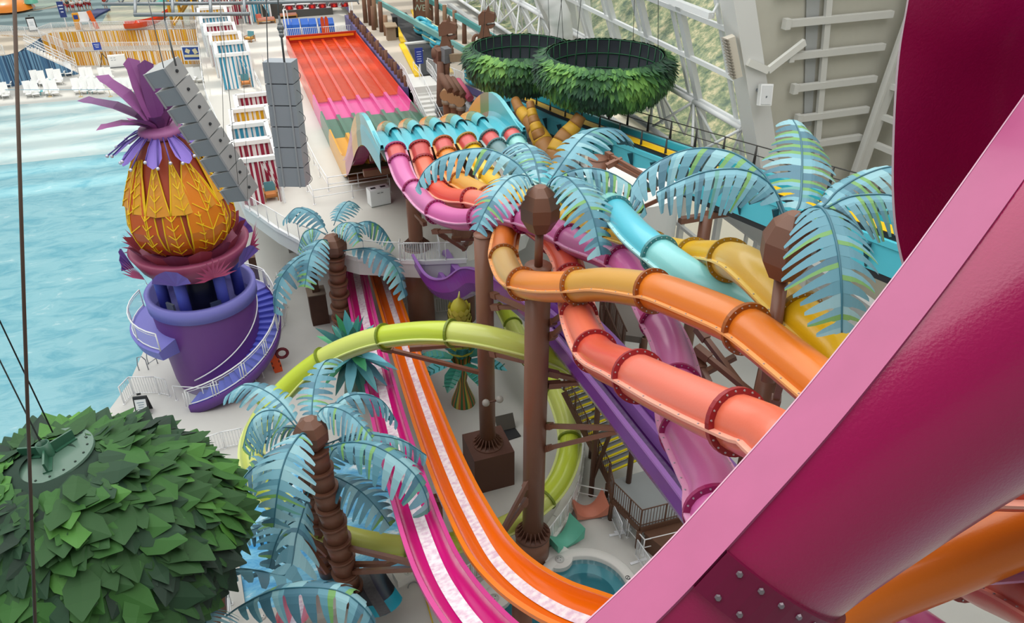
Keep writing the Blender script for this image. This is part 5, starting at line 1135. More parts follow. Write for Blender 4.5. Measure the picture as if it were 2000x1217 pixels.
# A-frame sign
def a_frame(label, c, rz, w_=.7, h_=1.15):
    o = thing('a_frame_sign', label, 'sign', c); c = V(c); Rm = Matrix.Rotation(rz, 3, 'Z')
    for s_ in (-1, 1):
        b = MB(); Rt = Rm @ Matrix.Rotation(R_(14) * s_, 3, 'X'); cc = c + Rm @ V((0, s_ * .16, h_ / 2 - .02)); b.box(cc, (w_, .05, h_), 0, Rt); b.build('frame', M('26292d', .5), o)
        if s_ < 0:
            b = MB(); b.box(cc + Rt @ V((0, -.035, -.03)), (w_ * .8, .02, h_ * .78), 0, Rt); f = b.build('poster', M('dfe3e6', .4), o)
            b = MB()
            for k in range(4): b.box(cc + Rt @ V((.02 * (k % 2), -.05, .25 - k * .13)), (w_ * (.5 - .08 * (k % 3)), .012, .03), 0, Rt)
            b.build('printed_lines', M('6f8a9a', .5), o)
    b = MB(); b.box(c + V((0, 0, h_ + .12)), (.2, .06, .1)); b.build('handle', BLACK, o)
a_frame('black framed A-board on the island deck just above the hanging bush', G(283, 806), R_(-10))
# orange spine board + lifebuoy by the tower
b = MB(); p = G(545, 727); q = P(529, 682, 43.8); t, s_, u = frame_of(q - p, V((0, -1, .3))); L = (q - p).length
pts = [(-.22, 0), (.22, 0), (.26, .3), (.26, 1.5), (.16, L), (-.16, L), (-.26, 1.5), (-.26, .3)]; f = [p + s_ * x + t * y - u * .03 for x, y in pts] + [p + s_ * x + t * y + u * .03 for x, y in pts]
b.add(f, [list(range(8))[::-1], list(range(8, 16))] + [(i, (i + 1) % 8, 8 + (i + 1) % 8, 8 + i) for i in range(8)])
for k in range(6):
    for x in (-.2, .2): b.box(p + s_ * x + t * (.35 + .27 * k) + u * .035, (.05, .05, .14), 1)
tag(b.build('rescue_board', [M('d9501c', .45), BLACK]), 'orange rescue board leaning on the foot of the purple tower', 'rescue board')
b = MB(); c = P(551, 690, 44); b.tube([c + V((.3 * math.cos(a), 0, .3 * math.sin(a))) for a in [2 * PI * i / 16 for i in range(17)]], .09, 8); tag(b.build('lifebuoy', M('6d1f2c', .5)), 'dark red lifebuoy hanging beside the orange rescue board', 'lifebuoy')
# ================================================================ HANGING LOUDSPEAKERS AND TRUSS
SPK = M('868d95', .5, 0, .05); SPK2 = M('8f9499', .55); SPKD = M('2a2d31', .6)
def tcyl(b, p, q, r=.02, mi=0): b.tube([p, q], r, 6, mi)
o = thing('line_array', 'straight hanging stack of grey loudspeakers beside the red run-out lanes', 'loudspeaker', P(570, 366, 23))
t0, t1 = P(540, 121, 21.4), P(571, 366, 23.1); axv = (t1 - t0); n = 6; hh = axv.length / n; axd = axv.normalized(); rt_ = V((math.cos(YAW), -math.sin(YAW), 0)); rt_ = (rt_ - axd * rt_.dot(axd)).normalized(); bk = axd.cross(rt_); 
if bk.y < 0: bk = -bk
Rm = Matrix((rt_, bk, -axd)).transposed()
for k in range(n):
    c = t0 + axd * (hh * (k + .5)) + bk * .35; b = MB(); b.box(c, (.8, .7, hh * .95), 0, Rm)
    ob = b.build('speaker_cabinet', SPK, o)
    for s_ in (-.24, .24): b = MB(); b.box(c - bk * .36 + rt_ * s_, (.045, .03, hh * 1.0), 0, Rm); b.build('rigging_strip', SPK2, ob)
    b = MB(); b.tube([c + rt_ * .4 + axd * -.1 + bk * -.1 + rt_ * (.16 * math.sin(PI * i / 8)) + axd * (.4 * i / 8) for i in range(9)], .01, 5); b.build('signal_cable', M('55585a', .5), ob)
b = MB(); tcyl(b, t0 + rt_ * -.24, P(519, -30, 19.5), .015); tcyl(b, t0 + rt_ * .22, P(545, 30, 20.5), .03); tcyl(b, P(545, 30, 20.5), P(541, -30, 19.8), .02)
for i in range(4): b.sphere(P(547 + i, 48 + i * 7, 20.7), .07 + .03 * (i == 1), 8)
b.build('hanging_chain', M('6a6e70', .4, .5), o)
o = thing('line_array', 'tilted curved stack of grey loudspeakers hanging in front of the flower tower', 'loudspeaker', P(484, 395, 22.3))
e0, e1_ = P(320, 133, 20.2), P(484, 393, 23.0); edge = bez([e0, P(402, 262, 21.5), e1_], 9)
for k in range(8):
    p, q = edge[k], edge[k + 1]; t = (q - p).normalized(); toc = -(ray(400, 262).normalized()); toc = (toc - t * toc.dot(t)).normalized(); s_ = t.cross(toc).normalized()
    if s_.dot(V((math.cos(YAW), -math.sin(YAW), 0))) < 0: s_ = -s_
    lf_ = (-s_ * .88 - toc * .55).normalized(); rg = (s_ * .8 - toc * .62).normalized(); h = (q - p).length
    A = [p + t * .012, q - t * .012]; lw, rw = .62, .62
    L_ = [A[0] + lf_ * lw + t * .0, A[1] + lf_ * lw - t * .1]; R2 = [A[0] + rg * rw - t * .02, A[1] + rg * rw - t * .05]; K_ = [L_[0] + rg * rw, L_[1] + rg * rw]
    b = MB(); vs = [A[0], R2[0], K_[0], L_[0], A[1], R2[1], K_[1], L_[1]]
    b.add(vs, [(0, 1, 2, 3), (7, 6, 5, 4)], 1); b.add(vs, [(0, 4, 5, 1)], 1); b.add(vs, [(0, 3, 7, 4), (1, 5, 6, 2), (2, 6, 7, 3)], 0); ob = b.build('speaker_cabinet', [SPK, M('9a9c9c', .6)], o)
    b = MB(); nr = rg.cross(t).normalized(); nr = nr if nr.dot(toc) > 0 else -nr; c = (A[0] + A[1] + R2[0] + R2[1]) / 4; bolt(b, c + nr * .005, nr, .05, 0); b.build('socket', SPKD, ob)
    b = MB(); b.beam(A[0], A[1], .05, .05); b.build('rigging_strip', SPK2, ob); b = MB(); b.beam(L_[0], L_[1] + t * .06, .05, .05); b.build('rigging_strip', SPK2, ob)
b = MB(); tcyl(b, edge[0], P(280, -40, 19.2), .012); tcyl(b, edge[0] + V((.3, .1, 0)), P(322, 40, 20), .025); tcyl(b, P(322, 40, 20), P(318, -30, 19.4), .02); tcyl(b, edge[7], P(425, -40, 19.4), .008); tcyl(b, edge[4] + V((.4, 0, 0)), P(430, 10, 20), .008); tcyl(b, edge[8], P(470, -30, 20), .006)
b.build('hanging_cable', M('6a6e70', .4, .5), o)
o = thing('lighting_truss', 'grey steel lighting truss hanging above both loudspeaker stacks', 'truss', P(450, 6, 24)); TR = M('8b9094', .4, .4); b = MB()
for (a, c, r) in (((200, 8, 24), (470, 6, 24), .055), ((470, 6, 24), (700, 0, 24), .055), ((200, -18, 24), (700, -20, 24), .055), ((262, 29, 23.6), (488, 27, 23.6), .06), ((264, 29, 23.6), (264, 0, 23.8), .05), ((338, 29, 23.6), (336, -10, 23.8), .05), ((412, 28, 23.6), (410, -10, 23.8), .05), ((478, 28, 23.6), (476, -10, 23.8), .05)): tcyl(b, P(*a), P(*c), r)
b.build('pipe', TR, o); b = MB()
for k in range(16): x = 205 + k * 31; tcyl(b, P(x, 8, 24), P(x + 16, -19, 24), .025); tcyl(b, P(x + 16, -19, 24), P(x + 31, 8, 24), .025)
b.build('lacing_bar', TR, o)

# ================================================================ CABANAS
def cabana(label, x0, y0, x1, y1, c1, c2, z=5.5, h=3.2, skew=0.0, front=True, group='striped cabanas along the deck edge'):
    o = thing('cabana', label, 'cabana', ((x0 + x1) / 2, (y0 + y1) / 2, z), group); sx = lambda x, y: x + skew * (y - y0)
    Pc = [(sx(x0, y0), y0), (sx(x1, y0), y0), (sx(x1, y1), y1), (sx(x0, y1), y1)]; b = MB()
    for x, y in Pc: b.box((x, y, z + h / 2), (.16, .16, h))
    b.build('post', WHITE, o); b = MB()
    for i in range(4): p, q = Pc[i], Pc[(i + 1) % 4]; b.beam(p + (z + h,), q + (z + h,), .3, .28)
    b.build('roof_frame', M('f3f3f1', .45), o)
    st = stripes(c1, c2, 2.9, 'XY', .85, .5)
    def curtain(p, q, u0, u1, z0, z1, taper=0.0):
        rows = []; n = 14; p = V(p + (0,)); q = V(q + (0,)); d = (q - p).normalized(); nr = V((-d.y, d.x, 0))
        for k in range(2):
            zz = z + (z0 if k == 0 else z1); r = []
            for i in range(n + 1):
                u = u0 + (u1 - u0) * i / n
                if k == 0 and taper: u = u0 + (u - u0) * (1 - taper) if taper > 0 else u1 - (u1 - u) * (1 + taper)
                r.append(p.lerp(q, u) + nr * .05 * math.sin(i * 2.2) + V((0, 0, zz)))
            rows.append(r)
        b = MB(); b.sheet(rows, 0, True); b.build('curtain', st, o)
    curtain(Pc[3], Pc[2], .04, .96, .1, h - .12); curtain(Pc[0], Pc[3], .04, .96, .1, h - .12); curtain(Pc[1], Pc[2], .55, .96, .1, h - .12)
    if front: curtain(Pc[0], Pc[1], .05, .52, .1, h - .12); curtain(Pc[0], Pc[1], .58, .96, .9, h - .12, -.85); curtain(Pc[0], Pc[1], .9, .96, .1, .95)
    return o
RD, WH, BL, YL = '9c2440', 'ece6e4', '3f96b4', 'e2ad20'
def lounge(label, c, rz, col='c9824a'):
    o = thing('cushioned_armchair', label, 'armchair', c); c = V(c); Rm = Matrix.Rotation(rz, 3, 'Z'); b = MB()
    for sx in (-.4, .4):
        for sy in (-.4, .4): b.box(c + Rm @ V((sx, sy, .3)), (.06, .06, .6), 0, Rm)
        b.box(c + Rm @ V((sx, 0, .6)), (.09, .95, .05), 0, Rm)
    b.box(c + Rm @ V((0, 0, .28)), (.8, .85, .06), 0, Rm); b.build('frame', M('a9743a', .5), o)
    b = MB(); b.box(c + Rm @ V((0, -.02, .4)), (.7, .75, .16), 0, Rm); b.build('seat_cushion', M(col, .8), o)
    b = MB(); b.box(c + Rm @ V((0, .36, .72)), (.7, .16, .65), 0, Rm @ Matrix.Rotation(R_(-14), 3, 'X')); b.build('back_cushion', M('5f9aa6', .8), o)
cabs = [(-.9, 48.6, 1.7, 51.8, RD, 'dark red and white striped cabana at the very bend of the deck balustrade'), (-.9, 52.1, 1.6, 55.3, BL, 'blue and white cabana second from the bend of the deck'), (-.6, 55.6, 1.9, 58.8, YL, 'yellow and white cabana third from the bend of the deck'), (-.1, 59.1, 2.4, 62.3, RD, 'red and white cabana fourth from the bend, touching the yellow one'),
        (-1.0, 75.2, 1.8, 79.6, BL, 'free-standing blue and white cabana halfway along the deck edge, with its front open'), (-1.3, 79.9, 1.4, 83.8, YL, 'yellow striped cabana right behind the open blue one'), (-1.7, 84.1, 1.1, 88.0, RD, 'dark red striped cabana between the yellow and the pale blue one'), (-2.0, 88.3, .8, 92.2, BL, 'pale blue striped cabana seventh along the deck, before the last yellow one'), (-2.2, 92.5, .6, 96.4, YL, 'last yellow striped cabana of the deck row, before the red end one'), (-2.0, 97.5, 1.3, 102, RD, 'red striped cabana at the far end of the row under the truss')]
for i, (x0, y0, x1, y1, c1, lab) in enumerate(cabs):
    cabana(lab, x0, y0, x1, y1, c1, WH)
    if i in (0, 4): lounge(['wooden armchair with teal back cushion inside the red cabana at the deck bend', 'wooden armchair with teal back cushion inside the open blue cabana'][i // 4], (x1 - .75, y0 + .9, 5.5), 0)
lounge('tan wooden chair on the deck in front of the far red cabana', (2.6, 93.4, 5.5), -.6, 'd6a04a')
for i, (px, c1, lab) in enumerate(((505, BL, 'blue striped cabana in the back row facing the deck'), (548, YL, 'yellow striped cabana in the back row next to the white stairs'), (466, RD, 'red and yellow striped cabana in the back row beside the corner'))):
    p = G(px, [44, 34, 50][i], 5.5); cabana(lab, p.x - 1.6, p.y, p.x + 1.6, p.y + 3.2, c1, 'f0e9dc', 5.5, 3.2, 0, True, 'cabanas in the back row')
    if i < 2:
        o = thing('daybed', ['daybed with pink cushions before the blue back-row cabana', 'daybed with pink cushions before the yellow back-row cabana'][i], 'daybed', (p.x + .9, p.y - .6, 5.5)); b = MB(); b.box((p.x + .9, p.y - .6, 5.85), (2.2, 1.1, .1))
        for sx in (-1, 1):
            for sy in (-.45, .45): b.box((p.x + .9 + sx, p.y - .6 + sy, 5.75), (.1, .1, .5))
        b.build('frame', M('b8803a', .5), o); b = MB(); b.box((p.x + .9, p.y - .6, 6.0), (2.0, 1.0, .2)); b.build('mattress', M('c98a78', .8), o); b = MB(); b.box((p.x + .1, p.y - .3, 6.3), (.6, .3, .45), 0, .3); b.build('cushion', M('d0705c', .8), o)
# waste cabinet on the deck
o = thing('waste_cabinet', 'white two-door waste cabinet on the upper deck beside the rail', 'cabinet', G(741, 405, 5.5)); c = G(743, 402, 5.5); c.y += .3
b = MB(); b.box(c + V((0, 0, .62)), (1.35, .75, 1.1), 0, .15); b.build('body', M('eceeef', .35), o); b = MB(); b.box(c + V((0, 0, .05)), (1.3, .7, .1), 0, .15); b.build('plinth', M('8f928f', .5), o)
Rz = Matrix.Rotation(.15, 3, 'Z')
for s_ in (-.33, .33):
    b = MB(); b.box(c + Rz @ V((s_, -.385, .6)), (.62, .02, 1.0), 0, Rz); d_ = b.build('door', M('e3e6e8', .35), o); b = MB(); b.box(c + Rz @ V((s_ * .35, -.41, .95)), (.16, .03, .03), 0, Rz); b.build('handle', M('5a5d60', .4), d_)
    b = MB(); b.box(c + Rz @ V((s_, .0, 1.175)), (.34, .22, .02), 0, Rz); b.build('waste_opening', BLACK, o)

# ================================================================ FAR END OF THE RACER: gantry, mats
o = thing('lane_light_gantry', 'white truss gantry with six red lane lights behind the red run-out', 'gantry', G(620, 85, 5.5)); g0, g1 = P(553, 19, 86), P(682, 12, 88)
b = MB(); b.tube([g0, g1], .08, 6); b.tube([g0 + V((0, 0, .5)), g1 + V((0, 0, .5))], .08, 6)
for k in range(12): b.tube([g0.lerp(g1, k / 12), g0.lerp(g1, (k + .5) / 12) + V((0, 0, .5))], .04, 5); b.tube([g0.lerp(g1, (k + .5) / 12) + V((0, 0, .5)), g0.lerp(g1, (k + 1) / 12)], .04, 5)
b.build('truss_beam', WHITE, o); b = MB()
for g in (g0, g1): b.tube([g, V((g.x, g.y, 5.5))], .09, 8); b.tube([g + V((.4, .5, .4)), V((g.x + .4, g.y + .5, 5.5))], .06, 8)
b.build('leg', WHITE, o)
for px in (565, 585, 609, 629, 652, 673):
    p = g0.lerp(g1, (px - 553) / 129) + V((0, -.1, .2)); b = MB(); b.box(p, (.75, .3, .42)); l_ = b.build('lane_light', M('7d1420', .4), o); b = MB(); b.tube([p + V((0, -.16, 0)), p + V((0, -.2, 0))], .17, 12); b.build('lens', M('e0342c', .3), l_)
for i, px in enumerate((566, 581, 599, 614, 633, 648)):
    p = G(px, 71 - i * .5, 5.5); o = thing('mat_rack', ['first', 'second', 'third', 'fourth', 'fifth', 'sixth'][i] + ' blue padded mat rack from the left behind the red run-out', 'mat rack', p, 'blue mat racks'); b = MB()
    b.add([p + V(v) for v in ((-.42, 0, 0), (.42, 0, 0), (.42, 1.1, 0), (-.42, 1.1, 0), (-.42, 0, 1.25), (.42, 0, 1.25), (.42, .55, 1.75), (-.42, .55, 1.75), (-.42, 1.1, 1.7), (.42, 1.1, 1.7))], [(0, 1, 5, 4), (4, 5, 6, 7), (7, 6, 9, 8), (3, 8, 9, 2), (0, 4, 7, 8, 3), (1, 2, 9, 6, 5)]); b.build('padded_body', M('2c66c4', .4), o); b = MB(); b.box(p + V((.43, .2, .9)), (.05, .06, 1.8)); b.build('divider', WHITE, o)
b = MB(); p = G(638, 74, 5.5)
for s_ in (-.25, .2): b.add([p + V((s_ - .2, -.1, 0)), p + V((s_ + .2, -.1, 0)), p + V((s_ + .2, -.0, 2.0)), p + V((s_ + .08, 0, 2.3)), p + V((s_ - .08, 0, 2.3)), p + V((s_ - .2, 0, 2.0))] + [p + V((s_ - .2, .0, 0)), p + V((s_ + .2, .0, 0)), p + V((s_ + .2, .1, 2.0)), p + V((s_ + .08, .1, 2.3)), p + V((s_ - .08, .1, 2.3)), p + V((s_ - .2, .1, 2.0))], [(0, 1, 2, 3, 4, 5), (11, 10, 9, 8, 7, 6)] + [(i, i + 6, (i + 1) % 6 + 6, (i + 1) % 6) for i in range(6)])
tag(b.build('rescue_board', M('c9481c', .45)), 'orange rescue board standing in front of the blue mat racks', 'rescue board')
b = MB(); p = G(650, 73, 5.5); b.box(p + V((0, 0, .25)), (.7, .5, .5)); b.box(p + V((0, 0, .55)), (.5, .35, .12), 1); tag(b.build('pool_robot', [M('d9bb18', .4), BLACK]), 'small yellow pool cleaner beside the standing orange board', 'pool cleaner')
rail_run('runout_fence', 'white barred fence at the far end of the red run-out', [G(560, 79, 5.5), G(625, 75, 5.5), G(690, 71, 5.5)], 1.25, WHITE, 2, .2, br=.02)
o = thing('white_stairs', 'white barred stair flight at the back behind the mat racks', 'staircase', G(600, 38, 5.5)); b = MB(); a, c = P(598, 36, 98), P(655, 6, 99)
for k in range(12): q = a.lerp(c, k / 12); b.box(q, (.5, 1.6, .12))
b.build('tread', M('cfcfca', .6), o); b = MB()
for dy in (-.8, .8):
    for z in (.1, 1.1): b.tube([a + V((0, dy, z)), c + V((0, dy, z))], .05, 6)
    for k in range(22): q = a.lerp(c, k / 22); b.tube([q + V((0, dy, .1)), q + V((0, dy, 1.1))], .02, 5)
b.build('railing', WHITE, o)
b = MB(); b.prism([(5, 104), (13.5, 104), (13.5, 105), (5, 105)], 5.5, 9.0); struct(b.build('wall_back', M('4c4a46', .8)))
# ================================================================ BEACH: white chairs, tables, rope line
def make_chair():
    o = thing('beach_chair', 'c', 'chair', (0, 0, 0)); W_ = M('f4f4f2', .5); b = MB(); Rb = Matrix.Rotation(R_(-18), 3, 'X')
    for i in range(5): b.box((-.32 + i * .16, .42, .95), (.155, .04, 1.35), 0, Rb)
    b.build('backrest', W_, o); b = MB()
    for i in range(5): b.box((0, -.55 + i * .2, .4 - i * .03), (.8, .185, .04))
    b.build('seat', W_, o)
    for s_ in (-.38, .38): b = MB(); b.box((s_ * 1.15, -.12, .62), (.14, .9, .04)); b.build('armrest', W_, o)
    for s_ in (-.34, .34):
        for y in (-.5, .3): b = MB(); b.box((s_, y, .29 if y < 0 else .25), (.05, .1, .58 if y < 0 else .5)); b.build('leg', M('d9d8d4', .5), o)
    return o
ch = make_chair(); first = True
CH = [('back row of white beach chairs against the blue striped wall', [(7, 152), (19, 152), (40, 152), (53, 152), (97, 147), (106, 147), (121, 148), (136, 148)]), ('middle row of white beach chairs left of the stairs', [(3, 165), (17, 170), (72, 166), (85, 167), (104, 163), (117, 164)]), ('front row of white beach chairs at the left of the beach', [(2, 190), (13, 191), (59, 188), (72, 188), (97, 186), (109, 186)]), ('white beach chairs just below the yellow striped wall', [(167, 160), (179, 160), (204, 160), (216, 160), (262, 160), (274, 160)]), ('front row of white beach chairs in the sun by the waterline', [(153, 182), (167, 182), (184, 182), (198, 182), (237, 182), (250, 182), (262, 183)]), ('pair of white beach chairs alone to the right behind the loudspeakers', [(377, 160), (390, 160)])]
ORD = ('first', 'second', 'third', 'fourth', 'fifth', 'sixth', 'seventh', 'eighth')
WHR = ('back row by the blue striped wall', 'middle row left of the stairs', 'front row below the blue wall', 'row just below the yellow wall', 'sunlit front row by the waterline', 'lone pair behind the loudspeakers')
for gi, (grp, pts) in enumerate(CH):
    for ki, (px, py) in enumerate(pts):
        p = G(px, py, 0); p.z = 0; rz = .08 * math.sin(px) + .12; lab = 'white slatted chair, %s from left, %s' % (ORD[ki], WHR[gi])
        if first: ch.location = p; ch.rotation_euler = (0, 0, rz); ch['label'] = lab; ch['group'] = grp; first = False
        else: copy_tree(ch, p, rz, lab, grp)
TT = M('57b3bd', .5)
for i, (px, py, lab) in enumerate(((27, 152, 'navy side table in the back row of beach chairs'), (95, 164, 'teal side table in the middle row of beach chairs'), (85, 185, 'bright teal side table in the front row at the left'), (192, 160, 'greyish side table below the yellow striped wall'), (176, 182, 'pale side table between the sunlit front chairs'), (257, 188, 'teal side table beside the purple plume leaves'), (111, 148, 'teal side table near the foot of the white stairs'))):
    p = G(px, py, 0); o = thing('side_table', lab, 'table', p); b = MB(); b.box(p + V((0, 0, .42)), (.62, .55, .05)); b.build('table_top', [M('2d4a86', .5), TT, TT, M('a9b4b6', .5), M('b9c6c8', .5), TT, TT][i], o)
    for sx in (-.25, .25):
        for sy in (-.2, .2): b = MB(); b.box(p + V((sx, sy, .2)), (.05, .05, .4)); b.build('leg', TT, o)
o = thing('rope_barrier', 'thin blue rope line on short stands along the waterline', 'rope barrier', G(110, 190)); b = MB(); pts = [G(px, 189, 0) + V((0, 0, .8)) for px in (0, 98, 158, 216, 262)]; b.tube(pts, .03, 5); b.build('rope', M('7fb3c8', .6), o)
for p in pts[1:]: b = MB(); b.tube([p, p - V((0, 0, .8))], .03, 6); b.lathe([(.25, 0), (.22, .06), (0, .08)], p - V((0, 0, .8)), 12); b.build('stand', M('c9b48a', .6), o)
# terrace railings and stairs at the far left
rail_run('terrace_railing', 'white barred railing above the blue striped wall', [V((-40, 105, 3.6)), V((-24.2, 105, 3.6))], 1.1, WHITE, 2, .16, br=.02)
rail_run('terrace_railing', 'upper white barred railing along the top of the yellow striped wall', [V(p) for p in ((-26.5, 116, 3.6), (-21.6, 112.9, 3.6), (-20.4, 115.2, 3.6), (-17, 114.4, 3.6), (-10, 112.7, 3.6), (-3.2, 110.7, 3.6))], 1.1, WHITE, 2, .16, br=.02)
rail_run('terrace_railing', 'lower white barred railing along the sloping ramp', [V(p) for p in ((-21.5, 112.6, 3.3), (-18.7, 112.1, 1.75), (-15, 110.9, 1.72), (-9, 109.1, 1.72), (-3.2, 107.3, 1.72))], 1.1, WHITE, 2, .16, br=.02)
o = thing('beach_stairs', 'wide white stairs leading down from the terrace to the beach chairs', 'staircase', G(150, 140)); top = V((-22.6, 108.8, 3.6)); bot = G(152, 138); d_ = V((bot.x - top.x, bot.y - top.y, 0)); wv = V((-d_.y, d_.x, 0)).normalized() * 1.5; b = MB(); n = 16
for k in range(n): q = top.lerp(bot, (k + .5) / n); z = 3.6 * (1 - (k + 1) / n); dd = d_ / n; b.prism([tuple((q - dd * .55 - wv).xy), tuple((q + dd * .55 - wv).xy), tuple((q + dd * .55 + wv).xy), tuple((q - dd * .55 + wv).xy)], 0, z + .02)
b.build('tread', M('efe9df', .6), o)
for s_ in (-1, -.1, 1):
    b = MB(); a = top + wv * s_; c = V((bot.x, bot.y, 0)) + wv * s_; b.tube([a + V((0, 0, 1)), c + V((0, 0, 1)), c], .05, 6); b.tube([a + V((0, 0, .15)), c + V((0, 0, .15))], .04, 6)
    if abs(s_) == 1:
        for k in range(26): q = a.lerp(c, k / 26); b.beam(q + V((0, 0, .1)), q + V((0, 0, 1)), .03, .03)
    b.build('handrail', WHITE, o)
b = MB(); f0 = top - wv * 1.06; f1 = V((bot.x, bot.y, 0)) - wv * 1.06; b.add([V((f0.x, f0.y, 0)), f1, V((f1.x, f1.y, .1)), V((f0.x, f0.y, 3.5)), V((f0.x, f0.y - .2, 0)), f1 - V((0, .2, 0)), V((f1.x, f1.y - .2, .1)), V((f0.x, f0.y - .2, 3.5))], [(0, 1, 2, 3), (7, 6, 5, 4), (3, 2, 6, 7)])
b.add([V((-24.0, 104.7, 0)), V((f0.x, f0.y - .2, 0)), V((f0.x, f0.y - .2, 3.5)), V((-24.0, 104.7, 3.5))], [(0, 1, 2, 3)]); struct(b.build('wall_stair_side', bw))
# signs and equipment on the ramp and terrace
def post_sign(label, c, hh, bw, bh, col, rz=0, name='post_sign'):
    o = thing(name, label, 'sign', c); c = V(c); b = MB(); b.tube([c, c + V((0, 0, hh))], .06, 8); b.build('post', WHITE, o); b = MB(); b.box(c + V((0, -.08, hh)), (bw, .06, bh), 0, rz); f = b.build('board', M(col, .4), o)
    b = MB()
    for k in range(3): b.box(c + V((0, -.13, hh + bh * (.25 - .2 * k))), (bw * (.7 - .15 * k), .02, bh * .07), 0, rz)
    b.build('printed_lines', M('cfd6e6', .5), o)
post_sign('tall navy sign board on a white post on the terrace', G(133, 60, 3.6), 2.6, .75, 1.9, '2b3a78')
post_sign('small blue sign hung on the lower ramp railing', G(194, 106, 1.7), 1.0, .9, .9, '2f4aa8')
o = thing('equipment_case', 'white wheeled box standing against the yellow striped wall', 'box', G(230, 133)); p = G(232, 131); b = MB(); b.box(p + V((0, .2, .75)), (2.0, .6, 1.4)); b.build('case', M('f0f0ee', .45), o); b = MB(); b.box(p + V((0, .1, .04)), (2.2, .9, .08)); b.build('base', M('55585c', .5), o)
b = MB()
for k in range(4): b.box(p + V((-.55 + .35 * (k % 2), -.11, 1.2 - .28 * (k // 2))), (.22, .02, .06))
b.build('vent_slot', M('9aa0a4', .5), o)
o = thing('folded_easel', 'thin dark easel leaning on the yellow striped wall', 'easel', G(205, 132)); b = MB(); p = G(207, 131); b.tube([p + V((-.6, 0, 0)), p + V((-.1, .5, 1.6))], .05, 6); b.tube([p + V((.9, 0, 0)), p + V((-.1, .5, 1.6))], .05, 6); b.build('leg', M('5a4630', .6), o)
a_frame('white-faced black A-board on the teal path of the far terrace', tuple(G(66, 60, 3.64)), .15, 1.0, 1.7)
o = thing('wall_poster', 'framed blue holiday picture board on the yellow wall next to the cabanas', 'poster', (-4.6, 107.5, 1.7)); c = P(374, 104, 96); b = MB(); b.box(c, (2.2, .12, 1.75), 0, -.25); b.build('frame', WHITE, o); Rz = Matrix.Rotation(-.25, 3, 'Z')
b = MB(); b.box(c + Rz @ V((0, -.07, 0)), (1.95, .03, 1.5), 0, Rz); b.build('picture', M('2c4c94', .4), o)
b = MB(); b.box(c + Rz @ V((0, -.09, -.3)), (1.8, .02, .3), 0, Rz); b.box(c + Rz @ V((-.4, -.09, .3)), (.5, .02, .5), 0, Rz @ Matrix.Rotation(.5, 3, 'Y')); b.box(c + Rz @ V((.5, -.09, .25)), (.5, .02, .6), 0, Rz @ Matrix.Rotation(-.4, 3, 'Y')); b.build('picture_shapes', M('d9cfa8', .5), o)
b = MB(); p = G(155, 58, 3.6); b.box(p + V((0, .2, 1.0)), (.75, .45, 2.0)); b.box(p + V((.02, -.05, 1.55)), (.5, .06, .5), 1); tag(b.build('rescue_cabinet', [M('e29a1c', .45), M('2a3f88', .5)]), 'orange-yellow cabinet with a blue label on the terrace', 'cabinet')
o = thing('lifeguard_seat', 'white lifeguard seat behind the upper railing', 'chair', G(170, 58, 3.6)); p = G(170, 58, 3.6); b = MB(); b.box(p + V((0, 0, 1.1)), (1.1, .9, .12)); b.build('seat', WHITE, o); b = MB(); b.box(p + V((0, .45, 1.6)), (1.1, .12, 1.0)); b.build('backrest', WHITE, o); b = MB()
for sx in (-.5, .5):
    for sy in (-.4, .4): b.box(p + V((sx, sy, .55)), (.08, .08, 1.1))
b.build('leg', WHITE, o)
b = MB(); p = G(187, 58, 3.6); b.box(p + V((0, 0, 1.2)), (.55, .1, 2.3), 0, Matrix.Rotation(-.2, 3, 'Y')); tag(b.build('rescue_board', M('e2621a', .45)), 'orange rescue board standing behind the upper railing', 'rescue board')
pth = bez([G(168, 40, 3.66), G(182, 30, 3.66), G(203, 20, 3.66)], 10); b = MB()
for p, q in zip(pth, pth[1:]): b.beam(p + V((0, 0, .12)), q + V((0, 0, .12)), 1.9, .2)
tag(b.build('foam_walkway', M('2c3a6c', .6)), 'navy foam walkway mat curving over the shallow pool', 'mat')
# kiddie play structure
o = thing('kiddie_slide', 'open red-orange kiddie slide running into the shallow pool', 'water slide', G(250, 60, 3.6)); pth = bez([G(245, 58, 3.7), G(275, 56, 3.9), P(305, 48, 101), P(335, 30, 103)], 20); b = MB(); b.sheet([[p + V((0, -.9 * math.cos(PI * k / 8), .9 - .8 * math.sin(PI * k / 8))) for k in range(9)] for p in pth], 0, True); b.build('chute', M('dc4416', .3, 0, .4), o)
o = thing('play_frame', 'yellow tubular play frame with dark platform at the back of the shallow pool', 'play structure', G(370, 58, 3.6)); b = MB()
for px in (338, 358, 385, 398):
    for dy in (0, 3): p = G(px, 56, 3.6) + V((0, dy, 0)); b.tube([p, p + V((0, 0, 5.5))], .12, 8)
b.beam(G(338, 56, 3.6) + V((0, 0, .6)), G(372, 40, 3.6) + V((0, 0, 2.4)), .15, .3); b.beam(G(342, 58, 3.6) + V((0, 0, .6)), G(376, 42, 3.6) + V((0, 0, 2.4)), .15, .3); b.build('frame', M('d9a018', .45), o)
p = G(380, 56, 3.6); b = MB(); b.box(p + V((0, 1.5, 3.2)), (3.2, 3, .25)); b.box(p + V((.2, 1.0, 4.4)), (1.6, .2, 2.2)); b.build('platform', M('4a4540', .7), o)
b = MB(); pth = bez([P(296, 20, 112), P(310, 14, 112), P(325, 6, 113)], 10); b.tube(pth, .8, 12); tag(b.build('kiddie_tube', M('3fa79a', .4)), 'short teal play tube beside the yellow frame', 'play tube')
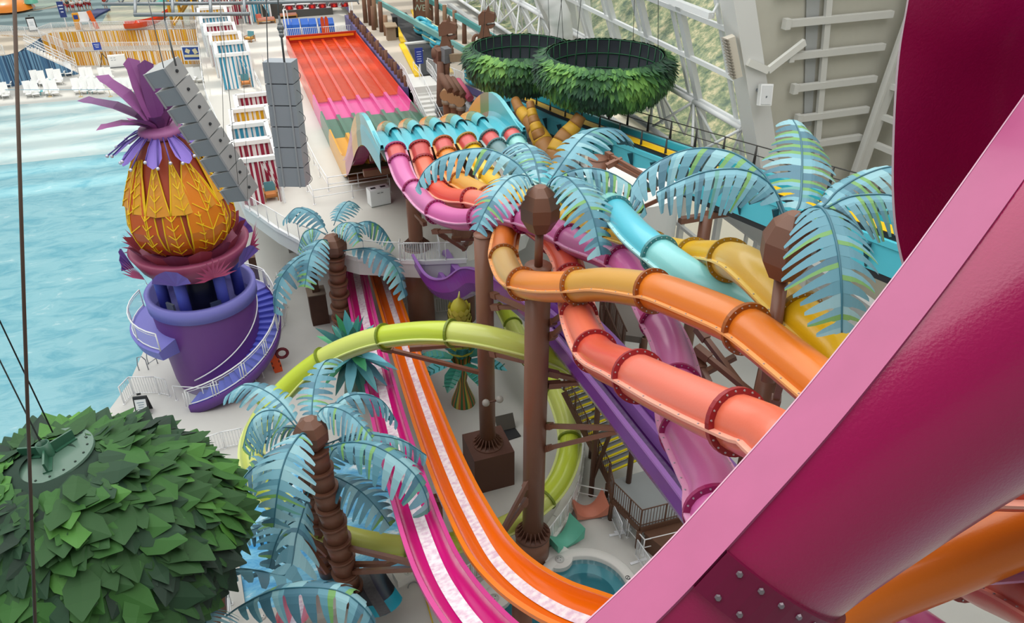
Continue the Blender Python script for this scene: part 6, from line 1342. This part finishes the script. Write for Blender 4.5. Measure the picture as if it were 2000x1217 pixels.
for i, (px, py, col, lab) in enumerate(((18, 12, 'e8861a', 'orange shell canopy of the play fountain at the far left corner'), (6, 20, '3b8fc4', 'blue shell canopy below the orange one at the left edge'), (60, 1, '6fc0a4', 'small green shell canopy of the play fountain'))):
    p = P(px, py, 108); r = [3.2, 1.8, .9][i]; o = thing('shell_canopy', lab, 'canopy', (p.x, p.y, 3.66)); b = MB(); b.lathe([(r, -.3), (r * .9, .2), (r * .55, .75), (.1, 1.0)], p, 20, 0); b.build('shell', M(col, .4, 0, .3), o); b = MB(); b.tube([V((p.x, p.y, 3.66)), p + V((0, 0, .8))], .15, 8); b.build('post', WHITE, o)
# ================================================================ PEOPLE on the far terrace
def person_mesh(pose):
    J = {'hip': (0, 0, .95), 'chest': (0, 0, 1.28), 'neck': (0, 0, 1.48), 'head': (0, -.02, 1.6), 'top': (0, 0, 1.72)}
    V_ = []; Rr = []; E = []
    def ch(pts, rs, par):
        last = par
        for p, r in zip(pts, rs): V_.append(p); Rr.append(r); 
        base = len(V_) - len(pts)
        for i in range(len(pts)): E.append((last, base + i)); last = base + i
        return base
    V_.append((0, 0, .95)); Rr.append(.14)
    s = ch([(0, 0, 1.12), (0, 0, 1.3), (0, 0, 1.43), (0, -.01, 1.5), (0, -.02, 1.58), (0, -.01, 1.68)], [.13, .16, .11, .055, .09, .085], 0)
    st = .12 if pose else .03
    for sg in (-1, 1):
        ch([(sg * .1, 0, .88), (sg * .11, -.03 + sg * st, .5), (sg * .12, sg * st * 1.6, .09), (sg * .13, -.14 + sg * st * 1.6, .05)], [.1, .065, .045, .04], 0)
        if pose == 2: ch([(sg * .19, 0, 1.4), (sg * .26, -.05, 1.12), (sg * .1, -.24, 1.15), (sg * .04, -.3, 1.18)], [.06, .045, .035, .03], s + 2)
        else: ch([(sg * .19, 0, 1.4), (sg * .25, .02, 1.12), (sg * .27, -.1, .88), (sg * .27, -.14, .78)], [.06, .045, .035, .03], s + 2)
    def grow(name, keep, infl):
        me = bpy.data.meshes.new(name); idx = [i for i in range(len(V_)) if keep(V_[i], i)]; mp = {i: k for k, i in enumerate(idx)}
        me.from_pydata([V_[i] for i in idx], [(mp[a], mp[c]) for a, c in E if a in mp and c in mp], [])
        ob = bpy.data.objects.new(name, me); C.objects.link(ob); sk = ob.modifiers.new('s', 'SKIN'); ob.modifiers.new('u', 'SUBSURF').levels = 1
        for k, i in enumerate(idx): me.skin_vertices[0].data[k].radius = (Rr[i] * infl * (1.25 if i < 4 else 1), Rr[i] * infl)
        me.skin_vertices[0].data[0].use_root = True
        dg = bpy.context.evaluated_depsgraph_get(); m2 = bpy.data.meshes.new_from_object(ob.evaluated_get(dg)); bpy.data.objects.remove(ob); return m2
    return grow('body', lambda p, i: True, 1.0), grow('shirt', lambda p, i: (p[2] > .94 and p[2] < 1.45 and abs(p[0]) < .265 and (abs(p[0]) < .2 or p[2] > 1.1) and p[1] > -.2), 1.22), grow('shorts', lambda p, i: .45 < p[2] <= .96 and abs(p[0]) < .2, 1.3)
SKINM = M('b98a6c', .6); PM = [person_mesh(0), person_mesh(1), person_mesh(2)]
def person(label, c, rz, pose, shirt, shorts, hair):
    o = thing('person', label, 'person', c); o.rotation_euler = (0, 0, rz)
    for me, nm, mt in zip(PM[pose], ('body', 'shirt', 'shorts'), (SKINM, shirt, shorts)):
        m2 = me.copy(); m2.materials.clear(); m2.materials.append(mt); ob = bpy.data.objects.new(nm, m2); C.objects.link(ob); ob.parent = o
        for p in m2.polygons: p.use_smooth = True
    b = MB(); b.sphere(V(c) + V((0, .015, 1.665)), .105, 10); b.build('hair', hair, o)
    b = MB(); b.add([V(c) + V(v) for v in ((-.015, -.1, 1.6), (.015, -.1, 1.6), (0, -.125, 1.59), (0, -.1, 1.63))], [(0, 1, 2), (1, 3, 2), (3, 0, 2)]); b.build('nose', SKINM, o)
RS = M('a8202c', .7); WS = M('efeeea', .7); HR = M('2a211c', .7); DS = M('4a4a44', .7)
for i, (px, py, rz, pose, sh, lab) in enumerate(((126, 22, .3, 0, WS, 'person in white shirt and red shorts, leftmost of the far group'), (136, 23, -.4, 1, DS, 'person in dark shirt and red shorts, second from the left in the far group'), (145, 24, .2, 2, WS, 'person in white shirt with arms in front, nearest in the far group'), (154, 21, 1.2, 0, WS, 'person in white shirt standing in the middle of the far group'), (161, 22, 2.6, 1, WS, 'person in white shirt turned away, right of the middle of the far group'), (169, 19, 1.6, 0, WS, 'person in white shirt facing left, second from the right in the far group'), (177, 19, 1.9, 2, WS, 'person in white shirt at the right end of the far group'), (208, 19, 0, 2, M('a5352c', .7), 'person in red top and shorts standing alone right of the far group'))):
    person(lab, tuple(G(px, py, 3.66)), rz, pose, sh, RS, HR)
# ================================================================ GROUND LEVEL, RIGHT HALF
def rocker(label, c, rz, col):
    c = V(c); Rm = Matrix.Rotation(rz, 3, 'Z'); b = MB(); n = 16; m = 12; top = []; bot = []
    for i in range(n + 1):
        u = -1 + 2 * i / n; rt2 = []; rb = []
        for j in range(m + 1):
            v = -1 + 2 * j / m; x = u * .74; y = v * .56 * (.66 + .34 * u * u)
            zt = .3 + .66 * abs(u) ** 2.2 * (1 if u > 0 else .72) - .14 * (1 - u * u) * (v * v)
            zb = .02 + .3 * (abs(u) ** 2.4) + .03 * v * v; rt2.append(c + Rm @ V((x, y, zt))); rb.append(c + Rm @ V((x * .96, y, min(zb, zt - .05))))
        top.append(rt2); bot.append(rb)
    b.sheet(top, 0, True); b.sheet(bot, 0, True)
    for k in (0, m): b.sheet([[t[k], q[k]] for t, q in zip(top, bot)], 0, False)
    b.sheet([top[0], bot[0]], 0, False); b.sheet([top[-1], bot[-1]], 0, False)
    o = b.build('rocking_seat', M(col, .55)); tag(o, label, 'chair'); return o
rocker('salmon pink moulded rocking seat near the crowd barriers', G(1150, 1003), -.15, 'cf8069')
rocker('mint green moulded rocking seat beside the big column base', G(1100, 1060), .25, '66b79f')
def barrier(label, p, q):
    p = V(p); q = V(q); o = thing('crowd_barrier', label, 'barrier', (p + q) / 2, 'white crowd barriers'); W_ = M('e3e6ea', .4); b = MB(); up = V((0, 0, 1.1)); lo = V((0, 0, .15))
    b.tube([p + lo, p + up, q + up, q + lo, p + lo], .025, 6); b.build('frame', W_, o); b = MB(); n = 16
    for k in range(1, n): a = p.lerp(q, k / n); b.tube([a + lo, a + up], .012, 5)
    b.build('bars', W_, o); d = (q - p).normalized(); nr = V((-d.y, d.x, 0))
    for u in (.2, .8): b = MB(); c = p.lerp(q, u); b.beam(c - nr * .4 + V((0, 0, .03)), c + nr * .4 + V((0, 0, .03)), .12, .03); b.tube([c, c + lo], .025, 6); b.build('foot', W_, o)
barrier('white crowd barrier, front one of the overlapping pair by the brown platform', G(1186, 998), G(1212, 1056)); barrier('white crowd barrier, rear one of the overlapping pair by the brown platform', G(1196, 990), G(1222, 1050)); barrier('white crowd barrier standing alone nearest the magenta flume', G(1241, 1088), G(1272, 1135))
rail_run('two_bar_rail', 'white two-bar rail between lime loop fence and the barriers', [G(1126, 976), G(1190, 990)], 1.0, WHITE, 3, 0, False, (.5,))
rail_run('two_bar_rail', 'white two-bar rail by the brown storage box', [G(1226, 1050), G(1255, 1085), G(1350, 1062)], 1.0, WHITE, 2.5, 0, False, (.5,))
cpts = [G(x, y) for x, y in ((1062, 1078), (1085, 1048), (1108, 1015), (1126, 976), (1137, 925), (1140, 870), (1134, 810), (1120, 765), (1090, 730), (1050, 690), (1010, 660))]
rail_run('loop_fence', 'curved white barred fence around the outside of the lime loop', bez(cpts, 26), 1.1, WHITE, 1.5, .14)
b = MB(); pth = bez([p + V((-.35, 0, 0)) for p in cpts], 26)
for p, q in zip(pth, pth[1:]): b.beam(p + V((0, 0, .12)), q + V((0, 0, .12)), .7, .3)
struct(b.build('trim_6', M('dfdfda', .55)))
rail_run('deck_fence', 'short white barred fence between the magenta and orange speed slides', [G(898, 1148), G(925, 1132), G(960, 1118)], 1.1, WHITE, 1.4, .13)
# brown steel stairs with yellow nosings and the landing below
ST = M('5e4030', .55); o = thing('steel_staircase', 'brown steel staircase with yellow step edges below the purple flume', 'staircase', G(1230, 950)); z1 = 1.3; land = [G(1188, 940, z1), G(1196, 975, z1), G(1250, 1030, z1), G(1345, 1005, z1), G(1335, 950, z1), G(1275, 915, z1)]
b = MB(); b.prism([tuple(p.xy) for p in land], z1 - .25, z1); b.build('landing', M('8b8f90', .7), o)
a = (G(1190, 938, z1) + G(1266, 905, z1)) / 2; topc = G(1140, 748, 4.4); w2 = (G(1266, 905, z1) - G(1190, 938, z1)) * .5; n = 14
b = MB(); q2 = MB()
for k in range(1, n + 1):
    c = a.lerp(topc, k / n); d = V((topc.x - a.x, topc.y - a.y, 0)).normalized(); c.z = z1 + (4.4 - z1) * k / n; b.beam(c - w2 + d * .14, c + w2 + d * .14, .32, .05); q2.beam(c - w2, c + w2, .09, .07)
b.build('tread', M('7c8083', .7), o); q2.build('yellow_nosing', M('d8c400', .5), o)
b = MB()
for s_ in (-1, 1): b.beam(a + w2 * s_ - V((0, 0, .1)), topc + w2 * s_ - V((0, 0, .1)), .1, .35)
for p, q in zip(land, land[1:]): b.beam(p - V((0, 0, .15)), q - V((0, 0, .15)), .12, .3)
b.build('stringer', ST, o)
def brail(pp, nm='railing', par=None, sp_=.14):
    b = MB()
    for p, q in zip(pp, pp[1:]):
        b.tube([p + V((0, 0, 1.05)), q + V((0, 0, 1.05))], .03, 6); b.tube([p + V((0, 0, .12)), q + V((0, 0, .12))], .025, 6); m = max(1, int((q - p).length / sp_))
        for k in range(m): c = p.lerp(q, k / m); b.beam(c, c + V((0, 0, 1.05)), .022 if k % 8 else .06, .022 if k % 8 else .06)
    b.build(nm, ST, par)
brail([topc - w2, a - w2, land[0], land[1], land[2], land[3]], 'railing', o); brail([topc + w2, a + w2, land[5], land[4]], 'railing', o, .9)
b = MB()
for p in land: b.tube([V((p.x, p.y, 0)), p - V((0, 0, .2))], .12, 8)
b.build('leg', ST, o)
# upper platform
o = thing('steel_platform', 'upper brown steel platform with barred rail behind the coral tube', 'platform', G(1230, 640)); zp = 6.6; c4 = [P(1180, 640, 31), P(1262, 640, 30.5), P(1262, 605, 33), P(1176, 600, 33.5)]; zz = sum(p.z for p in c4) / 4
c4 = [V((p.x, p.y, zz)) for p in c4]; b = MB(); b.prism([tuple(p.xy) for p in c4], zz - .3, zz); b.build('platform_deck', M('6d6660', .7), o); brail([c4[1], c4[2], c4[3], c4[0]], 'railing', o); fl0 = c4[0]; b = MB()
for p in c4: b.tube([V((p.x, p.y, 0)), V((p.x, p.y, zz))], .13, 8)
b.tube([V((c4[0].x, c4[0].y, 1)), V((c4[1].x, c4[1].y, zz - .4))], .1, 8); b.tube([V((c4[2].x, c4[2].y, 1)), V((c4[1].x, c4[1].y, zz - .4))], .1, 8); b.build('leg', ST, o)
s0 = (c4[0] + c4[3]) / 2; s1 = P(1222, 718, 29); sw_ = (c4[0] - c4[3]) * .35; b = MB()
for s_ in (-1, 1): b.beam(s0 + sw_ * s_, s1 + sw_ * s_, .1, .3)
for k in range(10): c = s0.lerp(s1, (k + .5) / 10); b.beam(c - sw_, c + sw_, .26, .05)
b.build('flight', ST, o); brail([s0 + sw_, s1 + sw_], 'railing', o); brail([s0 - sw_, s1 - sw_], 'railing', o)
b = MB(); p = G(1238, 690); b.tube([p, p + V((0, 0, 1.3))], .28, 14); b.lathe([(.3, 1.3), (.3, 1.4), (0, 1.42)], p, 14); tag(b.build('waste_bin', M('57483f', .6)), 'round brown bin standing behind the coral tube', 'bin')
b = MB(); c = G(1300, 1062); b.box(c + V((0, 0, .45)), (1.9, .9, .9), 0, .35); b.box(c + V((0, 0, .95)), (2.0, 1.0, .12), 0, .35); b.box(c + V((0, 0, .5)), (.06, .95, 1.0), 0, .35); tag(b.build('storage_box', M('5f3f2c', .6, var=.2)), 'dark brown storage box under the corner of the steel landing', 'box')
b = MB(); p, q = G(1378, 700), G(1500, 770)
pth = bez([G(1372, 695), G(1400, 715), G(1425, 735), G(1450, 765)], 20); b.tube([t + V((0, 0, .05)) for t in pth], .1, 8); tag(b.build('yellow_hose', M('d3bf1a', .5)), 'yellow kerb hose lying on the floor behind the brown steel braces', 'hose')
o = thing('floor_hatch', 'open black floor hatch beside the square brown plinth', 'hatch', G(1000, 850)); c = G(993, 848); b = MB(); b.box(c + V((0, 0, .03)), (1.0, .9, .06), 0, .1); b.build('opening', BLACK, o); b = MB(); b.box(c + V((0, .5, .4)), (1.0, .05, .8), 0, Matrix.Rotation(R_(-35), 3, 'X')); b.build('lid', M('55504a', .5), o)
o = thing('column_camera', 'pair of round camera pods on the brown plinth column', 'camera', P(962, 783, 34)); b = MB(); b.tube([P(950, 787, 33.6), P(975, 781, 33.6)], .05, 6); b.build('arm', BROWND, o)
for p in (P(949, 787, 33.4), P(976, 780, 33.4)): b = MB(); b.sphere(p, .17, 12); b.build('pod', M('a8a39c', .4), o)
# pool depth marks on the round pool kerb
def kerb_mark(px, py, kind):
    p = G(px, py, .27); b = MB(); o = None
    if kind == 'drain':
        b.lathe([(0, .012), (.2, .012), (.2, 0)], p, 20, 0)
        for dx, dy in ((.07, .05), (-.07, .05), (0, -.07)): b.lathe([(0, .018), (.022, .018)], p + V((dx, dy, 0)), 8, 1)
    tag(b.build('drain_cover', [M('c3c4c0', .5), BLACK]), {1093: 'round white drain cover on the lobe of the big round pool', 965: 'round white drain cover on the kerb of the small round pool', 795: 'round white drain cover on the white block by the splash pool', 612: 'round white drain cover near the red slide at the bottom'}[px], 'drain cover')
lob = G(1090, 1095); b = MB(); b.prism(circ(lob.x, lob.y, .62, 24), 0, .25); lob2 = G(965, 1165); b.prism(circ(lob2.x, lob2.y, .75, 24), 0, .25); struct(b.build('trim_7', M('d9d8d3', .6)))
kerb_mark(1093, 1092, 'drain'); kerb_mark(965, 1168, 'drain')
p = G(1226, 1128, .275); b = MB(); b.tube([p + V((.09 * math.cos(a), .09 * math.sin(a), 0)) for a in [2 * PI * i / 20 for i in range(21)]], .012, 5); b.box(p, (.14, .02, .01), 0, .7); tag(b.build('no_diving_mark', BLACK), 'small round black no-diving symbol on the kerb of the big round pool', 'marking')
for (px, py, ch_, sz, lb) in ((1231, 1132, '0', .16, 'small black digit on the pool kerb'), (1238, 1130, '0', .3, 'larger black digit on the pool kerb')):
    t_ = text(ch_, G(px, py, .275), (0, 0, -.9), sz, BLACK, None, 'depth_mark', .004); tag(t_, lb, 'marking')
# ================================================================ BOTTOM LEFT
o = thing('black_chute', 'black open chute with grey carpet strip and turquoise end at the bottom', 'water slide', G(730, 1180)); c = [V((*G(705, 1118).xy, .35)), V((*G(728, 1175).xy, .8)), V((*G(760, 1250).xy, 1.7))]; pth = bez(c, 16); b = MB(); fr = [frame_of(pth[min(i + 1, 15)] - pth[max(i - 1, 0)]) for i in range(16)]
for i0, i1, m_ in ((0, 11, 0), (11, 15, 1)):
    b = MB(); b.sheet([[pth[i] + fr[i][1] * (.72 * -math.cos(PI * k / 10)) + V((0, 0, .45 - .6 * math.sin(PI * k / 10))) for k in range(11)] for i in range(i0, i1 + 1)], 0, True); b.build('trough', [M('25272b', .35, 0, .3), M('2ba6bd', .35)][m_], o)
b = MB(); b.sheet([[pth[i] + fr[i][1] * x + V((0, 0, -.12)) for x in (-.25, 0, .25)] for i in range(16)], 0, True); b.build('carpet_strip', M('6a6a6c', .9, var=.4, vscale=8), o)
o = thing('red_body_slide', 'coral red open slide end seen between palm leaves at the bottom edge', 'water slide', G(590, 1190)); pth = bez([V((*G(585, 1165).xy, .15)), V((*G(588, 1200).xy, .6)), V((*G(592, 1290).xy, 2.2))], 14); fr = [frame_of(pth[min(i + 1, 13)] - pth[max(i - 1, 0)]) for i in range(14)]
b = MB(); b.sheet([[pth[i] + fr[i][1] * (.62 * -math.cos(PI * k / 10)) + V((0, 0, .5 - .6 * math.sin(PI * k / 10))) for k in range(11)] for i in range(14)], 0, True); b.build('trough', M('e04456', .3, 0, .4), o)
b = MB(); b.sheet([[pth[i] + fr[i][1] * x + V((0, 0, -.07)) for x in (-.2, 0, .2)] for i in range(14)], 0, True); b.build('water_film', FOAM, o)
b = MB(); c = G(800, 1125); b.box(c + V((.1, 0, .2)), (1.5, .6, .4), 0, .2); c2 = G(630, 1190); b.box(c2 + V((0, 0, .2)), (1.4, .9, .4), 0, .0); struct(b.build('trim_8', M('d6d5d0', .6)))
def drain(px, py, z, lab):
    p = G(px, py, z); b = MB(); b.lathe([(0, .012), (.16, .012), (.16, 0)], p, 20, 0)
    for dx, dy in ((.06, .04), (-.06, .04), (0, -.06)): b.lathe([(0, .018), (.02, .018)], p + V((dx, dy, 0)), 8, 1)
    tag(b.build('drain_cover', [M('cfcfca', .5), BLACK]), lab, 'drain cover')
drain(796, 1118, .4, 'round white drain cover on the white block by the splash pool'); drain(512, 1205, .01, 'round white drain cover on the floor near the bottom palm')
o = thing('hook_pole', 'yellow rescue pole with round hook lying on the floor at the bottom', 'pole', G(820, 1180)); b = MB(); b.tube([G(828, 1158) + V((0, 0, .04)), G(850, 1235) + V((0, 0, .04))], .025, 6); b.build('shaft', M('d8b324', .5), o); b = MB(); h_ = [G(x, y) + V((0, 0, .04)) for x, y in ((828, 1158), (822, 1145), (810, 1138), (799, 1143), (797, 1150))]; b.tube(bez(h_, 14), .022, 6); b.build('hook', M('8e9296', .4, .5), o)
struct_pts = [P(577, 1025, 27.6), P(632, 1077, 28)]
o = thing('palm_brace_frame', 'brown steel braces between ringed palm trunk and magenta slide', 'brace', G(700, 1120))
for a_, c_ in (((577, 1025, 30), (640, 1085, 29.8)), ((587, 1047, 30.4), (640, 1120, 30.4)), ((668, 1067, 30.2), (818, 1103, 25)), ((677, 1102, 30.6), (757, 1102, 29)), ((757, 1102, 29), (777, 1094, 28.5)), ((677, 1118, 30.8), (820, 1110, 25.2)), ((690, 1120, 30.9), (740, 1108, 29.5))):
    b = MB(); b.beam(P(*a_), P(*c_), .17, .17); b.build('brace', BROWN, o)
rail_run('lane_fence', 'white two-bar railing beside the splash pool and leafy ball', [G(448, 1130), G(452, 1180), G(458, 1240)], .9, M('d9dbdc', .4), 1.5, 0, False, (.5,), .04)
